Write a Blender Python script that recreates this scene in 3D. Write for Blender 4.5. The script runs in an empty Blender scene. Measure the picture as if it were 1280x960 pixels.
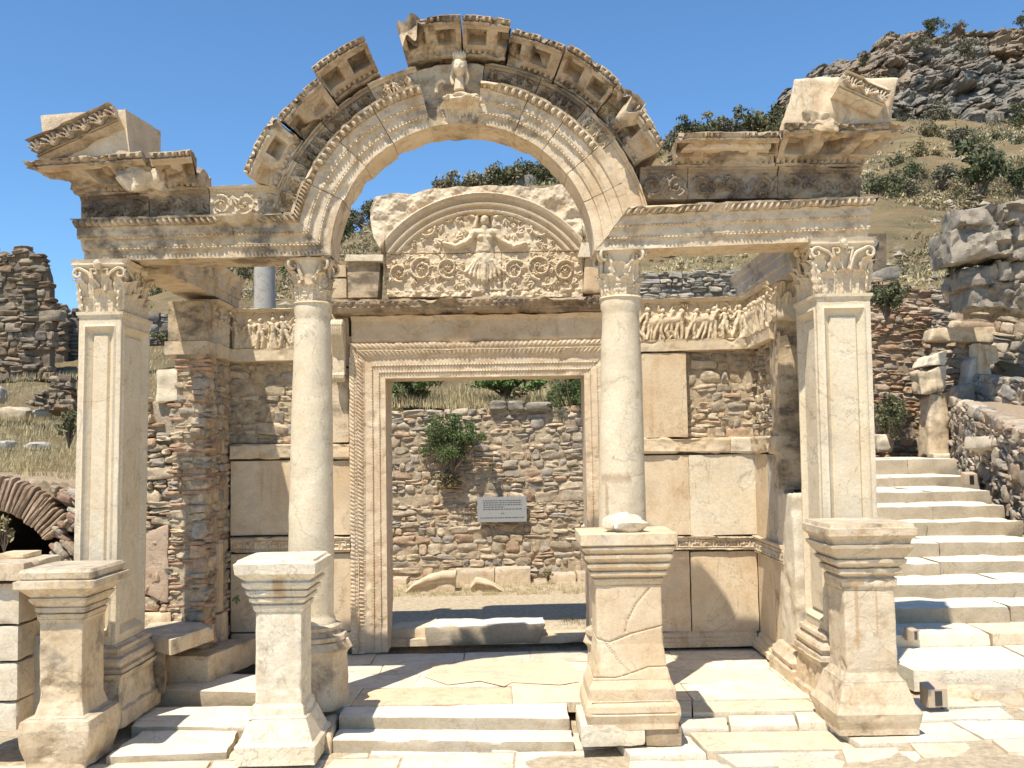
import bpy, math, random
import numpy as np
from math import radians, sin, cos, pi
rs = np.random.RandomState(7)
random.seed(7)

# ---------------------------------------------------------------- camera
F_PX = 1200.0
CAM_H = 2.5
PITCH = math.atan(80 / F_PX)
ROLL = radians(-1.0)
sc = bpy.context.scene
cd = bpy.data.cameras.new('camera')
cam = bpy.data.objects.new('camera', cd)
sc.collection.objects.link(cam)
cd.sensor_width = 36.0
cd.lens = 36.0 * F_PX / 1280.0
cd.clip_start = 0.1
cd.clip_end = 3000.0
cx_, sx_ = cos(pi / 2 + PITCH), sin(pi / 2 + PITCH)
RX = np.array([[1, 0, 0], [0, cx_, -sx_], [0, sx_, cx_]])
cz_, sz_ = cos(ROLL), sin(ROLL)
RZ = np.array([[cz_, -sz_, 0], [sz_, cz_, 0], [0, 0, 1]])
RM = RX @ RZ
CAM = np.array([0.0, 0.0, CAM_H])
import mathutils
cam.matrix_world = mathutils.Matrix.Translation(CAM) @ mathutils.Matrix(RM.tolist()).to_4x4()
sc.camera = cam

# ---------------------------------------------------------------- light
SUN = np.array([0.56, 1.0, -2.34]); SUN = SUN / np.linalg.norm(SUN)      # direction the light travels
elev = math.asin(-SUN[2]); azim = math.atan2(-SUN[0], -SUN[1])            # azimuth of the sun, from +Y clockwise
w = bpy.data.worlds.new('World'); sc.world = w; w.use_nodes = True
nt = w.node_tree; bgn = nt.nodes['Background']
sky = nt.nodes.new('ShaderNodeTexSky'); sky.sky_type = 'NISHITA'; sky.sun_disc = False
sky.sun_elevation = elev; sky.sun_rotation = azim
sky.air_density = 1.0; sky.dust_density = 0.1; sky.ozone_density = 3.0; sky.altitude = 0
hue = nt.nodes.new('ShaderNodeMix'); hue.data_type = 'RGBA'; hue.blend_type = 'MULTIPLY'; hue.inputs[0].default_value = 1.0; hue.inputs[7].default_value = (.72, .99, 1.17, 1)
nt.links.new(sky.outputs[0], hue.inputs[6]); nt.links.new(hue.outputs[2], bgn.inputs[0]); bgn.inputs[1].default_value = 0.115
sl = bpy.data.lights.new('sun', 'SUN'); so = bpy.data.objects.new('sun', sl); sc.collection.objects.link(so)
sl.energy = 5.0; sl.angle = radians(0.55); sl.color = (1.0, 0.935, 0.815)
so.rotation_euler = mathutils.Vector(SUN.tolist()).to_track_quat('-Z', 'Y').to_euler()
so.location = (-20, -20, 40)
sc.view_settings.view_transform = 'Standard'; sc.view_settings.look = 'None'
sc.view_settings.gamma = 1.0; sc.view_settings.use_curve_mapping = False
sc.view_settings.exposure = 0.45
sc.cycles.max_bounces = 5; sc.cycles.diffuse_bounces = 3; sc.cycles.glossy_bounces = 2
sc.cycles.transparent_max_bounces = 4

# ---------------------------------------------------------------- measuring helpers
def ray(u, v):
    d = RM @ np.array([(u - 640) / F_PX, -(v - 480) / F_PX, -1.0])
    return d
def P(u, v, Y):
    d = ray(u, v); return CAM + d * (Y / d[1])
def PX(u, v, X):
    d = ray(u, v); return CAM + d * (X / d[0])
def PZ(u, v, Z):
    d = ray(u, v); return CAM + d * ((Z - CAM_H) / d[2])

# ---------------------------------------------------------------- numpy noise
def _h(i, j, k):
    n = (i * 374761393 + j * 668265263 + k * 2147483647 // 3) & 0xffffffff
    n = ((n ^ (n >> 13)) * 1274126177) & 0xffffffff
    n = (n ^ (n >> 16)) & 0xffffffff
    return n.astype(np.float64) / 4294967295.0
def vnoise(Pt):
    f = np.floor(Pt); i = f.astype(np.int64); t = Pt - f; t = t * t * (3 - 2 * t)
    x, y, z = i[..., 0], i[..., 1], i[..., 2]; a, b, c = t[..., 0], t[..., 1], t[..., 2]
    def L(p, q, s): return p + (q - p) * s
    return L(L(L(_h(x, y, z), _h(x + 1, y, z), a), L(_h(x, y + 1, z), _h(x + 1, y + 1, z), a), b),
             L(L(_h(x, y, z + 1), _h(x + 1, y, z + 1), a), L(_h(x, y + 1, z + 1), _h(x + 1, y + 1, z + 1), a), b), c) * 2 - 1
def fbm(Pt, scale=1.0, octv=3, seed=0, gain=0.5):
    r = 0; amp = 1.0; Q = np.asarray(Pt) * scale + seed * 17.37
    for o in range(octv):
        r = r + amp * vnoise(Q); amp *= gain; Q = Q * 2.03 + 11.1
    return r
def facets(Pt, scale, seed=0):
    """cellular rock facets: each cell is its own tilted plane; returns offset and distance to the nearest cell border"""
    Q = np.asarray(Pt) * scale + seed * 7.7; b = np.floor(Q).astype(np.int64); best = np.full(Q.shape[:-1], 9.0); sec = best.copy(); val = np.zeros(Q.shape[:-1])
    for dx in (-1, 0, 1):
        for dy in (-1, 0, 1):
            for dz in (-1, 0, 1):
                i, j, k = b[..., 0] + dx, b[..., 1] + dy, b[..., 2] + dz
                r = [_h(i + s * 131, j + s * 57, k + s * 91) for s in range(1, 8)]
                c = np.stack([i + r[0], j + r[1], k + r[2]], -1); d = Q - c; l = np.sqrt((d ** 2).sum(-1))
                v = (r[3] - .5) + (d * (np.stack([r[4], r[5], r[6]], -1) - .5)).sum(-1) * 1.6
                m = l < best; sec = np.where(m, best, np.minimum(sec, l)); val = np.where(m, v, val); best = np.where(m, l, best)
    return val, sec - best
def fbm2(X, Y, scale=1.0, octv=3, seed=0):
    return fbm(np.stack([X, Y, np.zeros_like(X) + 0.37], -1), scale, octv, seed)

# ---------------------------------------------------------------- mesh building
ROOTLOC = {}
class MB:
    def __init__(s): s.V = []; s.n = 0; s.F = []; s.C = []; s.hascol = False
    def add(s, V, F, col=None):
        """V (n,3); F list of index arrays: an (m,4)/(m,3) array or list of lists; col (n,3) or (3,)"""
        V = np.asarray(V, float).reshape(-1, 3)
        if isinstance(F, np.ndarray): F = [F]
        for f in F:
            if isinstance(f, np.ndarray): s.F.append(f + s.n)
            else: s.F.append(np.asarray([f]) + s.n)
        s.V.append(V)
        if col is None: c = np.ones((len(V), 3)) * 0.5
        else:
            s.hascol = True
            c = np.broadcast_to(np.asarray(col, float), (len(V), 3))
        s.C.append(c); s.n += len(V); return s
    def merge(s, o):
        for f in o.F: s.F.append(f + s.n)
        s.V += o.V; s.C += o.C; s.n += o.n; s.hascol |= o.hascol; return s
    def build(s, name, mat, parent=None, smooth=True, sharp=32, loc=None):
        V = np.concatenate(s.V); C = np.concatenate(s.C)
        root = np.array(ROOTLOC.get(parent.name, (0, 0, 0))) if parent else (np.array(loc) if loc is not None else np.zeros(3))
        V = V - root
        lens = []; idx = []
        for f in s.F:
            lens.append(np.full(len(f), f.shape[1])); idx.append(f.reshape(-1))
        lens = np.concatenate(lens); idx = np.concatenate(idx)
        me = bpy.data.meshes.new(name)
        me.vertices.add(len(V)); me.vertices.foreach_set('co', V.reshape(-1).astype(np.float32))
        me.loops.add(len(idx)); me.loops.foreach_set('vertex_index', idx.astype(np.int32))
        me.polygons.add(len(lens))
        st = np.concatenate([[0], np.cumsum(lens)[:-1]])
        me.polygons.foreach_set('loop_start', st.astype(np.int32))
        me.update(calc_edges=True); me.validate()
        me.polygons.foreach_set('use_smooth', np.full(len(me.polygons), smooth))
        if smooth and sharp: me.set_sharp_from_angle(angle=radians(sharp))
        if s.hascol:
            a = me.color_attributes.new('tint', 'FLOAT_COLOR', 'POINT')
            if len(me.vertices) == len(C):
                a.data.foreach_set('color', np.concatenate([C, np.ones((len(C), 1))], 1).reshape(-1).astype(np.float32))
        me.materials.append(mat)
        o = bpy.data.objects.new(name, me); sc.collection.objects.link(o)
        if parent:
            o.parent = parent; ROOTLOC[o.name] = tuple(root)
        else:
            o.location = root if loc is not None else (0, 0, 0); ROOTLOC[o.name] = tuple(root)
        return o
def thing(name, loc, label, cat, group=None):
    o = bpy.data.objects.new(name, None); sc.collection.objects.link(o)
    o.location = loc; ROOTLOC[o.name] = tuple(float(x) for x in loc); o.empty_display_size = 0.1
    return tag(o, label, cat, group)
def tag(o, label=None, cat=None, group=None, kind=None):
    if label: o['label'] = label
    if cat: o['category'] = cat
    if group: o['group'] = group
    if kind: o['kind'] = kind
    return o

def gridfaces(a, b, closeb=False, closea=False):
    """quads over an a x b vertex grid (row-major)"""
    i = np.arange(a if closea else a - 1); j = np.arange(b if closeb else b - 1)
    I, J = np.meshgrid(i, j, indexing='ij'); I2 = (I + 1) % a; J2 = (J + 1) % b
    return np.stack([I * b + J, I2 * b + J, I2 * b + J2, I * b + J2], -1).reshape(-1, 4)
def resample(pts, step, closed=False):
    pts = [np.asarray(p, float) for p in pts]; out = []; seg = []; x = []
    n = len(pts)
    for i in range(n if closed else n - 1):
        a, b = pts[i], pts[(i + 1) % n]; L = np.linalg.norm(b - a); st = step[i] if isinstance(step, (list, tuple)) else step
        k = max(1, int(round(L / st)))
        for q in range(k): out.append(a + (b - a) * q / k); seg.append(i); x.append(q / k)
    if not closed: out.append(pts[-1]); seg.append(n - 2); x.append(1.0)
    return np.array(out), np.array(seg), np.array(x)

def volume_sign(V, Q):
    a, b, c = V[Q[:, 0]], V[Q[:, 1]], V[Q[:, 2]]
    v = np.einsum('ij,ij->i', a, np.cross(b, c)).sum()
    if Q.shape[1] == 4:
        d = V[Q[:, 3]]; v += np.einsum('ij,ij->i', a, np.cross(c, d)).sum()
    return v

def sweep(profile, frame, t0, t1, dt=0.02, dw=0.014, orn=None, rough=0.004, rscale=9, chip=0.0, seed=0, back=None, caprough=0.012, tint=None, loss=None):
    """Closed cross-section `profile` [(s,o)..] (front outline, then closed by the back points `back`) swept along t.
    frame(t,s,o)->(...,3).  orn {segment: fn(t, x, seglen)->displacement along the outline normal}."""
    mb = MB()
    nf = len(profile); pts = list(profile) + list(back or [])
    steps = [dw] * (nf - 1) + [0.06] * (len(pts) - nf + 1)
    R, seg, x = resample(pts, steps, closed=True)
    PA = np.array([pts[i] for i in range(len(pts))], float)
    d = np.roll(PA, -1, 0) - PA; L = np.linalg.norm(d, axis=1); d = d / np.maximum(L, 1e-9)[:, None]
    nrm = np.stack([-d[:, 1], d[:, 0]], 1)                     # outline normal
    area = 0.5 * np.sum(PA[:, 0] * np.roll(PA[:, 1], -1) - np.roll(PA[:, 0], -1) * PA[:, 1])
    if area > 0: nrm = -nrm
    nt_ = max(2, int(round(abs(t1 - t0) / dt)) + 1)
    T = np.linspace(t0, t1, nt_)
    TT = np.repeat(T[:, None], len(R), 1)
    N = nrm[seg]
    wear = None if loss is None else np.clip(1.25 - 1.5 * np.clip(fbm2(TT * (1 if dt > .008 else 2), np.repeat(R[None, :, 0], nt_, 0), 2.6, 3, seed + 40) + .15, 0, 1), .1, 1)
    D = np.zeros_like(TT)
    for k, fn in (orn or {}).items():
        m = seg == k
        if m.any(): D[:, m] += fn(TT[:, m], np.repeat(x[None, m], nt_, 0), L[k]) * (1 if wear is None else wear[:, m])
    S = R[None, :, 0] + D * N[None, :, 0]; O = R[None, :, 1] + D * N[None, :, 1]
    V = frame(TT, S, O)
    if rough:
        n1 = fbm(V, rscale, 3, seed)
        amp = rough * n1
        if chip:
            n2 = fbm(V, 3.2, 3, seed + 5)
            n3 = fbm(V, 9.0, 2, seed + 25); wn = 1.0 if loss is None else (.35 + loss * (np.clip(seg, 0, nf) / nf)[None])
            amp = amp - chip * wn * (np.clip((n2 - 0.35) * 2.2, 0, 1) + .35 * np.clip((n3 - .35) * 2.5, 0, 1))
        cs = np.mean(R, 0)
        S2 = S + amp * N[None, :, 0]; O2 = O + amp * N[None, :, 1]
        V = frame(TT, S2, O2)
    V = V.reshape(-1, 3); Fq = gridfaces(nt_, len(R), closeb=True)
    if volume_sign(V - V.mean(0), Fq) < 0: Fq = Fq[:, ::-1]
    mb.add(V, Fq, tint)
    for e in (0, nt_ - 1):
        cap = V[e * len(R):(e + 1) * len(R)]
        f = list(range(len(R)))
        mb.add(cap, [f if (e == 0) else f[::-1]], tint)
    return mb

def line_frame(A, B, out=(0, -1, 0), up=None, mL=0.0, mR=0.0, yaw=0.0):
    """straight frame from A to B; t in metres; mL/mR widen the ends with projection (mitred corner)"""
    A = np.asarray(A, float); B = np.asarray(B, float); L = np.linalg.norm(B - A); d = (B - A) / L
    out = np.asarray(out, float); u = np.array([0, 0, 1.0]) if up is None else np.asarray(up, float)
    u = u - d * np.dot(u, d); u /= np.linalg.norm(u)
    def fr(t, s, o):
        q = t / L
        tt = t - mL * np.maximum(o, 0) * (1 - q) + mR * np.maximum(o, 0) * q
        return A + d * tt[..., None] + u * s[..., None] + out * o[..., None]
    return fr, L
def arc_frame(C, ang0=0):
    """t is the arc length at r=1; angle in radians measured from +X"""
    C = np.asarray(C, float)
    def fr(t, s, o):
        return C + np.stack([np.cos(t) * s, -o, np.sin(t) * s], -1)
    return fr

# ---- ornaments (displacement functions)
def egg(p, h):
    def f(t, x, L):
        q = (t / p) % 1 - 0.5
        e = np.sqrt(np.clip(1 - (q / 0.33) ** 2 - ((x - 0.55) / 0.5) ** 2, 0, 1))
        dart = np.clip(1 - np.abs(np.abs(q) - 0.5) / 0.09, 0, 1) * (x < 0.8)
        return h * np.maximum(e, 0.7 * dart) - 0.5 * h
    return f
def bead(p, h):
    def f(t, x, L):
        q = (t / p) % 1 - 0.5
        return h * np.sqrt(np.clip(1 - (q / 0.4) ** 2 - ((x - 0.5) / 0.5) ** 2, 0, 1)) - 0.3 * h
    return f
def dentil(p, h, duty=0.6):
    def f(t, x, L):
        q = (t / p) % 1
        return np.where((q < duty) & (x > 0.02) & (x < 0.98), 0.0, -h)
    return f
def coffer(p, h, duty=0.62, ph=0.0):
    def f(t, x, L):
        q = (t / p + ph) % 1
        a = np.clip((duty / 2 - np.abs(q - 0.5)) / 0.05, 0, 1) * np.clip((0.36 - np.abs(x - 0.5)) / 0.06, 0, 1)
        return -h * a
    return f
def tongue(p, h):
    def f(t, x, L):
        q = np.abs((t / p) % 1 - 0.5) * 2
        r = np.clip(1 - ((q - 0.1) / 0.75) ** 2, 0, 1) ** 0.5 * np.clip(1.2 - x * 0.5, 0, 1)
        return h * (r - np.clip(1 - q / 0.12, 0, 1) * 0.8)
    return f
# ---- stroke reliefs
def strokes_height(X, Z, strokes, fall=None):
    """strokes: list of (pts[(x,z)], radius, height); half-round ridges united by max"""
    H = np.zeros_like(X)
    for pts, r, h in strokes:
        pts = np.asarray(pts, float)
        if len(pts) == 1: pts = np.vstack([pts, pts + 1e-6])
        rr = np.linspace(r[0], r[1], len(pts)) if isinstance(r, tuple) else np.full(len(pts), r)
        lo = pts.min(0) - rr.max(); hi = pts.max(0) + rr.max()
        m = (X > lo[0]) & (X < hi[0]) & (Z > lo[1]) & (Z < hi[1])
        if not m.any(): continue
        x, z = X[m], Z[m]; best = np.zeros_like(x)
        for i in range(len(pts) - 1):
            a, b = pts[i], pts[i + 1]; ab = b - a; l2 = max(ab @ ab, 1e-12)
            q = np.clip(((x - a[0]) * ab[0] + (z - a[1]) * ab[1]) / l2, 0, 1)
            d2 = (x - a[0] - q * ab[0]) ** 2 + (z - a[1] - q * ab[1]) ** 2
            R = rr[i] + (rr[i + 1] - rr[i]) * q
            best = np.maximum(best, h * np.sqrt(np.clip(1 - d2 / R ** 2, 0, 1)))
        H[m] = np.maximum(H[m], best)
    return H
def spiral(cx, cz, r0, r1, a0, turns, n=28, sgn=1):
    q = np.linspace(0, 1, n); a = a0 + sgn * q * turns * 2 * pi; r = r0 + (r1 - r0) * q
    return np.stack([cx + r * np.cos(a), cz + r * np.sin(a)], 1)
def rosette(cx, cz, r, h, n=5, a0=0.3):
    S = [([(cx, cz)], r * 0.3, h)]
    for k in range(n):
        a = a0 + k * 2 * pi / n
        S.append(([(cx + r * .35 * cos(a), cz + r * .35 * sin(a)), (cx + r * .75 * cos(a), cz + r * .75 * sin(a))], (r * .2, r * .32), h * 0.85))
    return S
def leafspray(cx, cz, a, L, h, n=4, spread=0.5, w=0.16):
    S = []
    for k in range(n):
        b = a + (k - (n - 1) / 2) * spread
        l = L * (1 - 0.12 * abs(k - (n - 1) / 2))
        S.append(([(cx, cz), (cx + l * .55 * cos(b), cz + l * .55 * sin(b)), (cx + l * cos(b + .15), cz + l * sin(b + .15))], (L * w * .7, L * w), h * (0.8 + .2 * random.random())))
    return S
def acanthus(cx, cz, R, sg, a0, h, turns=1.25, rnd_=random):
    S = []; n = 30; q = np.linspace(0, 1, n); a = a0 + sg * q * turns * 2 * pi; r = R * (1 - .62 * q)
    P_ = np.stack([cx + r * np.cos(a), cz + r * np.sin(a)], 1); S.append((P_, (R * .13, R * .06), h))
    for i in range(1, n - 6, 2):
        T = P_[i + 1] - P_[i - 1]; T /= np.linalg.norm(T) + 1e-9; O = (P_[i] - (cx, cz)) / r[i]; l = R * rnd_.uniform(.22, .36) * (1 - .5 * q[i])
        if i % 4 == 1: O = -O * .8
        S.append(([P_[i], P_[i] + T * l * .55 + O * l * .35, P_[i] + T * l * .75 + O * l * .85], (R * .10, R * .055), h * rnd_.uniform(.7, 1)))
    f = rnd_.random() * 6
    for k in range(5):
        b = f + k * 1.257; S.append(([(cx, cz), (cx + R * .2 * cos(b), cz + R * .2 * sin(b))], (R * .05, R * .085), h * 1.05))
    S.append(([(cx, cz)], R * .09, h * 1.2)); return S
def scroll_band(L, H, h, per=None, seed=0):
    """running acanthus scroll for a frieze L long and H high"""
    rd = random.Random(seed); S = []; per = per or H * 1.05; n = max(1, int(round(L / per))); per = L / n
    for k in range(n):
        cx = (k + .5) * per; cz = H * .5; s = 1 if k % 2 else -1; R = H * .42
        S += acanthus(cx, cz, R * rd.uniform(.9, 1.02), s, -s * pi / 2 + rd.uniform(-.4, .4), h, rd.uniform(1.1, 1.35), rd)
        for q in range(5):
            a = rd.random() * 6.28
            S += leafspray(cx + R * .82 * cos(a), cz + R * .82 * sin(a), a + rd.uniform(-.9, .9), R * .38, h * .8, 3, .55)
        S += leafspray((k + 1) * per, H * (.15 if k % 2 else .85), pi / 2 if k % 2 else -pi / 2, H * .4, h * .9, 4, .5)
    return S
def figure(cx, z0, H, h, rd, lean=0.0, long=True):
    """standing draped figure"""
    S = []; L = lean * H
    hd = (cx + L, z0 + H * .9)
    S.append(([hd, (hd[0], hd[1] + H * .02)], H * .075, h * 1.15))
    S.append(([(cx + L * .8, z0 + H * .76), (cx + L * .5, z0 + H * .55)], (H * .105, H * .085), h))
    if long:
        for q in (-1, -.3, .4, 1): S.append(([(cx + L * .5, z0 + H * .56), (cx + q * H * .11, z0 + H * .03)], (H * .075, H * .055), h * rd.uniform(.7, .95)))
    for s in (-1, 1):
        kx = cx + s * H * .08 + rd.uniform(-.03, .03) * H
        if not long:
            S.append(([(cx + s * H * .05 + L * .4, z0 + H * .52), (kx, z0 + H * .27), (kx + rd.uniform(-.12, .12) * H, z0 + H * .02)], (H * .085, H * .055), h))
        ex = cx + L * .8 + s * H * rd.uniform(.12, .2); ez = z0 + H * rd.uniform(.55, .72)
        S.append(([(cx + L * .8 + s * H * .09, z0 + H * .77), (ex, ez), (ex + s * H * rd.uniform(-.12, .1), ez + H * rd.uniform(-.15, .16))], (H * .042, H * .032), h * .9))
    return S

# ---- square stack (pedestals, plinths): profile of (z, offset) around a rectangle
def stack(cx, cy, hx, hy, prof, dz=0.02, du=0.025, rough=0.004, chip=0.02, seed=0, tint=None, round0=0.012, panel=None, lean=None, bite=None):
    mb = MB()
    R, seg, x = resample([(a, b) for a, b in prof], dz)
    z = R[:, 0]; off = R[:, 1]
    per = []
    nx = max(3, int(2 * hx / du)); ny = max(3, int(2 * hy / du))
    for i in range(nx): per.append((-1 + 2 * i / nx, -1, 0, -1))
    for i in range(ny): per.append((1, -1 + 2 * i / ny, 1, 0))
    for i in range(nx): per.append((1 - 2 * i / nx, 1, 0, 1))
    for i in range(ny): per.append((-1, 1 - 2 * i / ny, -1, 0))
    per = np.array(per); m = len(per)
    A = np.repeat(per[None], len(z), 0); Z = np.repeat(z[:, None], m, 1)
    HX = hx + off[:, None]; HY = hy + off[:, None]
    X = A[..., 0] * HX; Y = A[..., 1] * HY
    # round the corners, more where the noise has bitten them
    V0 = np.stack([X + cx, Y + cy, Z], -1)
    rr = round0 + chip * np.clip(fbm(V0, 3.0, 3, seed + 3) * 1.6, 0, 1.5)
    qx = np.abs(X) - (HX - rr); qy = np.abs(Y) - (HY - rr)
    mk = (qx > 0) & (qy > 0); l = np.sqrt(qx ** 2 + qy ** 2) + 1e-9
    sc_ = np.where(mk & (l > rr), rr / l, 1.0)
    X = np.where(mk, np.sign(X) * (HX - rr + qx * sc_), X); Y = np.where(mk, np.sign(Y) * (HY - rr + qy * sc_), Y)
    n = rough * fbm(V0, 8, 3, seed)
    nx_, ny_ = A[..., 2], A[..., 3]
    if panel:      # recessed panel on faces between z0,z1 with margin
        z0, z1, mg, dp = panel
        t = np.where(nx_ == 0, A[..., 0] * HX, A[..., 1] * HY); hw = np.where(nx_ == 0, HX, HY) * np.ones_like(t)
        e = np.minimum(np.minimum(hw - mg - np.abs(t), Z - z0 - mg), z1 - mg - Z)
        n = n - dp * np.clip(e / 0.012, 0, 1) + dp * 0.5 * (np.abs(e + .012) < .010)
    if bite is not None: n = n + bite(V0, A)
    X = X + nx_ * n; Y = Y + ny_ * n
    if lean is not None: X = X + lean[0] * (Z - z[0]); Y = Y + lean[1] * (Z - z[0])
    Zn = Z + rough * .6 * fbm(V0, 5, 2, seed + 9)
    V = np.stack([X + cx, Y + cy, Zn], -1)
    mb.add(V.reshape(-1, 3), gridfaces(len(z), m, closeb=True), tint)
    # top and bottom: rings inwards
    for e, up in ((len(z) - 1, 1), (0, -1)):
        ring = V[e]; c = ring.mean(0); rows = []
        for k in range(0, 7):
            q = 1 - k / 6.5; W_ = c + (ring - c) * q
            W_[:, 2] = ring[:, 2] * 0 + z[e] + (ring[:, 2] - z[e]) * q + (rough * 1.5 * fbm(W_, 4, 3, seed + 2) * (k > 0))
            rows.append(W_)
        G = np.concatenate(rows); Fg = gridfaces(7, m, closeb=True)
        mb.add(G, Fg if up > 0 else Fg[:, ::-1], tint)
        ca = rows[-1]; f = list(range(m)); mb.add(ca, [f if up > 0 else f[::-1]], tint)
    return mb

# ---- lathe
def lathe(cx, cy, prof, n=72, dz=0.03, rough=0.003, seed=0, tint=None, axis_top=None, chip=0.0, ang=None):
    """axis_top: (x,y) of the axis at the last z, so shafts may lean by what was measured"""
    mb = MB(); R, seg, x = resample(prof, dz); z = R[:, 0]; r = R[:, 1]
    a = np.linspace(0, 2 * pi, n, endpoint=False)
    A, Z = np.meshgrid(a, z); RR = np.repeat(r[:, None], n, 1)
    q = (z - z[0]) / (z[-1] - z[0] + 1e-9)
    ax = cx + (0 if axis_top is None else (axis_top[0] - cx) * q)[:, None] if axis_top is not None else np.full((len(z), 1), cx)
    ay = cy + (axis_top[1] - cy) * q[:, None] if axis_top is not None else np.full((len(z), 1), cy)
    V0 = np.stack([ax + RR * np.cos(A), ay + RR * np.sin(A), Z], -1)
    d = rough * fbm(V0, 7, 3, seed) - chip * np.clip((fbm(V0, 3, 3, seed + 4) - .3) * 2, 0, 1)
    RR = RR + d
    V = np.stack([ax + RR * np.cos(A), ay + RR * np.sin(A), Z], -1)
    mb.add(V.reshape(-1, 3), gridfaces(len(z), n, closeb=True), tint)
    f = list(range(n)); mb.add(V[-1], [f], tint); mb.add(V[0], [f[::-1]], tint)
    return mb

# ---- rough block: 8 corners given, surfaces subdivided and roughened
def hexa(c8, step=0.05, rough=0.012, rscale=5, seed=0, tint=None, rnd=0.15, disp=None, chip=0.0):
    """c8: corners in the order 000,100,110,010,001,101,111,011 (x,y,z); trilinear block with rounded, chipped edges"""
    c = np.asarray(c8, float).reshape(8, 3); mb = MB()
    e = [np.linalg.norm(c[1] - c[0]), np.linalg.norm(c[3] - c[0]), np.linalg.norm(c[4] - c[0])]
    n = [max(2, min(80, int(v / step))) for v in e]; md = min(e)
    def tri(u, v, w):
        u, v, w = u[..., None], v[..., None], w[..., None]
        return ((1 - u) * (1 - v) * (1 - w) * c[0] + u * (1 - v) * (1 - w) * c[1] + u * v * (1 - w) * c[2] + (1 - u) * v * (1 - w) * c[3]
                + (1 - u) * (1 - v) * w * c[4] + u * (1 - v) * w * c[5] + u * v * w * c[6] + (1 - u) * v * w * c[7])
    ctr = c.mean(0); E = np.array(e)
    allV = []; fl = []
    k = 0
    for ax in range(3):
        for sd in (0, 1):
            o1, o2 = [a for a in range(3) if a != ax]
            a, b = np.meshgrid(np.linspace(0, 1, n[o1] + 1), np.linspace(0, 1, n[o2] + 1), indexing='ij')
            q = [None] * 3; q[ax] = np.full_like(a, float(sd)); q[o1] = a; q[o2] = b
            Q = np.stack(q, -1)
            M = (Q - .5) * E                                   # metric box coordinates
            r = min(rnd * md, 0.5 * md)
            V0 = tri(*q)
            rv = r * .45 * (1 + 1.2 * fbm(V0, 2.5, 2, seed + 8)) + r * .5 * np.clip(fbm(V0, 7, 3, seed + 18) - .1, 0, 1); rv = np.clip(rv, 0.0, md * .48)
            if chip: rv = np.clip(rv + chip * 1.6 * np.clip(fbm(V0, 3, 3, seed + 14) - .35, 0, 1), 0, md * .48)
            core = np.clip(M, -(E / 2 - rv[..., None]), (E / 2 - rv[..., None])); dl = M - core
            ln = np.linalg.norm(dl, axis=-1, keepdims=True); nn = dl / (ln + 1e-9)
            M2 = np.where(ln > 1e-9, core + nn * np.minimum(ln, rv[..., None]), M)
            Q2 = M2 / E + .5
            V = tri(Q2[..., 0], Q2[..., 1], Q2[..., 2])
            nrm = V - ctr; nn = nrm / (np.linalg.norm(nrm, axis=-1, keepdims=True) + 1e-9)
            V = V + nn * (rough * fbm(V0, rscale, 3, seed))[..., None]
            if disp is not None: V = V + nn * disp(V0)[..., None]
            allV.append(V.reshape(-1, 3)); F = gridfaces(a.shape[0], a.shape[1])
            if (sd == 0) ^ (ax == 1): F = F[:, ::-1]
            fl.append(F + k); k += a.size
    V = np.concatenate(allV)
    # weld face borders
    key = np.round(V, 5); _, first, inv = np.unique(key, axis=0, return_index=True, return_inverse=True)
    inv = inv.reshape(-1); V = V[first]; F = inv[np.concatenate(fl)]
    if volume_sign(V - V.mean(0), F) < 0: F = F[:, ::-1]
    mb.add(V, F, tint); return mb
def boxc(x0, x1, y0, y1, z0, z1):
    return [(x0, y0, z0), (x1, y0, z0), (x1, y1, z0), (x0, y1, z0), (x0, y0, z1), (x1, y0, z1), (x1, y1, z1), (x0, y1, z1)]
def quadblock(p4, Y0, depth):
    """front quad (bottom-left, bottom-right, top-right, top-left) as world points, pushed back by depth along +Y"""
    p = [np.asarray(q, float) for q in p4]; d = np.array([0, depth, 0.0])
    return [p[0], p[1], p[1] + d, p[0] + d, p[3], p[2], p[2] + d, p[3] + d]
def pxblock(px4, Y, depth):
    return quadblock([P(u, v, Y) for u, v in px4], Y, depth)

# ---- field stones
_n = 5
def _stone_base():
    c = hexa(boxc(-.5, .5, -.5, .5, -.5, .5), step=1.0 / _n, rough=0, rnd=0)
    return c.V[0], c.F[0]
SB_V, SB_F = _stone_base()
def stone(mb, p, size, seed, col, R=None, sq=0.5, rough=0.09):
    """one rounded irregular stone"""
    V = SB_V.copy(); L = np.linalg.norm(V, axis=1, keepdims=True)
    pw = (np.abs(V) ** (2 + 6 * sq)).sum(1, keepdims=True) ** (1 / (2 + 6 * sq))
    V = V / (pw + 1e-9) * 0.5
    V = V * (1 + rough * 1.6 * fbm(V, 2.2, 2, seed)[:, None]) + rough * .5 * (np.stack([fbm(V, 3, 1, seed + k) for k in (1, 2, 3)], -1))
    V = V * np.asarray(size)
    if R is not None: V = V @ np.asarray(R).T
    mb.add(V + np.asarray(p), SB_F, col)

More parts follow.
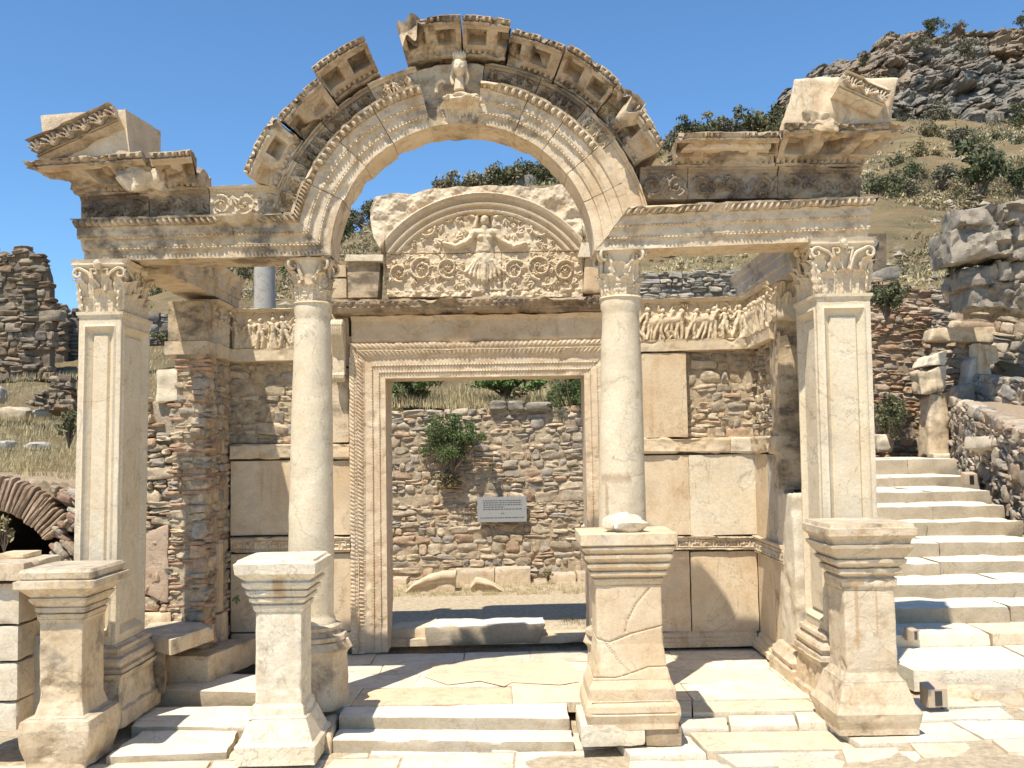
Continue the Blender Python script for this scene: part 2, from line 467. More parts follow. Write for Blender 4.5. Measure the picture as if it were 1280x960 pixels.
STONE_COLS = [(.52, .42, .30), (.58, .48, .35), (.47, .39, .29), (.42, .36, .29), (.60, .50, .37), (.50, .36, .25), (.54, .42, .29), (.46, .38, .28), (.42, .37, .31)]
def rubble(mb, quad, hrow=(.09, .17), wst=(.12, .34), depth=.16, seed=0, top=None, cols=STONE_COLS, mortar=(.50, .40, .28), mask=None, prot=.03, brick=None, backing=0.25, back=True, off=0.0):
    """courses of individual stones over the quad (BL,BR,TR,TL world points); mask(s,t)->bool in 0..1"""
    rd = random.Random(seed); q = [np.asarray(a, float) for a in quad]
    W_ = (np.linalg.norm(q[1] - q[0]) + np.linalg.norm(q[2] - q[3])) / 2; H_ = (np.linalg.norm(q[3] - q[0]) + np.linalg.norm(q[2] - q[1])) / 2
    ex = (q[1] - q[0]); ex /= np.linalg.norm(ex); ez = q[3] - q[0]; ez -= ex * (ez @ ex); ez /= np.linalg.norm(ez); ey = np.cross(ez, ex)  # into wall
    R = np.stack([ex, ey, ez], 1)
    def bil(s, t): return q[0] * (1 - s) * (1 - t) + q[1] * s * (1 - t) + q[2] * s * t + q[3] * (1 - s) * t
    z = 0; k = 0
    while z < H_ - .02:
        isb = brick is not None and rd.random() < brick
        h = rd.uniform(.035, .05) if isb else rd.uniform(*hrow) * rd.choice([.7, 1, 1, 1.25])
        x = -rd.random() * wst[0]
        while x < W_:
            w_ = (rd.uniform(.16, .3) if isb else rd.uniform(*wst) * (0.6 + .5 * h / hrow[1]) * rd.choice([.6, 1, 1, 1.3]))
            s, t = (x + w_ / 2) / W_, (z + h / 2) / H_
            if -0.02 < s < 1.02 and t < 1.03 and (mask is None or mask(s, t)) and (top is None or t < top(s)):
                sub = [(0, 1.0)]
                if not isb and h > hrow[0] * 1.3 and rd.random() < .3: sub = [(-.25, .48), (.25, .48)]
                for dz, hh in sub:
                    if isb: c = np.array((.54, .36, .25)) * rd.uniform(.75, 1.15)
                    else: c = np.array(rd.choice(cols)) * rd.uniform(.8, 1.15)
                    p = bil(min(max(s, 0), 1), min(t, 1)) + ez * (dz * h + rd.uniform(-.01, .01)) + ey * (depth / 2 - prot * rd.uniform(.1, 1.0) - off)
                    a = rd.uniform(-.09, .09) * (0.3 if isb else 1.4)
                    Ra = R @ np.array([[cos(a), 0, -sin(a)], [0, 1, 0], [sin(a), 0, cos(a)]])
                    stone(mb, p, (w_ * rd.uniform(.93, 1.06), depth, h * hh * rd.uniform(.9, 1.08)), seed * 977 + k, c, Ra, sq=rd.uniform(.25, .9), rough=.06 if isb else .13); k += 1
            x += w_ + rd.uniform(.0, .02)
        z += h + rd.uniform(0.0, .01)
    if back and mask is None:      # mortar bed
        nx = max(4, int(W_ / .05)); nz = max(4, int(H_ / .05))
        S_, T_ = np.meshgrid(np.linspace(0, 1, nx), np.linspace(0, 1, nz), indexing='ij')
        if top is not None: T_ = T_ * np.array([top(v) for v in S_[:, 0]])[:, None]
        s, t = S_[..., None], T_[..., None]
        B = q[0] * (1 - s) * (1 - t) + q[1] * s * (1 - t) + q[2] * s * t + q[3] * (1 - s) * t
        Bn = B + ey * (0.012 + off * -1 + 0.022 * fbm(B, 6, 3, seed))[..., None] if False else B + ey * (0.004 - off) + ey * (0.02 * fbm(B, 6, 3, seed))[..., None]
        Bb = B + ey * backing
        mb.add(Bn.reshape(-1, 3), gridfaces(nx, nz)[:, ::-1], mortar)
        mb.add(Bb.reshape(-1, 3), gridfaces(nx, nz), mortar)
        for ring in ([(i, 0) for i in range(nx)], [(i, nz - 1) for i in range(nx)], [(0, j) for j in range(nz)], [(nx - 1, j) for j in range(nz)]):
            a = np.array([Bn[i, j] for i, j in ring]); b = np.array([Bb[i, j] for i, j in ring])
            mb.add(np.stack([a, b], 1).reshape(-1, 3), gridfaces(len(a), 2), mortar)
    return mb
# ---------------------------------------------------------------- materials
def newmat(name):
    m = bpy.data.materials.new(name); m.use_nodes = True; t = m.node_tree
    b = t.nodes['Principled BSDF']; return m, t, b
def N(t, typ, **kw):
    n = t.nodes.new(typ)
    for k, v in kw.items():
        if k in n.inputs: n.inputs[k].default_value = v
        else: setattr(n, k, v)
    return n
def noise_node(t, co, scale, detail=6, rough=.6, dist=0.0):
    n = N(t, 'ShaderNodeTexNoise'); n.inputs['Scale'].default_value = scale; n.inputs['Detail'].default_value = detail
    n.inputs['Roughness'].default_value = rough; n.inputs['Distortion'].default_value = dist; t.links.new(co, n.inputs['Vector']); return n.outputs['Fac']
def ramp(t, fac, a, b, ca=(0, 0, 0, 1), cb=(1, 1, 1, 1)):
    r = N(t, 'ShaderNodeValToRGB'); r.color_ramp.elements[0].position = a; r.color_ramp.elements[1].position = b
    r.color_ramp.elements[0].color = ca; r.color_ramp.elements[1].color = cb; t.links.new(fac, r.inputs[0]); return r.outputs[0]
def mixc(t, fac, a, b, mode='MIX'):
    m = N(t, 'ShaderNodeMix'); m.data_type = 'RGBA'; m.blend_type = mode
    if isinstance(fac, float): m.inputs[0].default_value = fac
    else: t.links.new(fac, m.inputs[0])
    for i, c in ((6, a), (7, b)):
        if isinstance(c, tuple): m.inputs[i].default_value = (*c[:3], 1)
        else: t.links.new(c, m.inputs[i])
    return m.outputs[2]
def math_(t, op, a, b):
    m = N(t, 'ShaderNodeMath'); m.operation = op
    for i, c in enumerate((a, b)):
        if isinstance(c, (int, float)): m.inputs[i].default_value = c
        else: t.links.new(c, m.inputs[i])
    return m.outputs[0]
def bump(t, b, hs, strength=.5, dist=.01):
    h = hs
    n = N(t, 'ShaderNodeBump'); n.inputs['Strength'].default_value = strength; n.inputs['Distance'].default_value = dist
    t.links.new(h, n.inputs['Height']); t.links.new(n.outputs[0], b.inputs['Normal'])
def wpos(t):
    return N(t, 'ShaderNodeNewGeometry').outputs['Position']

def marble(name, base, second, stain, stain_amt=.5, dark=None, dark_amt=0.0, grain=.5, vein=0.0, streak=0.0, rough=.75, bscale=1.0, tint=False, topdark=0.0, worn=None):  # worn: pale colour for up-facing surfaces, stands in for sunlight
    m, t, b = newmat(name); co = wpos(t)
    n1 = noise_node(t, co, 1.3, 7, .62, .3); n2 = noise_node(t, co, 5.5, 6, .65); n3 = noise_node(t, co, 38, 4, .6)
    c = mixc(t, ramp(t, n1, .38, .64), base, second)
    c = mixc(t, math_(t, 'MULTIPLY', ramp(t, n2, .50, .68), stain_amt), c, stain)
    if vein:
        mp = N(t, 'ShaderNodeMapping'); mp.inputs['Rotation'].default_value = (.3, .5, .8); mp.inputs['Scale'].default_value = (1, 1, 2.5); t.links.new(co, mp.inputs[0])
        v = noise_node(t, mp.outputs[0], 3.0, 8, .6, 1.6)
        vv = math_(t, 'ABSOLUTE', math_(t, 'SUBTRACT', v, .5), 0)
        c = mixc(t, math_(t, 'MULTIPLY', ramp(t, vv, .0, .045, (1, 1, 1, 1), (0, 0, 0, 1)), vein), c, (.36, .34, .31))
    if streak:
        mp = N(t, 'ShaderNodeMapping'); mp.inputs['Scale'].default_value = (9, 9, .7); t.links.new(co, mp.inputs[0])
        s = noise_node(t, mp.outputs[0], 1.0, 5, .6)
        s2 = noise_node(t, co, 1.9, 3, .5)
        f = math_(t, 'MULTIPLY', math_(t, 'MULTIPLY', ramp(t, s, .52, .68), ramp(t, s2, .45, .6)), streak)
        c = mixc(t, f, c, (.40, .24, .10))
    if dark_amt:
        mp = N(t, 'ShaderNodeMapping'); mp.inputs['Location'].default_value = (3.1, 7.7, 1.3); mp.inputs['Scale'].default_value = (1, 1, 1.5); t.links.new(co, mp.inputs[0])
        d = noise_node(t, mp.outputs[0], 2.6, 9, .68, .2)
        lo = .60 - .22 * dark_amt
        f = math_(t, 'MULTIPLY', ramp(t, d, lo, lo + .13), min(1.0, .55 + .45 * dark_amt))
        c = mixc(t, f, c, dark or (.13, .10, .07))
    if worn:      # sunlight painted in: up-facing treads pale, sides left in the base colour
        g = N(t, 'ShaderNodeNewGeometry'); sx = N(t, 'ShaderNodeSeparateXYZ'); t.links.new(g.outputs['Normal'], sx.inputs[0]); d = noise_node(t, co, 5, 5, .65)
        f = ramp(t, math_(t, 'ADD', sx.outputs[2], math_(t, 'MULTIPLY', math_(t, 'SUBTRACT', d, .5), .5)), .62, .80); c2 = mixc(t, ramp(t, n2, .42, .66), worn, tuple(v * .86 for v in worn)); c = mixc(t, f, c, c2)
    if topdark:
        g = N(t, 'ShaderNodeNewGeometry'); sx = N(t, 'ShaderNodeSeparateXYZ'); t.links.new(g.outputs['Normal'], sx.inputs[0])
        d = noise_node(t, co, 7, 6, .7)
        f = math_(t, 'MULTIPLY', math_(t, 'MULTIPLY', ramp(t, sx.outputs[2], .35, .8), ramp(t, d, .4, .55)), topdark)
        c = mixc(t, f, c, (.27, .26, .24))
    mp4 = N(t, 'ShaderNodeMapping'); mp4.inputs['Location'].default_value = (9.3, 2.2, 5.1); t.links.new(co, mp4.inputs[0])
    g4 = noise_node(t, mp4.outputs[0], 2.3, 8, .7, .3); c = mixc(t, math_(t, 'MULTIPLY', ramp(t, g4, .54, .66), .34), c, (.46, .41, .34))
    s4 = noise_node(t, mp4.outputs[0], 55, 3, .55); s5 = noise_node(t, mp4.outputs[0], 4, 3, .5)
    c = mixc(t, math_(t, 'MULTIPLY', math_(t, 'MULTIPLY', ramp(t, s4, .60, .68), ramp(t, s5, .42, .58)), .5), c, (.26, .20, .14))
    cr = noise_node(t, mp4.outputs[0], 1.1, 5, .55, .8); ck = math_(t, 'ABSOLUTE', math_(t, 'SUBTRACT', cr, .5), 0)
    c = mixc(t, math_(t, 'MULTIPLY', ramp(t, ck, .0, .006, (1, 1, 1, 1), (0, 0, 0, 1)), .45), c, (.22, .17, .11))
    fine = ramp(t, n3, .3, .7, (.91, .90, .88, 1), (1.05, 1.05, 1.05, 1))
    c = mixc(t, 1.0, c, fine, 'MULTIPLY')
    if tint:
        a = N(t, 'ShaderNodeAttribute'); a.attribute_name = 'tint'; c = mixc(t, 1.0, c, a.outputs['Color'], 'MULTIPLY')
    t.links.new(c, b.inputs['Base Color']); b.inputs['Roughness'].default_value = rough
    b.inputs['Specular IOR Level'].default_value = .25
    h1 = noise_node(t, co, 26 * bscale, 8, .7); h2 = noise_node(t, co, 120, 3, .6)
    vor = N(t, 'ShaderNodeTexVoronoi'); vor.inputs['Scale'].default_value = 22; t.links.new(co, vor.inputs['Vector'])
    pit = ramp(t, vor.outputs['Distance'], .05, .22)
    h = math_(t, 'ADD', math_(t, 'ADD', h1, math_(t, 'MULTIPLY', h2, .35)), math_(t, 'MULTIPLY', pit, .18))
    bump(t, b, h, grain, .012)
    return m
M = {}
M['cream'] = marble('cream_marble', (.72, .59, .41), (.60, .44, .27), (.50, .34, .19), .5, streak=.5, grain=.4, vein=.12)
M['white'] = marble('white_marble', (.77, .69, .54), (.70, .59, .42), (.55, .42, .27), .35, vein=.25, streak=.25, grain=.45)
M['column'] = marble('column_marble', (.73, .63, .46), (.66, .54, .37), (.58, .43, .26), .35, vein=.15, grain=.45)
M['warm'] = marble('warm_marble', (.70, .57, .41), (.61, .47, .31), (.44, .28, .14), .5, streak=.4, grain=.5)
M['weathered'] = marble('weathered_marble', (.64, .52, .36), (.52, .40, .25), (.38, .24, .12), .7, (.12, .095, .07), .62, grain=.8, streak=.6, topdark=.6)
M['weathered_light'] = marble('lightly_weathered_marble', (.69, .57, .41), (.59, .46, .30), (.42, .28, .15), .6, (.17, .13, .09), .3, grain=.7, streak=.6, topdark=.5)
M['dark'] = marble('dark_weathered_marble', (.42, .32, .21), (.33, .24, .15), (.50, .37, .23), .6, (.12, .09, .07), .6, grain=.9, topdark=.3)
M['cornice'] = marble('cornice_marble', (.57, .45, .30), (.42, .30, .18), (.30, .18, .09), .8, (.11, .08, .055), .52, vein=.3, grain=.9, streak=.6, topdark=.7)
M['relief'] = marble('relief_marble', (.69, .58, .42), (.61, .48, .32), (.46, .34, .2), .4, grain=.5)
M['grey'] = marble('grey_marble', (.46, .43, .38), (.55, .48, .38), (.36, .30, .23), .5, (.18, .17, .15), .35, grain=.8)
M['paving'] = marble('paving_marble', (.69, .60, .46), (.62, .51, .37), (.52, .38, .23), .45, vein=.25, grain=.6, tint=False)
M['floor'] = marble('floor_marble', (.68, .59, .45), (.62, .49, .34), (.56, .36, .22), .5, vein=.2, grain=.4)
def add_stain(src, new, boxes, col, soft=.02):
    m = M[src].copy(); m.name = new; t = m.node_tree; b = t.nodes['Principled BSDF']; c0 = b.inputs['Base Color'].links[0].from_socket
    g = N(t, 'ShaderNodeNewGeometry'); sx = N(t, 'ShaderNodeSeparateXYZ'); t.links.new(g.outputs['Position'], sx.inputs[0]); n = noise_node(t, g.outputs['Position'], 22, 6, .75); tot = None
    for (x0, x1, z0, z1) in boxes:
        f = None
        for so_, a, b2, out in ((sx.outputs[0], x0, x1, soft), (sx.outputs[2], z0, z1, soft * 2.5)):
            for v, sgn in ((a, 1), (b2, -1)):
                d = math_(t, 'MULTIPLY', math_(t, 'SUBTRACT', so_, v), sgn / out); d = math_(t, 'ADD', d, math_(t, 'MULTIPLY', math_(t, 'SUBTRACT', n, .5), 3.0)); d = math_(t, 'MINIMUM', math_(t, 'MAXIMUM', d, 0.0), 1.0)
                f = d if f is None else math_(t, 'MULTIPLY', f, d)
        tot = f if tot is None else math_(t, 'MAXIMUM', tot, f)
    c = mixc(t, math_(t, 'MULTIPLY', tot, .62), c0, col); t.links.new(c, b.inputs['Base Color']); M[new] = m
M['step'] = marble('step_marble', (.46, .38, .27), (.38, .31, .21), (.32, .23, .14), .5, vein=.3, grain=.8, worn=(.76, .70, .58))  # dim risers are in the dark base, sunlit treads in the pale colour
M['granite'] = marble('granite', (.44, .41, .36), (.37, .35, .31), (.3, .28, .25), .5, grain=.4)
M['mortar'] = marble('pink_mortar', (.66, .50, .36), (.70, .56, .40), (.60, .42, .28), .5, grain=.6)
M['plaster'] = marble('lime_plaster', (.56, .42, .30), (.50, .36, .25), (.40, .28, .19), .5, grain=.9)
M['boulder'] = marble('limestone_boulder', (.37, .31, .23), (.28, .235, .18), (.22, .19, .16), .7, (.12, .11, .09), .45, grain=1.0, rough=.9)
def tinted(name, rough=.9, b1=30, b2=9, amt=.9, dist=.015):
    m, t, b = newmat(name); co = wpos(t)
    a = N(t, 'ShaderNodeAttribute'); a.attribute_name = 'tint'
    n = noise_node(t, co, 14, 7, .7); n2 = noise_node(t, co, 60, 4, .6)
    c = mixc(t, 1.0, a.outputs['Color'], ramp(t, n, .3, .72, (.62, .60, .57, 1), (1.25, 1.23, 1.18, 1)), 'MULTIPLY')
    c = mixc(t, 1.0, c, ramp(t, n2, .3, .7, (.85, .85, .85, 1), (1.1, 1.1, 1.1, 1)), 'MULTIPLY')
    t.links.new(c, b.inputs['Base Color']); b.inputs['Roughness'].default_value = rough; b.inputs['Specular IOR Level'].default_value = .15
    h = math_(t, 'ADD', noise_node(t, co, b1, 8, .72), noise_node(t, co, b2, 4, .6)); bump(t, b, h, amt, dist)
    return m
M['stone'] = tinted('field_stone')
M['brick'] = tinted('old_brick', b1=40)
M['soil'] = tinted('dry_soil', b1=18, b2=4, dist=.03)
def leafmat(name, c1, c2):
    m, t, b = newmat(name); co = wpos(t)
    n = noise_node(t, co, 3.5, 4, .6)
    a = N(t, 'ShaderNodeAttribute'); a.attribute_name = 'tint'
    c = mixc(t, ramp(t, n, .35, .65), c1, c2); c = mixc(t, 1.0, c, a.outputs['Color'], 'MULTIPLY')
    t.links.new(c, b.inputs['Base Color']); b.inputs['Roughness'].default_value = .65; b.inputs['Specular IOR Level'].default_value = .2
    return m
M['leaf'] = leafmat('green_leaves', (.10, .145, .05), (.15, .19, .075))
M['leaf_hill'] = leafmat('hill_leaves', (.065, .08, .038), (.09, .105, .05))
M['leaf_bright'] = leafmat('bright_leaves', (.12, .19, .055), (.17, .24, .08))
M['leaf_olive'] = leafmat('olive_leaves', (.10, .11, .055), (.15, .15, .08))
M['leaf_dry'] = leafmat('dry_scrub', (.22, .18, .10), (.30, .25, .14))
M['leaf_grey'] = leafmat('grey_scrub', (.15, .14, .10), (.20, .18, .12))
M['grass'] = leafmat('dry_grass', (.46, .37, .20), (.55, .46, .27))
M['wood'] = leafmat('bark', (.12, .09, .06), (.16, .12, .09))
def plain(name, col, rough=.5, metal=0.0):
    m, t, b = newmat(name); co = wpos(t); n = noise_node(t, co, 30, 5, .6)
    c = mixc(t, ramp(t, n, .3, .7), tuple(v * .88 for v in col), col)
    t.links.new(c, b.inputs['Base Color']); b.inputs['Roughness'].default_value = rough; b.inputs['Metallic'].default_value = metal
    return m
M['plate'] = plain('plaque_plate', (.34, .34, .33), .45)
M['ink'] = plain('plaque_ink', (.08, .08, .08), .6)
M['lamp_case'] = plain('lamp_case', (.50, .38, .27), .6)
M['lamp_glass'] = plain('lamp_glass', (.03, .035, .035), .12)
M['metal'] = plain('dark_metal', (.12, .12, .12), .4, .5)
# ================================================================ TEMPLE
YF = 9.45
temple = thing('temple', (0, 10.5, 0), 'roofless marble temple with a broken carved arch over two columns and a sculpted lunette', 'temple')
C = P(578, 316, YF)
RI, RO = 1.315, 1.72
def tp(mb, name, mat, label=None, parent=None, **k):
    o = mb.build(name, M[mat], parent or temple, **k)
    if label: o['label'] = label
    return o

ARCH_PROF = [(0, 0), (.095, 0), (.097, .020), (.118, .026), (.122, .030), (.205, .034), (.208, .054), (.232, .062), (.238, .068), (.312, .072), (.318, .095), (.385, .135), (.405, .142)]
ARCH_BACK = [(.405, -.5), (.0, -.5)]
def aprof(h0): return [(a + h0, b) for a, b in ARCH_PROF], [(a + h0, b) for a, b in ARCH_BACK]
def arch_orn(unit):
    return {2: bead(.040 * unit, .022), 6: bead(.040 * unit, .022), 10: egg(.070 * unit, .045)}
def th0(s):
    s = np.maximum(s, 1e-3); h = np.maximum(s - RI, 0)
    return np.arcsin(np.clip(h / s, 0, 1))
def arch_frame_mitre(side, th1):
    """q=0 at the mitre with the straight architrave, q=1 at angle th1 (measured from the springing)"""
    def fr(t, s, o):
        a = th0(s) * (1 - t / th1) + t
        x = np.cos(a) * s * side
        return C + np.stack([x, -o, np.sin(a) * s], -1)
    return fr
def plain_frame(s_):
    def fr(t, s, o):
        return C + np.stack([np.cos(t) * s, -o, np.sin(t) * s], -1)
    return fr
joints = [22, 36.5, 51.5, 66, 83, 103, 121, 137, 155]
pr, bk = aprof(RI)
def vous(a0, a1, seed, mat, label, orn=True, dr=0.0, dy=0.0, chip=.03):
    g = .0022
    p2 = [(a + dr, b) for a, b in pr]; b2 = [(a + dr, b) for a, b in bk]
    base = arch_frame_mitre(1, 1.0)
    def fr(t, s, o):
        return C + np.stack([np.cos(t) * s, -o + dy, np.sin(t) * s], -1)
    mb = sweep(p2, fr, radians(a0) + g, radians(a1) - g, dt=.0055, dw=.012, orn=arch_orn(1 / 1.6) if orn else None, rough=.004, rscale=9, chip=chip, seed=seed, back=b2)
    return tp(mb, 'voussoir', mat, label)
mats = {0: 'weathered_light', 1: 'weathered_light', 2: 'weathered_light', 3: 'weathered_light', 5: 'weathered_light', 6: 'weathered_light'}
for i in range(len(joints) - 1):
    if i == 4: continue
    nm = {0: 'plain restored voussoir of pale marble'}.get(i)
    if i == 0: vous(joints[0], joints[1], 10, 'cream', nm, orn=False, chip=.0)
    elif i == 7: vous(joints[7], joints[8], 17, 'weathered_light', 'chipped voussoir jutting inward at the left haunch', dr=-.012, dy=-.01)
    else: vous(joints[i], joints[i + 1], 10 + i, mats.get(i, 'weathered_light'), None, dr=rs.uniform(-.004, .004), dy=rs.uniform(-.006, .006))
# springing voussoirs, mitred into the straight architraves
for side, th1, mat, lab in ((1, radians(22), 'cream', 'plain restored springing block of pale marble'), (-1, radians(25), 'weathered_light', None)):
    fr = arch_frame_mitre(side, th1)
    mb = sweep(pr, fr, 0.0, th1 - .002, dt=.009, dw=.012, orn=arch_orn(1 / 1.6) if side < 0 else None, rough=.004, chip=.01 if side < 0 else 0, seed=31 + side, back=bk)
    tp(mb, 'voussoir', mat, lab)

# ---- straight architraves
def straight_arch(side, A, seed, mat, t_end_o=.6):
    B = C + np.array([side * RI, 0, 0]); A = np.asarray(A); L = np.linalg.norm(A - B); d = (A - B) / L
    up = np.array([0, 0, 1.0]); up = up - d * d[2]; up /= np.linalg.norm(up)
    def fr(t, s, o):
        h = np.clip(s, 0, .5); e = np.sqrt(RI ** 2 + 2 * RI * h) - RI; q = t / L
        tt = e * (1 - q) + (L + t_end_o * np.maximum(o, 0)) * q
        return B + d * tt[..., None] + up * s[..., None] + np.array([0, -1.0, 0]) * o[..., None]
    mb = sweep(ARCH_PROF, fr, 0, L, dt=.009, dw=.010, orn=arch_orn(1.0), rough=.005, chip=.035, seed=seed, back=ARCH_BACK, loss=1.0)
    tp(mb, 'architrave', mat, 'long carved beam over the %s bay' % ('left' if side < 0 else 'right'))
    return B, d, up, L
AL = straight_arch(-1, P(105, 326.5, YF), 41, 'weathered')
AR = straight_arch(1, P(1085, 299.5, YF), 42, 'weathered_light')

# ---- friezes above the straight architraves
def frieze_block(u0, u1, vt, vb, mat, seed, hgt=.035, label=None, per=None, y=YF + .03, dep=.42, worn=0.0):
    A = P(u0, vb(u0), y); B = P(u1, vb(u1), y); Ht = (P(u0, vt(u0), y)[2] - A[2] + P(u1, vt(u1), y)[2] - B[2]) / 2
    fr, L = line_frame(A, B)
    Hs = Ht * .80
    St = scroll_band(L, Hs, hgt, per, seed)
    def rel(t, x, l):
        v = strokes_height(t, x * l, St)
        if worn: v = v * np.clip(1 - worn * (fbm2(t, x, 4, 2, seed) + .4), .2, 1)
        return v
    prof = [(0, 0), (Hs, 0), (Hs + .008, .022), (Hs + .03, .03), (Hs + .034, .042), (Ht, .055)]
    mb = sweep(prof, fr, 0.003, L - .003, dt=.010, dw=.010, orn={0: rel, 2: bead(.035, .014)}, rough=.004, chip=.02, seed=seed, back=[(Ht, -dep), (0, -dep)])
    return tp(mb, 'frieze', mat, label)
vtL = lambda u: 247 - (u - 101) * .068; vbL = lambda u: 277.5 - (u - 100) * .035
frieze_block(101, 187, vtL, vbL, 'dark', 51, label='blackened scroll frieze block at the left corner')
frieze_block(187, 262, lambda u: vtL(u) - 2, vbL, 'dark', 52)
frieze_block(262, 352, lambda u: vtL(u), vbL, 'relief', 53, label='sunlit pale scroll frieze block left of the arch')  # sunlit stretch put into the colour: paler marble than its neighbours
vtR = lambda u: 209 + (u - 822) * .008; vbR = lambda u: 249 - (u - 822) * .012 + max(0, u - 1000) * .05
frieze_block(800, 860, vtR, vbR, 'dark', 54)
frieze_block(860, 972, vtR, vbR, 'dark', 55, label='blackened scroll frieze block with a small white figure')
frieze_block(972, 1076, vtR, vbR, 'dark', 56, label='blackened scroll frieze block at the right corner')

# ---- cornices
def cprof(H, D, s0=0.0, k=1.0):
    return [(s0, -.02), (s0, .02), (s0 + .06 * H, .03), (s0 + .07 * H, .045), (s0 + .20 * H, .05), (s0 + .23 * H, .07), (s0 + .71 * H, D * .86), (s0 + .73 * H, D * .97), (s0 + .78 * H, D * .99), (s0 + .81 * H, D * .97), (s0 + .97 * H, D * 1.05), (s0 + H, D * 1.04)]
def corn_orn(u=1.0, cof=.17, cd=.10, ph=0.0, dent=True):
    o = {1: bead(.05 * u, .014), 3: dentil(.060 * u, .040), 5: coffer(cof * u, cd, duty=.62, ph=ph), 7: bead(.04 * u, .012), 9: egg(.058 * u, .045)}
    return o
def cornice_arch(a0, a1, seed, mat, dr=0.0, tilt=0.0, chip=.05, label=None, ph=0.0, H=.30, cd=.15):
    pr_ = cprof(H, .30, 1.915 + dr); bk_ = [(1.915 + dr + H * .9, -.42), (1.915 + dr, -.42)]
    am = radians((a0 + a1) / 2); dyy = rs.uniform(-.03, .03); tilt = tilt + rs.uniform(-.03, .03)
    def fr(t, s, o):
        s2 = s + tilt * (t - am) * 1.9
        return C + np.stack([np.cos(t) * s2, -o + dyy, np.sin(t) * s2], -1)
    mb = sweep(pr_, fr, radians(a0) + rs.uniform(.002, .007), radians(a1) - rs.uniform(.002, .007), dt=.0062, dw=.011, orn=corn_orn(1 / 2.05, ph=ph, cd=cd, cof=.29), rough=.009, rscale=8, chip=chip * 2.0, seed=seed, back=bk_, loss=1.5)
    return tp(mb, 'cornice_block', mat, label)
cornice_arch(26, 45.5, 61, 'cornice', dr=0.015, chip=.07, ph=.1, label='curved cornice block low on the right haunch of the arch')
cornice_arch(45.5, 61.5, 62, 'cornice', dr=0.035, ph=.4)
cornice_arch(61.5, 76.5, 63, 'cornice', dr=0.02, ph=.2)
cornice_arch(76.5, 89, 64, 'cornice', dr=0.075, chip=.06)
cornice_arch(89, 105.5, 65, 'cornice', dr=0.085, chip=.08, label='blackened cornice block at the crown of the arch')
cornice_arch(113.5, 129, 66, 'cornice', dr=0.075, tilt=-.02, label='cornice block standing alone left of the crown gap')
cornice_arch(129, 143.5, 67, 'cornice', dr=-0.03, chip=.10)
cornice_arch(143.5, 160, 68, 'weathered_light', dr=0.03, chip=.06, label='lowest cornice block on the left haunch of the arch')

# ---- arch frieze blocks
def frieze_arch(a0, a1, seed, mat, relief=True, label=None, r0=1.72, r1=1.94, dep=.42, h=.045, y=-.02, chip=.03):
    am = (r0 + r1) / 2; L = radians(a1 - a0) * am; Hh = r1 - r0
    St = scroll_band(L, Hh * .78, h, .2, seed)
    rd = random.Random(seed)
    for k in range(3): St += figure(L * rd.uniform(.15, .85), .0, Hh * .8, h * 1.4, rd, rd.uniform(-.2, .2), long=False)
    def rel(t, x, l): return strokes_height((radians(a1) - t) * am, x * l, St)
    prof = [(r0, y), (r0 + Hh * .78, y), (r0 + Hh * .80, y + .02), (r0 + Hh * .9, y + .025), (r0 + Hh * .93, y + .05), (r1, y + .055)]
    mb = sweep(prof, plain_frame(0), radians(a0) + .002, radians(a1) - .002, dt=.0062, dw=.011, orn={0: rel} if relief else None, rough=.006, chip=chip, seed=seed, back=[(r1, -dep), (r0, -dep)])
    return tp(mb, 'frieze', mat, label)
frieze_arch(11.5, 36, 71, 'cream', relief=False, label='smooth restored panel on the right haunch of the arch', chip=0.0, r1=1.90)
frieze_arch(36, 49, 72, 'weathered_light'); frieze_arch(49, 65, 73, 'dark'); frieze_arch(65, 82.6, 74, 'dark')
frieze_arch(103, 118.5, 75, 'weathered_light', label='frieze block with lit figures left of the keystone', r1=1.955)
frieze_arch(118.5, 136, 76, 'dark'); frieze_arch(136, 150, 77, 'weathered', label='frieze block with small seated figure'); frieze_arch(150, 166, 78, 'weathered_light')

# ---- keystone with bust
def fr_key(t, s, o): return C + np.stack([np.cos(t) * s, -o, np.sin(t) * s], -1)
key = sweep([(RI - .004, 0.02), (1.42, .02), (1.46, .03), (1.60, .0), (1.93, -.01)], fr_key, radians(82.7), radians(103.35), dt=.008, dw=.02, rough=.010, rscale=7, chip=.03, seed=80, back=[(1.93, -.5), (RI - .004, -.5)])
keystone = tp(key, 'keystone', 'weathered', 'keystone carved with a crowned female bust')
def ellips(mb, c, r, seed=0, rough=.06, n=22, fn=None, col=None, R=None):
    a = np.linspace(0, 2 * pi, n * 2, endpoint=False); b = np.linspace(-pi / 2, pi / 2, n)
    B_, A_ = np.meshgrid(b, a, indexing='ij'); V = np.stack([np.cos(B_) * np.cos(A_), np.cos(B_) * np.sin(A_), np.sin(B_)], -1)
    k = 1 + rough * fbm(V, 2.0, 2, seed)
    V = V * k[..., None]
    if fn is not None: V = fn(V)
    V = V * np.asarray(r)
    if R is not None: V = V @ np.asarray(R).T
    mb.add((V + np.asarray(c)).reshape(-1, 3), gridfaces(n, n * 2, closeb=True), col); return mb
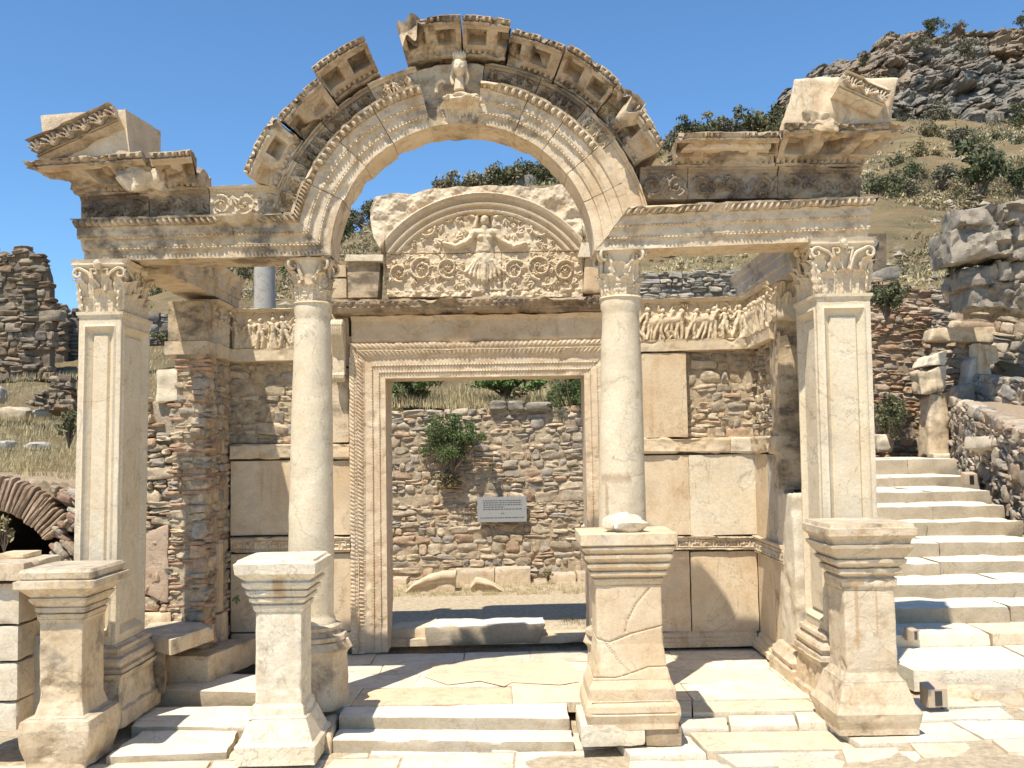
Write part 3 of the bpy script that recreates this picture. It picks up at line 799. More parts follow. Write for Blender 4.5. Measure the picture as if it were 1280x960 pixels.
def tube(mb, pts, r, n=8, seed=0, rough=.05, sub=6, col=None):
    pts = np.asarray(pts, float); r = np.broadcast_to(np.asarray(r, float), (len(pts),)) if np.ndim(r) == 0 or len(np.atleast_1d(r)) == len(pts) else np.linspace(r[0], r[1], len(pts))
    if sub > 1 and len(pts) > 2:     # catmull-rom
        P_ = np.vstack([2 * pts[0] - pts[1], pts, 2 * pts[-1] - pts[-2]]); R_ = np.concatenate([[r[0]], r, [r[-1]]]); out = []; ro = []
        for i in range(1, len(P_) - 2):
            for q in np.arange(sub) / sub:
                a, b_, c, d = P_[i - 1], P_[i], P_[i + 1], P_[i + 2]
                out.append(.5 * ((2 * b_) + (-a + c) * q + (2 * a - 5 * b_ + 4 * c - d) * q * q + (-a + 3 * b_ - 3 * c + d) * q ** 3)); ro.append(R_[i] + (R_[i + 1] - R_[i]) * q)
        out.append(pts[-1]); ro.append(r[-1]); pts = np.array(out); r = np.array(ro)
    T = np.gradient(pts, axis=0); T /= np.linalg.norm(T, axis=1, keepdims=True) + 1e-9
    ref = np.array([0.1, .2, 1.0]); A = np.cross(T, ref); A /= np.linalg.norm(A, axis=1, keepdims=True) + 1e-9; B = np.cross(T, A)
    a = np.linspace(0, 2 * pi, n, endpoint=False)
    V = pts[:, None] + r[:, None, None] * (np.cos(a)[None, :, None] * A[:, None] + np.sin(a)[None, :, None] * B[:, None])
    if rough: V = pts[:, None] + (V - pts[:, None]) * (1 + rough * 2 * fbm(V, 12, 2, seed))[..., None]
    mb.add(V.reshape(-1, 3), gridfaces(len(pts), n, closeb=True), col)
    mb.add(V[0], [list(range(n))[::-1]], col); mb.add(V[-1], [list(range(n))], col); return mb
def kp(du, dv, dy=0.0):
    p = P(575 + du, 100 + dv, YF); return p + np.array([0, -dy, 0])
bust = MB()
def face(V):
    V = V.copy(); x, y, z = V[..., 0], V[..., 1], V[..., 2]
    front = np.clip(-y, 0, 1)
    nose = np.exp(-(x / .16) ** 2 - ((z + .05) / .28) ** 2) * .22; eye = -np.exp(-((np.abs(x) - .38) / .2) ** 2 - ((z - .12) / .13) ** 2) * .16
    mouth = -np.exp(-(x / .3) ** 2 - ((z + .45) / .05) ** 2) * .10 + np.exp(-(x / .3) ** 2 - ((z + .36) / .07) ** 2) * .06
    V[..., 1] -= (nose + eye + mouth) * front; V[..., 0] *= 1 - .22 * np.clip(-z, 0, 1); return V
ellips(bust, kp(0, -8, .13), (.062, .075, .088), 3, .03, 30, face)
ellips(bust, kp(0, -14, .10), (.078, .07, .07), 4, .15)
ellips(bust, kp(0, -23, .11), (.062, .06, .05), 5, .2)           # turreted crown
for a in range(9): ellips(bust, kp(-7 + a * 1.75, -24 - 2 * (a % 2), .14), (.012, .03, .03), a, .1, 8)
for s in (-1, 1):
    tube(bust, [kp(s * 7, -10, .10), kp(s * 10, 0, .09), kp(s * 8, 10, .10)], (.022, .016), seed=3)
tube(bust, [kp(0, 2, .10), kp(0, 18, .11)], (.042, .052), sub=1)
ellips(bust, kp(1, 29, .10), (.15, .12, .055), 8, .22)
ellips(bust, kp(-12, 27, .09), (.07, .08, .035), 9, .25); ellips(bust, kp(16, 27, .09), (.075, .08, .04), 10, .25)
def leaf(mb, base, up, out, H, W, curl=.35, th=.012, seed=0, lobes=5, droop=.35, lean=.05, nh=20, nw=11):
    base = np.asarray(base, float); up = np.asarray(up, float); out = np.asarray(out, float); side = np.cross(up, out); side /= np.linalg.norm(side)
    q = np.linspace(0, 1, nh)[:, None]; j = np.linspace(-1, 1, nw)[None, :]
    zz = H * (q - droop * np.clip(q - .72, 0, 1) ** 2 * 6 * .5)
    oo = H * (lean * q + curl * q ** 4)
    Wd = W * .5 * (0.55 + .55 * np.sin(pi * np.clip(q * .85 + .08, 0, 1))) * (1 - .45 * np.clip(q - .75, 0, 1) / .25)
    Wd = Wd * (1 + .38 * np.abs(np.sin(lobes * pi * q)) - .2)
    o2 = oo - W * .16 * j ** 2 + W * .09 * np.cos(j * pi * 2.5) * (1 - np.abs(j)) + W * .09 * np.abs(np.sin(lobes * pi * q + np.abs(j))) * np.abs(j)
    V = base + up * (zz + 0 * j)[..., None] + out * o2[..., None] + side * (Wd * j)[..., None]
    V = V + (fbm(V, 20, 2, seed) * .004)[..., None] * out
    nB = V - out * th
    n = nh * nw; mb.add(np.concatenate([V.reshape(-1, 3), nB.reshape(-1, 3)]), np.concatenate([gridfaces(nh, nw), gridfaces(nh, nw)[:, ::-1] + n]))
    ring = [i * nw for i in range(nh)] + [(nh - 1) * nw + k for k in range(1, nw)] + [i * nw + nw - 1 for i in range(nh - 2, -1, -1)]
    r = np.array(ring); mb.add(np.concatenate([V.reshape(-1, 3)[r], nB.reshape(-1, 3)[r]]), np.stack([np.arange(len(r) - 1), np.arange(len(r) - 1) + len(r), np.arange(1, len(r)) + len(r), np.arange(1, len(r))], 1))
for k, du in enumerate((-15, -8, 0, 8, 16)):
    leaf(bust, kp(du, 50, .02), (du * .012, 0, 1), (0, -1, 0), .17, .10, .5, seed=k)
tube(bust, [kp(-29, 18, .05), kp(-28, 8, .06), kp(-22, 4, .07), kp(-18, 6, .06)], (.022, .016))
b_ = tp(bust, 'bust', 'relief', 'crowned female bust with broken white chest', parent=keystone)

# ---- broken cornice and raking blocks at the two ends
def cornice_line(u0, v0, u1, v1, H, D, seed, mat, mL=0, mR=0, ph=0.0, chip=.06, label=None, y=YF - .02, cd=.15, cof=.29, name='cornice_block', dep=.45):
    A = P(u0, v0, y); B = P(u1, v1, y); fr, L = line_frame(A, B, mL=mL, mR=mR)
    mb = sweep(cprof(H, D), fr, .002, L - .002, dt=.012, dw=.012, orn=corn_orn(1, cof=cof, ph=ph, cd=cd), rough=.010, rscale=7, chip=chip * 1.5, seed=seed, back=[(H * .9, -dep), (0, -dep)], loss=1.3)
    return tp(mb, name, mat, label)
cornice_line(102, 247, 196, 240, .30, .34, 81, 'cornice', mL=1.15, ph=.1, chip=.05, label='overhanging cornice block at the left corner')
cornice_line(204, 240, 248, 237, .29, .34, 82, 'cornice', mR=.15, mL=.0, ph=.3, label='short cornice block left of the arch')
cornice_line(843, 209, 968, 208.5, .26, .28, 83, 'cornice', ph=.2, chip=.10, label='cornice block with broken pale top right of the arch', cof=.27, dep=.3)
cornice_line(969, 208.5, 1076, 209, .33, .35, 84, 'cornice', mR=.85, ph=.0, chip=.05, label='overhanging cornice block at the right corner', cof=.30, dep=.3)
# jagged broken upper mass behind those blocks
def rough_block(px4, Y, depth, mat, name, label=None, rough=.03, seed=0, rscale=5, step=.025, rnd=.06, chip=.04, parent=None):
    mb = hexa(pxblock(px4, Y, depth), step=step, rough=rough, rscale=rscale, seed=seed, rnd=rnd, chip=chip)
    return tp(mb, name, mat, label, parent)
rough_block([(850, 187), (964, 186), (964, 163), (868, 174)], 9.24, .5, 'cream', 'cornice_core', seed=91, rough=.03)
# left raking (pediment) block: sculpted sloping face
def raking(A, B, H, D, seed, mat, label, mL=0, mR=0, dep=.5, lean=None):
    A, B = np.asarray(A), np.asarray(B); fr, L = line_frame(A, B, mL=mL, mR=mR)
    St = []
    rd = random.Random(seed)
    k = 0.05
    while k < L:
        St += leafspray(k, .01, pi / 2, .14, .06, 5, .42, .10); St += rosette(k + .075, .08, .035, .05, 6); k += .15
    pr_ = [(0, 0), (.03, .05), (.045, .06), (.075, .10), (.09, .10), (.10, .07), (.10 + H * .72, .09), (.11 + H * .74, .13), (.10 + H * .84, .14)]
    Ht = .10 + H * .84
    mb = sweep(pr_, fr, 0, L, dt=.011, dw=.011, orn={3: dentil(.045, .035), 1: bead(.04, .01), 5: lambda t, x, l: strokes_height(t, x * l, St)}, rough=.004, chip=.02, seed=seed, back=[(Ht, -dep), (0, -dep)])
    return tp(mb, 'raking_cornice', mat, label)
Yr = 9.12
raking(P(62, 206, Yr), P(157, 163, Yr), .19, .1, 92, 'cornice', 'leaf carved sloping block on the left corner', mL=.6)
rough_block([(56, 193), (160, 198), (154, 136), (50, 144)], 9.16, .55, 'weathered_light', 'pediment_block', 'rough broken pediment block at the left corner', seed=93, rough=.014)
mbp = hexa([P(84, 199, 9.12), P(164, 205, 9.12), P(202, 197, 9.75), P(120, 190, 9.75), P(84, 190, 9.12), P(156, 136, 9.12), P(202, 163, 9.75), P(110, 150, 9.75)], step=.03, rough=.012, seed=94, rnd=.05)
tp(mbp, 'pediment_block', 'cream', 'wedge shaped block behind the leaf carved slope')
rough_block([(160, 204), (206, 210), (204, 200), (166, 197)], 9.3, .5, 'weathered_light', 'pediment_block', seed=95)
rough_block([(158, 238), (200, 234), (196, 207), (146, 203)], 9.22, .4, 'weathered_light', 'cornice_core', seed=96, rough=.07, rscale=7, rnd=.25)
# right: big raking block with palmettes
raking(P(1096, 146, 9.05), P(1040, 121, 9.05), .16, .1, 97, 'weathered_light', 'palmette carved sloping block on the right corner')
mbp = hexa([P(975, 163, 9.12), P(1108, 163, 9.12), P(1112, 158, 9.6), P(984, 160, 9.6), P(992, 99, 9.12), P(1121, 99, 9.12), P(1120, 97, 9.6), P(1003, 100, 9.6)], step=.022, rough=.03, rscale=5, seed=98, rnd=.06, chip=.08)
tp(mbp, 'pediment_block', 'cream', 'large pale broken block on the right corner')
rough_block([(1020, 164), (1100, 170), (1108, 147), (1052, 130)], 9.14, .4, 'cream', 'pediment_block', seed=99, rough=.012)
rough_block([(998, 162), (1050, 163), (1040, 140), (1006, 132)], 9.06, .3, 'weathered', 'pediment_block', seed=100, rough=.06, rscale=7, rnd=.3)

# ---- columns
def capital_round(ax, ay, z0, z1, r, seed, mat, worn=0.0, parent=None, abw=.27):
    mb = MB(); H = z1 - z0; rd = random.Random(seed)
    mb.merge(lathe(ax, ay, [(z0, r * 1.08), (z0 + .03 * H, r * 1.16), (z0 + .06 * H, r * 1.08), (z0 + .07 * H, r * .95), (z0 + .5 * H, r * .98), (z0 + .75 * H, r * 1.08), (z0 + .87 * H, r * 1.3)], n=48, rough=.006, seed=seed))
    for tier, (zz, hh, n, cu, ph) in enumerate(((.05, .42, 8, .30, 0), (.10, .66, 8, .26, .5))):
        for k in range(n):
            a = (k + ph) * 2 * pi / n + .2; o = np.array([cos(a), sin(a), 0])
            s = rd.uniform(.8, 1.02) if rd.random() > worn else rd.uniform(.45, .7)
            leaf(mb, np.array([ax, ay, z0 + zz * H]) + o * r * .98, (0, 0, 1), o, H * hh * s, r * .86, cu, .015, seed + k, lobes=5, droop=.6)
    for k in range(4):     # corner volutes
        a = pi / 4 + k * pi / 2; o = np.array([cos(a), sin(a), 0]); tg = np.array([-sin(a), cos(a), 0])
        for s in (-1, 1):
            c = np.array([ax, ay, z0 + .74 * H]) + o * r * 1.38
            pts = [np.array([ax, ay, z0 + .45 * H]) + (o * .98 + tg * s * .45) * r, np.array([ax, ay, z0 + .68 * H]) + (o * 1.12 + tg * s * .3) * r]
            for q in range(9):
                b = pi * .75 - q * pi / 4.2; rr = .085 * H * 1.6 * (1 - q / 11)
                pts.append(c + (o * cos(b) * rr + np.array([0, 0, 1]) * sin(b) * rr) + tg * s * .02)
            tube(mb, pts, (.02, .012), n=6, seed=seed)
    # abacus with concave sides
    n = 12; sec = []
    for z, e in ((z0 + .87 * H, -.02), (z0 + .91 * H, -.005), (z0 + .93 * H, .0), (z1, .012)):
        ring = []
        for sd in range(4):
            a = sd * pi / 2; ox, oy = cos(a), sin(a); tx, ty = -oy, ox
            for i in range(n):
                q = -1 + 2 * i / n
                dd = abw - .05 * (1 - q * q) + e; w = (abw + e) * q
                if abs(q) == 1: w *= .93
                ring.append((ax + ox * dd + tx * w, ay + oy * dd + ty * w, z))
        sec.append(ring)
    V = np.array(sec); m = V.shape[1]; V = V + .006 * fbm(V, 9, 2, seed)[..., None]
    mb.add(V.reshape(-1, 3), gridfaces(4, m, closeb=True)); mb.add(V[-1], [list(range(m))]); mb.add(V[0], [list(range(m))[::-1]])
    for a in (0, pi / 2, pi, 3 * pi / 2): ellips(mb, (ax + cos(a) * (abw - .03), ay + sin(a) * (abw - .03), z0 + .93 * H), (.035, .035, .04), seed, .2, 10)
    return tp(mb, 'capital', mat, None, parent)
def column(u_t, u_b, v_t, v_b, v_cap, rt, rb, seed, label, Y=9.7, zb=.42, mat='column'):
    top = P(u_t, v_t, Y); bot = P(u_b, v_b, Y); zt, z0 = top[2], zb
    k = (z0 - bot[2]) / (top[2] - bot[2]); bx = bot[0] + (top[0] - bot[0]) * k
    H = zt - z0
    prof = [(z0, rb * 1.10), (z0 + .04, rb * 1.08), (z0 + .07, rb * 1.0), (z0 + H * .33, rb * .99), (z0 + H * .66, (rb + rt) / 2 * 1.01), (z0 + H * .96, rt), (z0 + H * .975, rt * 1.08), (zt, rt * 1.08)]
    mb = lathe(bx, Y, prof, n=96, dz=.035, rough=.0025, seed=seed, axis_top=(top[0], Y), chip=.006)
    o = tp(mb, 'column', mat, label)
    zc = P(u_t, v_cap, Y)[2]
    capital_round(top[0], Y, zt, zc, rt, seed, 'weathered_light' if seed % 2 else 'relief', worn=.35, parent=o, abw=.235)
    base = lathe(bx, Y, [(z0 - .16, rb * 1.52), (z0 - .145, rb * 1.58), (z0 - .11, rb * 1.56), (z0 - .10, rb * 1.36), (z0 - .06, rb * 1.25), (z0 - .05, rb * 1.32), (z0 - .02, rb * 1.33), (z0, rb * 1.14)], n=64, dz=.01, rough=.005, seed=seed + 1, chip=.02)
    # octagonal pedestal
    oc = MB(); secs = []
    for z, r in ((0.0, .37), (.06, .385), (z0 - .30, .36), (z0 - .27, .37), (z0 - .235, .41), (z0 - .16, .38)):
        a = np.linspace(0, 2 * pi, 48, endpoint=False) + pi / 8
        f = cos(pi / 8) / np.cos((a - pi / 8 + pi / 8) % (pi / 4) - pi / 8); secs.append(np.stack([bx + r * f * np.cos(a), Y + r * f * np.sin(a), np.full_like(a, z)], 1))
    V = np.array(secs); Vd = []
    for i in range(len(V) - 1):
        kk = max(1, int(abs(V[i + 1][0, 2] - V[i][0, 2]) / .03))
        for q in range(kk): Vd.append(V[i] + (V[i + 1] - V[i]) * q / kk)
    Vd.append(V[-1]); V = np.array(Vd); nrm_ = V - np.array([bx, Y, 0]); nrm_[..., 2] = 0; nrm_ /= np.linalg.norm(nrm_, axis=-1, keepdims=True)
    V = V + nrm_ * (fbm(V, 6, 3, seed) * .010 - .03 * np.clip(fbm(V, 2.6, 2, seed + 3) - .3, 0, 1))[..., None]
    oc.add(V.reshape(-1, 3), gridfaces(len(V), 48, closeb=True)); oc.add(V[-1], [list(range(48))])
    base.merge(oc)
    tp(base, 'column_base', 'weathered_light', None, o)
    return o
column(391, 389, 383, 700, 318.5, .178, .226, 111, 'smooth round column between the left bay and the arch', zb=.80)
add_stain('column', 'column_scarred', [(P(752, 600, 9.5)[0], P(790, 600, 9.5)[0], P(770, 606, 9.5)[2], P(770, 590, 9.5)[2]), (P(756, 620, 9.5)[0], P(762, 620, 9.5)[0], P(770, 655, 9.5)[2], P(770, 600, 9.5)[2])], (.34, .22, .12))
column(775.5, 778, 376, 650, 306.5, .190, .240, 112, 'smooth round column right of the arch behind the cracked pedestal', zb=.80, mat='column_scarred')

# ---- pilasters (antae)
def pilaster(lt, rt_, lb, rb, v_t, v_b, v_captop, depth, seed, label, Yf=YF, panels_side=0, zb=.62, xpr=.045):
    ztop = P((lt + rt_) / 2, v_t, Yf)[2]
    a0 = P(lt, v_t, Yf)[0]; a1 = P(rt_, v_t, Yf)[0]
    zB = P(lb, v_b, Yf)[2]; b0 = P(lb, v_b, Yf)[0]; b1 = P(rb, v_b, Yf)[0]
    cxt = (a0 + a1) / 2; cxb = (b0 + b1) / 2; sl = (cxt - cxb) / (ztop - zB); hx = (a1 - a0 + b1 - b0) / 4; cx0 = cxb + sl * (zb - zB)
    H = ztop - zb; cy = Yf + depth / 2; hy = depth / 2
    tp_ = (hx * 2 / ((a1 - a0)) - 1)
    def bite(V, A):      # concentric mouldings of the sunk panel
        nx = A[..., 2]; hw = np.where(nx == 0, hx, hy); t = np.where(nx == 0, A[..., 0] * hx, A[..., 1] * hy)
        z = V[..., 2]; e = np.minimum(hw - np.abs(t), np.minimum(z - zb - .05, ztop - .10 - z) + .02)
        k = np.interp(e, [0, .055, .060, .070, .074, .082, .090, .105, .112, .124, .130, .145], [0, 0, .014, .012, -.010, -.012, -.026, -.040, -.042, -.056, -.050, -.028])
        return k * ((hw > .2) | (hw < .2)) * np.where(A[..., 3] > 0, 0, 1)
    prof = [(zb, .0), (ztop - .055, .0), (ztop - .05, .010), (ztop - .035, .012), (ztop - .03, .022), (ztop, .024)]
    mb = stack(cx0, cy, hx, hy, prof, dz=.022, du=.0095, rough=.002, chip=.01, seed=seed, bite=bite, lean=(sl, 0), round0=.004)
    o = tp(mb, 'pilaster', 'column', label)
    b = stack(cx0, cy, hx, hy, [(zb - .26, .10), (zb - .22, .10), (zb - .20, .075), (zb - .18, .09), (zb - .15, .10), (zb - .12, .09), (zb - .105, .055), (zb - .075, .04), (zb - .06, .06), (zb - .03, .055), (zb - .015, .02), (zb, .012)], dz=.012, du=.02, rough=.005, chip=.03, seed=seed + 1)
    b.merge(stack(cx0, cy, hx, hy, [(-.10, .13), (.06, .13), (.08, .10), (zb - .33, .075), (zb - .31, .10), (zb - .26, .12)], dz=.02, du=.02, rough=.012, chip=.06, seed=seed + 2))
    tp(b, 'pilaster_base', 'weathered_light', None, o)
    # capital
    z1 = P((lt + rt_) / 2, v_captop, Yf)[2]; Hc = z1 - ztop; cxc = cx0 + sl * (ztop - zb)
    c = stack(cxc, cy, hx * .93, hy * .97, [(ztop, .0), (ztop + Hc * .6, .0), (ztop + Hc * .80, .03), (ztop + Hc * .86, .05)], dz=.03, du=.03, rough=.008, chip=.01, seed=seed + 3)
    c.merge(stack(cxc, cy, hx * .93, hy * .97, [(ztop + Hc * .86, .055), (ztop + Hc * .90, .075), (ztop + Hc * .93, .072), (z1, .085)], dz=.012, du=.02, rough=.006, chip=.05, seed=seed + 4))
    rd = random.Random(seed)
    faces = [((0, -1, 0), np.array([cxc, Yf + .01, 0]), hx, (1, 0, 0)), ((1, 0, 0), np.array([cxc + hx * .93, cy, 0]), hy, (0, 1, 0)), ((-1, 0, 0), np.array([cxc - hx * .93, cy, 0]), hy, (0, 1, 0))]
    for out, ctr, hw, tg in faces:
        out = np.array(out, float); tg = np.array(tg, float)
        for tier, (z_, hh, n, cu) in enumerate(((.02, .46, 3 if hw < .3 else 4, .32), (.04, .74, 4 if hw < .3 else 5, .26))):
            for k in range(n):
                q = (-1 + 2 * (k + (.5 if tier == 0 else 0)) / (n if tier == 0 else n - 1)) * .88
                s = rd.uniform(.82, 1.05) if rd.random() > .25 else rd.uniform(.5, .75)
                leaf(c, ctr + tg * q * hw + np.array([0, 0, ztop + z_ * Hc]), (0, 0, 1), out, Hc * hh * s, hw * 2 / n * .92, cu, .015, seed + k + tier * 9, droop=.6)
        for s in (-1, 1):
            cc = ctr + tg * s * hw * .98 + out * .055 + np.array([0, 0, ztop + .73 * Hc]); pts = [ctr + tg * s * hw * .25 + np.array([0, 0, ztop + .40 * Hc]) + out * .03, ctr + tg * s * hw * .45 + np.array([0, 0, ztop + .70 * Hc]) + out * .045]
            for q in range(10):
                b2 = pi * .8 - q * pi / 4.3; rr = .12 * Hc * (1 - q / 12)
                pts.append(cc + (tg * s * cos(b2) + np.array([0, 0, 1]) * sin(b2)) * rr)
            tube(c, pts, (.017, .011), n=6, seed=seed)
            cc2 = ctr + tg * s * hw * .22 + out * .05 + np.array([0, 0, ztop + .76 * Hc]); pts = [ctr + tg * s * hw * .2 + np.array([0, 0, ztop + .45 * Hc]) + out * .03]
            for q in range(8):
                b2 = pi * .9 - q * pi / 4.3; rr = .075 * Hc * (1 - q / 10); pts.append(cc2 + (tg * -s * cos(b2) + np.array([0, 0, 1]) * sin(b2)) * rr)
            tube(c, pts, (.013, .009), n=6, seed=seed)
        ellips(c, ctr + out * .09 + np.array([0, 0, z1 - .06]), (.04, .04, .05), seed, .25, 10)
    tp(c, 'capital', 'relief', None, o)
    return o
pilaster(100, 151, 91, 147, 390, 700, 325.5, .75, 121, 'panelled square pilaster at the left end of the facade', zb=.66)
pilaster(1021, 1087, 1029, 1098, 367, 650, 298.5, .70, 122, 'panelled square pilaster at the right end of the facade', zb=.66)
# ================================================================ CELLA FRONT WALL
YW = 12.0
def Z_(u, v, Y=YW): return P(u, v, Y)[2]
def X_(u, v, Y=YW): return P(u, v, Y)[0]
def slab(x0, x1, z0, z1, y0, y1, mat, name='wall_panel', seed=0, rough=.003, rnd=.03, label=None, step=.04, chip=.01, parent=None, tint=None):
    mb = hexa(boxc(x0, x1, y0, y1, z0, z1), step=step, rough=rough, seed=seed, rnd=rnd, chip=chip, tint=tint)
    return tp(mb, name, mat, label, parent)
xL, xR = X_(483, 640), X_(734, 640); zO = Z_(600, 471)
# door frame
JP = [(0, 0), (.065, 0), (.067, .010), (.085, .014), (.087, .014), (.15, .014), (.152, .024), (.17, .028), (.172, .028), (.25, .030), (.262, .045), (.345, .075), (.352, .06), (.375, .06), (.38, .075), (.44, .078)]
JB = [(.44, -.35), (0, -.62)]
JO = {2: bead(.034, .018), 6: bead(.034, .018), 10: egg(.044, .015), 12: bead(.04, .012), 14: bead(.045, .010)}
def jframe(x, side):
    def fr(t, s, o):
        z = t * (zO + s) / zO
        return np.stack([x + side * s, YW - o, z], -1)
    return fr
for x, side, nm in ((xL, -1, 'carved left door jamb'), (xR, 1, 'carved right door jamb')):
    mb = sweep(JP, jframe(x, side), 0.02, zO, dt=.007, dw=.010, orn=JO, rough=.003, chip=.014, seed=131 + side, back=JB)
    tp(mb, 'door_jamb', 'warm', nm)
def lframe(t, s, o):
    q = t; x = (xL - s) * (1 - q) + (xR + s) * q
    return np.stack([x, YW - o, zO + s], -1)
def scaleorn(f, k): return lambda t, x, L: f(t * k, x, L)
LW = xR - xL
mb = sweep(JP, lframe, 0, 1, dt=.007 / LW, dw=.010, orn={k: scaleorn(v, LW) for k, v in JO.items()}, rough=.003, chip=.012, seed=140, back=JB)
tp(mb, 'lintel', 'warm', 'carved lintel over the doorway')
xa, xb = X_(440, 400), X_(775, 400)
fr, L = line_frame((xa, YW, zO + .443), (xb, YW, zO + .443))
zc0 = Z_(600, 391, 11.75) - (zO + .443)
mb = sweep([(0, .03), (.04, .05), (zc0 - .06, .05), (zc0 - .02, .10), (zc0, .12)], fr, 0, L, dt=.04, dw=.02, rough=.006, chip=.015, seed=141, back=[(zc0, -.3), (0, -.3)])
tp(mb, 'frieze', 'warm', 'plain frieze between the lintel and its ledge')
zc = zO + .443 + zc0
fr, L = line_frame((X_(414, 380, 11.75), YW, zc + .003), (X_(790, 380, 11.75), YW, zc + .003))
mb = sweep([(0, .10), (.02, .14), (.04, .22), (.07, .235), (.10, .25), (.16, .265), (.19, .26)], fr, 0, L, dt=.02, dw=.012, orn={4: egg(.09, .02)}, rough=.010, chip=.05, seed=142, back=[(.19, -.45), (0, -.45)])
tp(mb, 'cornice_block', 'dark', 'long blackened ledge under the sculpted lunette')
ztop = zc + .193
# consoles
def console(x, seed, mat='relief'):
    mb = MB(); z1 = Z_(425, 400, 11.85); z0 = Z_(425, 478, 11.85)
    for k in range(5):
        dx = (k - 2) * .028
        pts = []
        for q in range(9): b = -pi * .2 + q * pi / 3.6; r = .10 * (1 - q / 12); pts.append((x + dx, 11.80 - r * cos(b), z1 - .10 + r * sin(b)))
        pts = pts[::-1] + [(x + dx, 11.74, z1 - .22), (x + dx, 11.86, z1 - .45), (x + dx, 11.92, z0 + .12)]
        for q in range(8): b = pi * .5 + q * pi / 3.6; r = .06 * (1 - q / 10); pts.append((x + dx, 11.88 - r * cos(b) * -1, z0 + .06 + r * sin(b)))
        tube(mb, pts, .022, n=7, seed=seed, sub=4)
    mb.merge(hexa(boxc(x - .075, x + .075, 11.84, 12.02, z0 + .1, z1), step=.03, rough=.01, seed=seed))
    tp(mb, 'console', mat, 'scroll bracket beside the doorway')
console(X_(423, 430, 11.85), 3); 

# core masonry of the wall
core = MB()
rub_top_l = Z_(320, 390)
core.merge(hexa(boxc(X_(280, 600), xL - .43, 12.14, 12.62, -.1, Z_(320, 392)), step=.1, rough=.02, seed=1, tint=(.40, .34, .26)))
core.merge(hexa(boxc(xR + .43, X_(955, 600), 12.14, 12.62, -.1, Z_(880, 380)), step=.1, rough=.02, seed=2, tint=(.40, .34, .26)))
core.merge(hexa(boxc(xL - .6, xR + .6, 12.33, 12.62, zO + .02, ztop - .02), step=.1, rough=.02, seed=3, tint=(.40, .34, .26)))
tp(core, 'wall_core', 'stone')

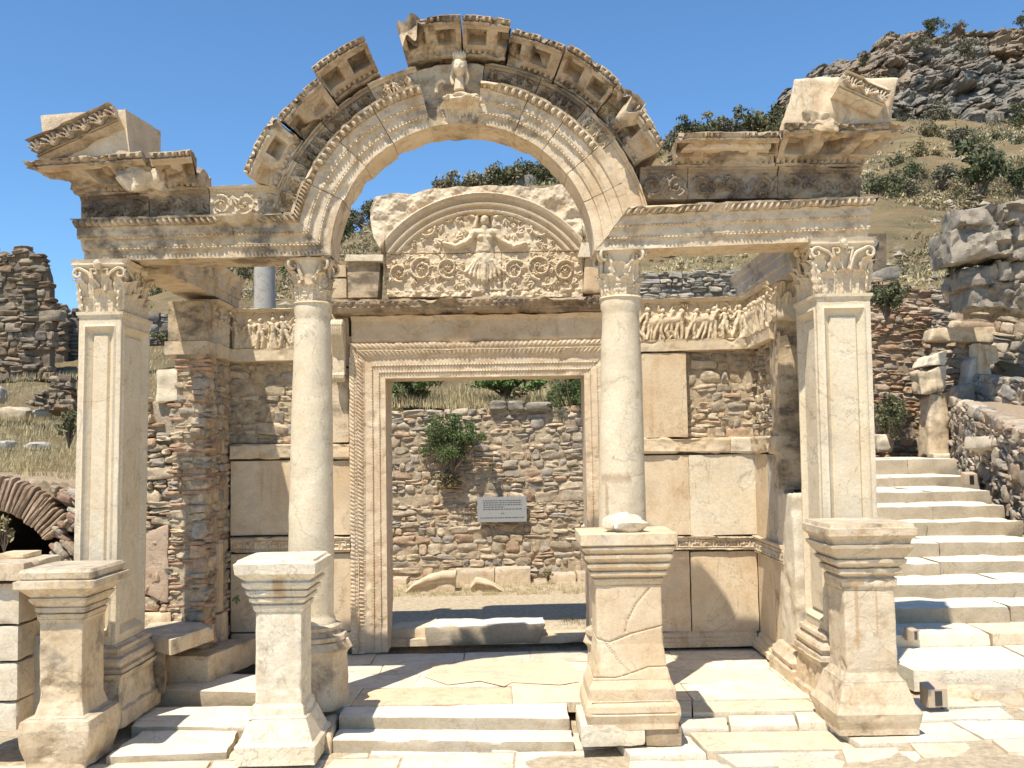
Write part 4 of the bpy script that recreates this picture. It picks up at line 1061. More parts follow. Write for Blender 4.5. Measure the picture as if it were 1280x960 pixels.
# tympanum ------------------------------------------------------------
cxT = X_(604, 300); X0, X1 = X_(463, 300), X_(733, 300)
outline = [(463, 372), (480, 372), (481, 345), (474, 310), (466, 298), (462, 275), (463, 258), (470, 246), (490, 243), (515, 243), (540, 237), (575, 234), (610, 233), (650, 233), (680, 236), (700, 231), (724, 230), (731, 250), (732, 300), (727, 335), (727, 372)]
def lunette():
    H = {}
    us = np.linspace(463, 732, 330); tv = np.interp(us, [463, 470, 490, 515, 540, 575, 610, 650, 680, 700, 724, 732], [262, 246, 243, 243, 237, 234, 233, 233, 236, 231, 231, 246])
    bv = np.interp(us, [463, 468, 476, 481, 483, 727, 728, 732], [275, 299, 312, 345, 371, 371, 338, 300])
    zt = np.array([Z_(u, v) for u, v in zip(us, tv)]); zb = np.array([Z_(u, v) for u, v in zip(us, bv)]); xs = np.array([X_(u, 300) for u in us])
    nb = 170
    Bq = np.linspace(0, 1, nb); X = np.repeat(xs[:, None], nb, 1); Zz = zb[:, None] + (zt - zb)[:, None] * Bq[None]
    cu, cv, Rm = 604.5, 398, 1.0
    px = 12.0 / 1200
    U = 640 + X / px; Cz = Z_(604, 398); cxx = X_(604.5, 398)
    r = np.sqrt((X - cxx) ** 2 + (Zz - Cz) ** 2) / px
    base = np.interp(r, [0, 134, 135.5, 138, 139, 143, 144, 147, 148, 152, 153, 158, 160, 170], [0, 0, .03, .035, .015, .015, .05, .055, .035, .04, .075, .095, .06, .045]) * 1.15
    zl = Z_(604, 316); zr = Z_(604, 362.5)
    lower = Zz < zl
    # below the springing the mouldings run down straight at the sides
    side = np.abs(X - cxx) / px
    edge = np.interp(side, [0, 116, 119, 124, 200], [0, 0, .03, .05, .05])
    base = np.where(lower, np.maximum(0, edge * 0 + np.interp(side - (zl - Zz) / px * .22, [0, 117, 119, 200], [0, 0, .025, .03])), base)
    def W(u, v): return (X_(u, v), Z_(u, v))
    S = []; rd = random.Random(5); h = .046
    def sp(u, v, R, a0, turns, sg): S.extend(acanthus(*W(u, v), R * px, sg, a0, h, turns, rd))
    # upper scrolls
    for u, v, R in ((532, 285, 18), (503, 303, 11), (677, 284, 18.5), (706, 301, 11), (559, 272, 10), (650, 272, 10)):
        sg = 1 if u < 604 else -1
        sp(u, v, R, pi * (1.2 if sg > 0 else -.2), 1.25, -sg)
        for q in range(4):
            a = rd.random() * 6.28; c = W(u + R * 1.05 * cos(a), v - R * 1.05 * sin(a)); S += leafspray(*c, a + rd.uniform(-.6, .6), R * .5 * px, h * .8, 3, .6, .2)
    # lower scrolls
    for i, (u, v, R) in enumerate(((499, 341, 12), (527, 337, 15.5), (560, 335, 14), (643, 338, 13.5), (675, 334, 16.5), (706, 339, 14))):
        sg = 1 if i % 2 else -1
        sp(u, v, R, sg * 1.2 + rd.uniform(-.5, .5), 1.3, sg)
        for q in range(5):
            a = q * .9 + rd.random() * .5; c = W(u + R * cos(a), v - R * sin(a)); S += leafspray(*c, a + .6 * sg, R * .45 * px, h * .8, 3, .5, .22)
    for q in range(150):
        u = rd.uniform(484, 724); v = rd.uniform(264, 360); rr0 = math.hypot(u - 604.5, v - 398)
        if v < 314 and rr0 > 128: continue
        if v > 314 and abs(u - 604.5) > 116 + (v - 316) * .05: continue
        if abs(u - 606) < 16: continue
        S += leafspray(*W(u, v), rd.random() * 6.28, rd.uniform(5, 8) * px, h * rd.uniform(.45, .75), 3, .6, .2)
    # torso with outspread arms, leaf skirt below
    hb = .085
    T = []
    T.append(([W(606, 277), W(606, 275)], 6.2 * px, hb * 1.25))
    T.append(([W(606, 285), W(606, 290)], 4.5 * px, hb))
    T.append(([W(598, 292), W(614, 292)], 6.5 * px, hb * .95)); T.append(([W(601, 298)], 5.5 * px, hb * 1.2)); T.append(([W(611, 298)], 5.5 * px, hb * 1.2))
    T.append(([W(606, 298), W(606, 312)], (10 * px, 10.5 * px), hb * .95)); T.append(([W(606, 310), W(606, 325)], (11 * px, 13 * px), hb * .8))
    for s in (-1, 1):
        T.append(([W(606 + s * 13, 291), W(606 + s * 20, 301), W(606 + s * 36, 309), W(606 + s * 50, 305)], (5.2 * px, 3 * px), hb * .9))
        T.append(([W(606 + s * 14, 272), W(606 + s * 24, 266), W(606 + s * 34, 274)], (3 * px, 2 * px), h))
        for q in range(5):
            a = q * .5 - .2
            T.append(([W(606 + s * (2 + q * 2.5), 326), W(606 + s * (4 + q * 4.2), 338), W(606 + s * (2 + q * 5.5), 352 - q * 3)], (2.2 * px, 2.8 * px), hb * rd.uniform(.5, .85)))
        T.append(([W(606 + s * 9, 272), W(606 + s * 12, 284)], (3 * px, 3.5 * px), h * 1.1))
    T.append(([W(606, 326), W(606, 350)], (5 * px, 3 * px), hb * .9))
    for q in range(-4, 5): T.append(([W(606 + q * 1.9, 268)], 2.6 * px, hb * 1.1))
    rel = np.maximum(strokes_height(X, Zz, S), strokes_height(X, Zz, T))
    m = ((r < 133) & ~lower) | (lower & (Zz > zr))
    hgt = base + np.where(m, rel + .008 * fbm2(X, Zz, 22, 2, 3), 0)
    rubz = lower & (Zz < zr)
    hgt = np.where(rubz, .01 + .028 * fbm2(X, Zz, 16, 4, 9), hgt)
    outer = r > 160
    hgt = np.where(outer & ~lower, .03 + .035 * fbm2(X, Zz, 7, 4, 4), hgt)
    hgt = hgt - .03 * np.exp(-((Zz - zl) / .006) ** 2) - .02 * (np.abs(X - X_(627, 340)) < .006) * lower
    hgt = hgt - .02 * np.clip(fbm2(X, Zz, 5, 3, 11) - .7, 0, 1)
    V = np.stack([X, YW - hgt, Zz], -1)
    mb = MB(); a, b = V.shape[:2]; mb.add(V.reshape(-1, 3), gridfaces(a, b))
    Vb = V.copy(); Vb[..., 1] = YW + .34
    for ring in ([(i, 0) for i in range(a)], [(i, b - 1) for i in range(a)][::-1], [(0, j) for j in range(b)][::-1], [(a - 1, j) for j in range(b)]):
        p = np.array([V[i, j] for i, j in ring]); q = np.array([Vb[i, j] for i, j in ring]); mb.add(np.stack([p, q], 1).reshape(-1, 3), gridfaces(len(p), 2)[:, ::-1])
    mb.add(Vb.reshape(-1, 3), gridfaces(a, b)[:, ::-1])
    return mb
tp(lunette(), 'tympanum', 'relief', 'pale arched lunette carved with a half figure among curling leaves')
def wblock(px4, Y, d, mat, seed, label=None, name='wall_block', rough=.008, rnd=.05, chip=.03, parent=None):
    return rough_block(px4, Y, d, mat, name, label, rough, seed, 5, .03, rnd, chip, parent)
wblock([(435, 372), (472, 372), (475, 327), (434, 327)], 11.92, .4, 'weathered', 150, 'dark stained block left of the lunette')
wblock([(430, 326), (478, 326), (479, 318), (433, 318)], 11.86, .45, 'white', 151)
wblock([(411, 372), (433, 372), (433, 348), (411, 348)], 12.1, .4, 'weathered_light', 152)
wblock([(411, 346), (433, 346), (432, 331), (413, 331)], 12.1, .4, 'cream', 153)
wblock([(729, 366), (752, 366), (752, 322), (731, 322)], 11.95, .4, 'cream', 154)
wblock([(722, 321), (760, 321), (760, 303), (727, 303)], 11.9, .45, 'white', 155)

# ---- wall facing, left bay
def facing(u0, u1, v0, v1, mat, seed, Y=YW, d=.13, label=None, g=.002, name='wall_panel'):
    um = (u0 + u1) / 2; vm = (v0 + v1) / 2
    return slab(X_(u0, vm, Y) + g, X_(u1, vm, Y) - g, Z_(um, v0, Y) + g, Z_(um, v1, Y) - g, Y, Y + d, mat, name, seed, rnd=.05, label=label, chip=.01)
def ledge(u0, u1, v0, v1, mat, seed, prof=None, orn=None, out=.05, label=None, dt=.03):
    um = (u0 + u1) / 2; z0, z1 = Z_(um, v0), Z_(um, v1); h = z1 - z0
    fr, L = line_frame((X_(u0, v0), YW, Z_(u0, v0)), (X_(u1, v0), YW, Z_(u1, v0)))
    prof = prof or [(0, out * .5), (h * .15, out), (h * .9, out), (h, out * .8)]
    mb = sweep(prof, fr, 0, L, dt=dt, dw=.012, orn=orn, rough=.005, chip=.025, seed=seed, back=[(h, -.12), (0, -.12)])
    return tp(mb, 'wall_band', mat, label)
def key_orn(t, x, L):      # running key pattern
    p = .15; q = (t / p) % 1; a = (x - .5) * 2
    e1 = (np.abs(np.abs(a) - .75) < .10) & (np.abs(q - .5) < .46)
    e2 = (np.abs(q - .06) < .05) | ((np.abs(q - .30) < .05) & (a < .3)) | ((np.abs(q - .55) < .05) & (a > -.3)) | ((np.abs(a) < .12) & (q > .3) & (q < .55)) | ((np.abs(a - .2) < .1) & (q > .6) & (q < .9))
    return np.where(e1 | (e2 & (np.abs(a) < .8)), .014, -.002)
def keyband(u0, u1, v0, v1, mat, seed, label=None):
    um = (u0 + u1) / 2; h = Z_(um, v1) - Z_(um, v0)
    return ledge(u0, u1, v0, v1, mat, seed, [(0, .03), (.02, .045), (.022, .03), (h - .045, .03), (h - .04, .05), (h - .01, .06), (h, .055)], {2: key_orn}, label=label, dt=.008)
facing(288, 362, 790, 692, 'cream', 160); facing(362, 440, 790, 692, 'cream', 161)
keyband(288, 438, 690, 671, 'cream', 162, 'key pattern band on the left wall')
facing(288, 366, 669, 576, 'cream', 163); facing(366, 439, 669, 576, 'cream', 164)
ledge(288, 437, 574, 555, 'cream', 165)
facing(415, 436, 553, 460, 'weathered_light', 166, label='upright slab between column and doorway'); facing(436, 441, 553, 420, 'cream', 167)
facing(411, 436, 458, 392, 'cream', 168)
facing(288, 440, 806, 792, 'cream', 169, Y=11.93, d=.2)
rb = MB(); rubble(rb, [P(286, 554, 12.10), P(418, 554, 12.10), P(418, 450, 12.10), P(286, 450, 12.10)], (.07, .15), (.10, .26), seed=21)
tp(rb, 'rubble_infill', 'stone', 'bare rubble patch high in the left bay')
# figure friezes
def fig_frieze(A, B, Ht, out, mat, seed, label, base=.16, long=True, rh=.06, walk=0.0, dep=.25):
    rd = random.Random(seed); fr, L = line_frame(A, B, out=out); St = []; x = .08
    while x < L - .02:
        St += figure(x, .0, Ht * rd.uniform(.80, .93), rh * rd.uniform(.85, 1.1), rd, rd.uniform(-.12, .12) + walk, long and rd.random() < .75); x += rd.uniform(.11, .165)
        if rd.random() < .35: St += leafspray(x - .07, .02, pi / 2, Ht * .5, rh * .5, 3, .35)
        if not long and rd.random() < .45:
            bx = x + .02; St += [([(bx - .10, Ht * .5), (bx + .10, Ht * .52)], (Ht * .17, Ht * .13), rh), ([(bx - .1, Ht * .4), (bx - .13, .0)], Ht * .05, rh * .8), ([(bx + .08, Ht * .4), (bx + .1, .0)], Ht * .05, rh * .8), ([(bx + .12, Ht * .58), (bx + .17, Ht * .75)], (Ht * .09, Ht * .07), rh)]
    for k in range(int(L / .018)):
        a = rd.uniform(0, L); b = rd.uniform(0, Ht * .95); an = rd.gauss(pi / 2, .6); l = rd.uniform(.03, .08); St.append(([(a, b), (a + l * cos(an), b + l * sin(an))], (.016, .009), rh * rd.uniform(.3, .8)))
    def rel(t, x_, l): return strokes_height(t, x_ * l, St) + .006 * fbm2(t, x_ * l, 25, 2, seed)
    prof = [(-base, .02), (-base + .01, .05), (-.02, .05), (0, .055), (.001, 0), (Ht, 0), (Ht + .012, .05), (Ht + .05, .07), (Ht + .055, .07)]
    mb = sweep(prof, fr, 0, L, dt=.010, dw=.010, orn={4: rel}, rough=.004, chip=.02, seed=seed, back=[(Ht + .055, -dep), (-base, -dep)])
    return tp(mb, 'frieze', mat, label)
hF = Z_(330, 391) - Z_(330, 436)
fig_frieze(P(290, 437, YW), P(413, 435, YW), hF, (0, -1, 0), 'relief', 201, 'frieze of standing draped figures behind the left column')
hR = Z_(880, 379) - Z_(880, 425)
fig_frieze(P(800, 426, YW), P(941, 422, YW), hR, (0, -1, 0), 'relief', 202, 'frieze of battling figures and a beast in the right bay', base=.15, long=False, rh=.07, walk=.1)
# ---- right bay facing
facing(803, 859, 547, 441, 'cream', 170, label='tall pale slab beside the right column', Y=11.97)
rb = MB(); rubble(rb, [P(856, 548, 12.10), P(946, 546, 12.10), P(946, 438, 12.10), P(856, 438, 12.10)], (.07, .14), (.10, .28), seed=22)
tp(rb, 'rubble_infill', 'stone', 'bare rubble patch high in the right bay')
ledge(796, 912, 567, 547, 'cream', 171, out=.055); ledge(912.5, 944, 567, 546, 'white', 172, out=.055)
facing(800, 862, 669, 569, 'cream', 173); facing(862, 947, 669, 568, 'white', 174, label='large pale slab in the right bay', Y=11.985)
keyband(800, 943, 687, 669, 'weathered_light', 175, 'key pattern band on the right wall')
facing(800, 863, 790, 689, 'cream', 176); facing(864, 948, 790, 689, 'cream', 177)
fr, L = line_frame(P(796, 808, YW), P(946, 805, YW)); hb_ = .17
BASEP = [(0, .12), (.06, .12), (.07, .09), (.10, .085), (.115, .05), (.15, .045), (hb_, .01)]
tp(sweep(BASEP, fr, 0, L, dt=.04, dw=.015, rough=.006, chip=.02, seed=178, back=[(hb_, -.1), (0, -.1)]), 'wall_base', 'cream')
# ---- right side wall (runs towards the viewer along X = 3.05)
XR = X_(945, 640)
def sidepanel(side, Y0, Y1, z0, z1, mat, seed, d=.13, dx=0.0, name='wall_panel', label=None):
    X = (XR if side > 0 else XLW) + dx
    x0, x1 = (X, X + d) if side > 0 else (X - d, X)
    return slab(x0, x1, z0 + .004, z1 - .004, min(Y0, Y1) + .004, max(Y0, Y1) - .004, mat, name, seed, rnd=.05, label=label)
za, zb_, zcc, zd, ze, zf = Z_(945, 806), Z_(945, 690), Z_(945, 669), Z_(945, 567), Z_(945, 546), Z_(945, 440)
sidepanel(1, 11.25, 12.0, za + .1, zb_, 'cream', 180); sidepanel(1, 10.75, 11.25, za + .1, zb_, 'weathered_light', 181)
sidepanel(1, 11.4, 12.0, zcc, zd, 'cream', 182); sidepanel(1, 10.75, 11.4, zcc, zd, 'grey', 183)
fr, L = line_frame((XR, 12.05, zb_), (XR, 10.75, zb_), out=(-1, 0, 0)); h = zcc - zb_
tp(sweep([(0, .03), (.02, .045), (.022, .03), (h - .045, .03), (h - .04, .05), (h - .01, .06), (h, .055)], fr, 0, L, dt=.008, dw=.012, orn={2: key_orn}, rough=.005, seed=184, back=[(h, -.1), (0, -.1)]), 'wall_band', 'weathered_light')
fr, L = line_frame((XR, 12.05, zd), (XR, 10.75, zd), out=(-1, 0, 0)); h = ze - zd
tp(sweep([(0, .03), (.03, .055), (h * .9, .055), (h, .045)], fr, 0, L, dt=.03, dw=.015, rough=.006, chip=.03, seed=185, back=[(h, -.1), (0, -.1)]), 'wall_band', 'weathered_light')
fr, L = line_frame((XR, 12.05, za), (XR, 10.6, za), out=(-1, 0, 0))
tp(sweep(BASEP, fr, 0, L, dt=.04, dw=.015, rough=.006, chip=.02, seed=186, back=[(hb_, -.1), (0, -.1)]), 'wall_base', 'cream')
rb = MB(); rubble(rb, [(XR + .07, 12.05, ze), (XR + .07, 10.78, ze), (XR + .07, 10.78, zf + .2), (XR + .07, 12.05, zf)], (.06, .11), (.07, .18), seed=23, prot=.06)
rb.merge(hexa(boxc(XR + .14, XR + .5, 10.8, 12.6, -.1, zf + .28), step=.12, rough=.02, tint=(.40, .34, .26)))
tp(rb, 'side_wall', 'stone', 'rubble side wall of the right bay')
fig_frieze((XR - .02, 12.0, Z_(941, 422)), (XR - .02, 10.85, Z_(941, 422)), hR, (-1, 0, 0), 'relief', 203, 'frieze of figures on the side wall of the right bay', base=.15, long=False, rh=.07)
# beam over the right side wall
Zb0 = CAM_H + 1.80
def sidebeam(x_in, sgn, seed, mat, z0, y0=9.96, y1=12.45):
    fr, L = line_frame((x_in, y1, z0), (x_in, y0, z0), out=(-sgn, 0, 0))
    tp(sweep([(0, 0), (.10, 0), (.11, .02), (.21, .02), (.22, .035), (.30, .04), (.31, .06), (.36, .08), (.37, .08)], fr, 0, L, dt=.03, dw=.014, rough=.006, chip=.02, seed=seed, back=[(.37, -.42), (0, -.42)]), 'side_beam', mat, 'beam running back over the %s side wall' % ('right' if sgn > 0 else 'left'))
sidebeam(X_(930, 360), 1, 190, 'grey', Zb0)
XLW = -3.56
sidebeam(XLW + .02, -1, 191, 'weathered_light', CAM_H + 1.88)
# right inner pier
slab(XR - .02, XR + .36, Z_(1000, 612, 10.72), Z_(1000, 395, 10.72), 10.70, 11.05, 'weathered', 'pier_slab', 192, label='shade-darkened slab beside the right pilaster')  # the beam's cast shade is put into the slab's darker marble
slab(XR + .18, XR + .75, Z_(1000, 700, 10.72), Z_(1000, 395, 10.72), 10.2, 10.70, 'weathered', 'pier_slab', 196)
mbq = hexa(boxc(XR - .02, XR + .36, 10.35, 10.95, 0.0, Z_(1000, 618, 10.4)), step=.03, rough=.025, rscale=6, seed=193, chip=.08, rnd=.2, tint=None)
tp(mbq, 'pier_stump', 'white', 'broken whitish stump of a pier at the right wall')
tp(stack(XR + .15, 10.62, .20, .34, [(-.05, .10), (.12, .10), (.14, .07), (.2, .09), (.24, .05), (.30, .02)], rough=.01, chip=.06, seed=194), 'pier_base', 'weathered_light')
# broken capital on it
cp = MB(); cz0 = Z_(985, 397, 10.6); cz1 = Z_(985, 332, 10.6); ccx = X_(985, 360, 10.6)
cp.merge(hexa(boxc(ccx - .12, ccx + .2, 10.62, 11.0, cz0 - .02, cz1), step=.03, rough=.02, rscale=7, seed=195, chip=.06))
for k in range(6):
    leaf(cp, (ccx - .14 + .065 * k, 10.63, cz0 + .02 + .12 * (k % 2)), (0, 0, 1), (0, -1, 0), .28, .12, .35, seed=k)
for k in range(3): leaf(cp, (ccx - .13, 10.7 + .1 * k, cz0 + .02 + .12 * (k % 2)), (0, 0, 1), (-1, 0, 0), .28, .12, .35, seed=k + 9)
tp(cp, 'capital', 'relief', 'broken inner capital by the right pilaster')

# ---- left side wall
YE = 11.1
zLt = Z_(290, 440, 12.0)
rb = MB()
rubble(rb, [(XLW, YE, .25), (XLW, 12.1, .25), (XLW, 12.1, zLt), (XLW, YE, zLt)][0:4], (.07, .15), (.10, .28), seed=24, brick=.22, prot=.035)
lw = XLW - P(172, 640, YE)[0]
zE1 = P(230, 462, YE)[2]
rubble(rb, [(XLW - .98, YE, .12), (XLW - .02, YE, .12), (XLW - .02, YE, zE1), (XLW - .98, YE, zE1 - .35)], (.07, .15), (.09, .26), seed=25, brick=.10, prot=.035, depth=.2, mask=lambda s, t: s < .64 and t < .93 + .1 * sin(9 * s))
rubble(rb, [(XLW - .40, YE, .12), (XLW - .0, YE, .12), (XLW - .0, YE, zLt), (XLW - .34, YE, zLt)], (.06, .13), (.10, .24), seed=26, brick=.36, prot=.035, depth=.2)
rb.merge(hexa(boxc(XLW - .95, XLW - .03, YE + .06, 12.6, 0, zE1 - .35), step=.08, rough=.03, tint=(.40, .34, .26)))
rb.merge(hexa(boxc(XLW - .36, XLW - .03, YE + .06, 12.6, zE1 - .5, zLt), step=.08, rough=.03, tint=(.40, .34, .26)))
tp(rb, 'side_wall', 'stone', 'broken rubble and brick wall end at the left')
pb = hexa([(XLW - .80, YE - .03, .95), (XLW - .40, YE - .03, .80), (XLW - .40, YE + .2, .80), (XLW - .80, YE + .2, .95), (XLW - .72, YE - .03, 1.55), (XLW - .40, YE - .03, 1.72), (XLW - .40, YE + .2, 1.72), (XLW - .72, YE + .2, 1.55)], step=.03, rough=.02, rscale=5, seed=27)
tp(pb, 'plaster_patch', 'plaster', 'remnant of pinkish plaster')
wblock([(193, 503), (222, 500), (221, 461), (196, 463)], YE - .02, .3, 'white', 197, 'whitish block on top of the ruined wall end', rough=.02, rnd=.2)
for k, (uu, w_, za_, zb2) in enumerate(((206, 7, 640, 560),)):
    pass
# frieze blocks over it
zf0, zf1 = P(230, 443, YE - .05)[2], P(230, 376, YE - .05)[2]
zfm = P(230, 426, YE - .05)[2]
slab(XLW - .42, XLW + .0, zfm, zf1, YE - .03, YE + .3, 'weathered', 'frieze_block', 198, label='shade-darkened plain block end above the left wall')  # shade on this end face painted in with a darker marble
slab(XLW - .45, XLW + .04, zf0, zfm - .004, YE - .06, YE + .3, 'weathered_light', 'frieze_block', 199)
fig_frieze((XLW + .02, YE + .25, zfm + .0), (XLW + .02, 12.0, Z_(292, 437)), hF + .02, (1, 0, 0), 'weathered_light', 204, 'worn figure frieze on the left side wall', base=.16, rh=.035, dep=.4)
# slender upright left standing against the side wall
slab(XLW - .02, XLW + .05, .62, 1.42, YE + .42, YE + .56, 'cream', 'pier_slab', 205, rough=.01); slab(XLW - .03, XLW + .09, .25, .60, YE + .38, YE + .62, 'weathered_light', 'pier_slab', 206, rough=.015, rnd=.2)
# ================================================================ GROUND, STREET, FLOOR
def street_z(x): return np.interp(x, [-6, -2, 1, 3.3, 6], [-.255, -.235, -.18, -.07, .0])
gx = np.concatenate([np.linspace(-900, -30, 12), np.linspace(-28, 28, 150), np.linspace(30, 900, 12)]); gy = np.concatenate([np.linspace(-200, -6, 12), np.linspace(-5, 30, 110), np.linspace(34, 1200, 20)])
GX, GY = np.meshgrid(gx, gy, indexing='ij')
def base_ground(X, Y):
    z = street_z(X) - .008 + .02 * fbm2(X, Y, 1.5, 3, 4)
    z = z + np.clip((Y - 12.5) / .3, 0, 1) * (.13 - z) * (np.abs(X) < 4.2) + np.where(np.abs(X) >= 4, np.clip((Y - 11) / 3, 0, 1) * .4, 0)
    return z
g = MB(); GZ = base_ground(GX, GY)
g.add(np.stack([GX, GY, GZ], -1).reshape(-1, 3), gridfaces(len(gx), len(gy)), np.stack([np.full(GX.size, .52), np.full(GX.size, .43), np.full(GX.size, .31)], 1))
tag(g.build('ground', M['soil']), kind='structure')
def paving(name, mat, x0, x1, y0, y1, zf, seed, row=(.35, .6), wid=(.5, 1.3), th=.10, gap=.010, skew=.05, jit=.012, cols=None, keep=None, step=.08, rough=.006):
    """individual paving slabs collected in one ground surface"""
    rd = random.Random(seed); mb = MB(); y = y0; k = 0
    while y < y1 - .05:
        h = min(rd.uniform(*row), y1 - y); x = x0 - rd.random() * .5; sk0 = rd.uniform(-skew, skew)
        while x < x1:
            w_ = rd.uniform(*wid); sk1 = rd.uniform(-skew, skew)
            xa, xb = max(x, x0), min(x + w_, x1)
            if xb - xa > .08 and (keep is None or keep((xa + xb) / 2, y + h / 2)):
                z = zf((xa + xb) / 2, y + h / 2) + rd.uniform(-jit, jit)
                c = np.array(rd.choice(cols or [(1, 1, 1)])) * rd.uniform(.86, 1.06)
                tl = rd.uniform(-.008, .008); ga = gap * rd.uniform(.5, 1.6)
                c8 = [(xa + ga + sk0, y + ga, z - th), (xb - ga + sk1, y + ga, z - th), (xb - ga - sk1, y + h - ga, z - th), (xa + ga - sk0, y + h - ga, z - th),
                      (xa + ga + sk0, y + ga, z), (xb - ga + sk1, y + ga, z + tl), (xb - ga - sk1, y + h - ga, z + tl), (xa + ga - sk0, y + h - ga, z)]
                mb.merge(hexa(c8, step=step, rough=rough, rscale=4, seed=seed + k, rnd=.07, chip=.03, tint=c)); k += 1
            x += w_; sk0 = -sk1 if False else sk1
        y += h
    return mb
PC = [(1.08, 1.05, 1.0), (1, .98, .93), (.96, .92, .85), (1.1, 1.1, 1.06), (1.0, .92, .82), (.94, .95, .95)]
M['pav_t'] = marble('street_marble', (.76, .70, .58), (.70, .62, .49), (.55, .42, .28), .4, vein=.2, grain=.6, tint=True)
M['flo_t'] = marble('temple_floor_marble', (.76, .68, .54), (.71, .60, .45), (.58, .38, .24), .5, vein=.15, grain=.4, tint=True)
zst = lambda x, y: float(street_z(np.array(x)))
st = paving('street', 'paving', -7.5, 9, 3.4, 9.25, zst, 301, (.4, .75), (.5, 1.2), cols=PC, gap=.014, jit=.012, keep=lambda x, y: not (x > .9 and y > 8.0 and x < 4.5))
tag(st.build('street', M['pav_t']), kind='structure')
# floor of the porch
fl = paving('floor', 'floor', X_(300, 860, 9.3) + .0, 3.0, 9.62, 12.02, lambda x, y: 0.0, 302, (.45, .7), (.8, 1.8), cols=PC, gap=.003, jit=.004, skew=.02)
tag(fl.build('porch_floor', M['flo_t']), kind='structure')
# patch of pinkish mortar
pm = MB(); pa = [PZ(u, v, .007) for u, v in ((545, 829), (600, 822), (700, 824), (712, 830), (722, 838), (724, 852), (700, 856), (640, 853), (630, 858), (600, 851), (560, 856), (530, 846))]
pm.add(np.array(pa), [list(range(len(pa)))]); tag(pm.build('mortar_patch', M['mortar']), kind='structure')
# entrance paving right of the cracked pedestal, rising to the temple floor
ent = paving('e', '', .9, 4.6, 7.95, 9.62, lambda x, y: (lambda q: (zst(x, y) + .015) * (1 - q) + q * -.006)(min(1, max(0, (y - 8.3) / 1.2))), 303, (.36, .55), (.5, 1.3), cols=PC, gap=.008, jit=.008)
tag(ent.build('entrance_paving', M['pav_t']), kind='structure')
# ---- centre steps: worn long slabs
def step_slab(px_front, zt, zb, yback, name, mat, seed, label, group=None, parent=None, wave=.02, Y=None):
    """px_front: (u0,v0,u1,v1) top front edge; zt top height"""
    u0, v0, u1, v1 = px_front
    A = PZ(u0, v0, zt); B = PZ(u1, v1, zt)
    c8 = [(A[0], A[1], zb), (B[0], B[1], zb), (B[0], yback, zb), (A[0], yback, zb), (A[0], A[1], zt), (B[0], B[1], zt), (B[0], yback, zt), (A[0], yback, zt)]
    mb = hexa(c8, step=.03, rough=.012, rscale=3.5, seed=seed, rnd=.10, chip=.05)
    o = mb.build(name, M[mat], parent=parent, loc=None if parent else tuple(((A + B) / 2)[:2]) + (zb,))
    if not parent: tag(o, label, 'step', group)
    elif label: o['label'] = label
    return o
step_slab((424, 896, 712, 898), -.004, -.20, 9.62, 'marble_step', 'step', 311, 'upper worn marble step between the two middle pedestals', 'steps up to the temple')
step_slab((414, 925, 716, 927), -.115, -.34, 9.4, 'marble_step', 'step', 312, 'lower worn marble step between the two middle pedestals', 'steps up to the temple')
# ---- left steps and big blocks
def free_block(c8, name, mat, label, cat, seed, group=None, rough=.012, step=.035, rnd=.07, chip=.05, rscale=4):
    mb = hexa(c8, step=step, rough=rough, rscale=rscale, seed=seed, rnd=rnd, chip=chip); c = np.array(c8, float)
    return tag(mb.build(name, M[mat], loc=(c[:, 0].mean(), c[:, 1].mean(), c[:, 2].min())), label, cat, group)
def topquad(pts, zt, zb):
    """block from its top outline in pixels (front-left, front-right, back-right, back-left) at height zt"""
    T = [PZ(u, v, zt) for u, v in pts]; return [(p[0], p[1], zb) for p in T] + [(p[0], p[1], zt) for p in T]
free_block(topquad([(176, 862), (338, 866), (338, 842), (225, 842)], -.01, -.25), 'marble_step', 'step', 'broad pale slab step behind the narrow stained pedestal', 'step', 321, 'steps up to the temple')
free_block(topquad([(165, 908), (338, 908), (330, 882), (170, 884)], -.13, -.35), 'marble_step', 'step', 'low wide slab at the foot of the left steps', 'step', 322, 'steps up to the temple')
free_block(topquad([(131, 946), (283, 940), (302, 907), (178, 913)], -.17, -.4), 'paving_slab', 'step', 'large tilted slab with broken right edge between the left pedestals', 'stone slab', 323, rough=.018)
free_block(topquad([(206, 820), (260, 820), (322, 797), (264, 799)], .28, -.02), 'marble_block', 'weathered_light', 'long low block leading to the left wall, lower one', 'stone block', 324)
free_block(topquad([(174, 790), (214, 800), (268, 781), (205, 764)], .60, .44), 'marble_block', 'weathered_light', 'thick sloping block at the foot of the rubble wall end', 'stone block', 325)
free_block(topquad([(174, 794), (206, 797), (212, 780), (176, 778)], .585, -.0), 'marble_block', 'dark', 'shaded upright block behind the left pilaster', 'stone block', 326)  # dark marble puts the block's shade into its colour
free_block(topquad([(172, 768), (214, 766), (205, 748), (172, 748)], .70, .3), 'marble_block', 'cream', 'small block with a broken corner under the rubble wall', 'stone block', 327)
free_block(topquad([(189, 841), (221, 842), (224, 832), (196, 832)], .09, -.02), 'rubble_stone', 'weathered_light', 'small square stone beside the left steps', 'stone', 328)
free_block(topquad([(222, 827), (235, 828), (236, 818), (224, 818)], .20, -.02), 'rubble_stone', 'weathered_light', 'little upright stone beside the left steps', 'stone', 329)
free_block(topquad([(386, 914), (414, 918), (424, 892), (400, 886)], -.05, -.3), 'marble_block', 'cream', 'small upright block between pedestal and centre steps', 'stone block', 330, rnd=.25)
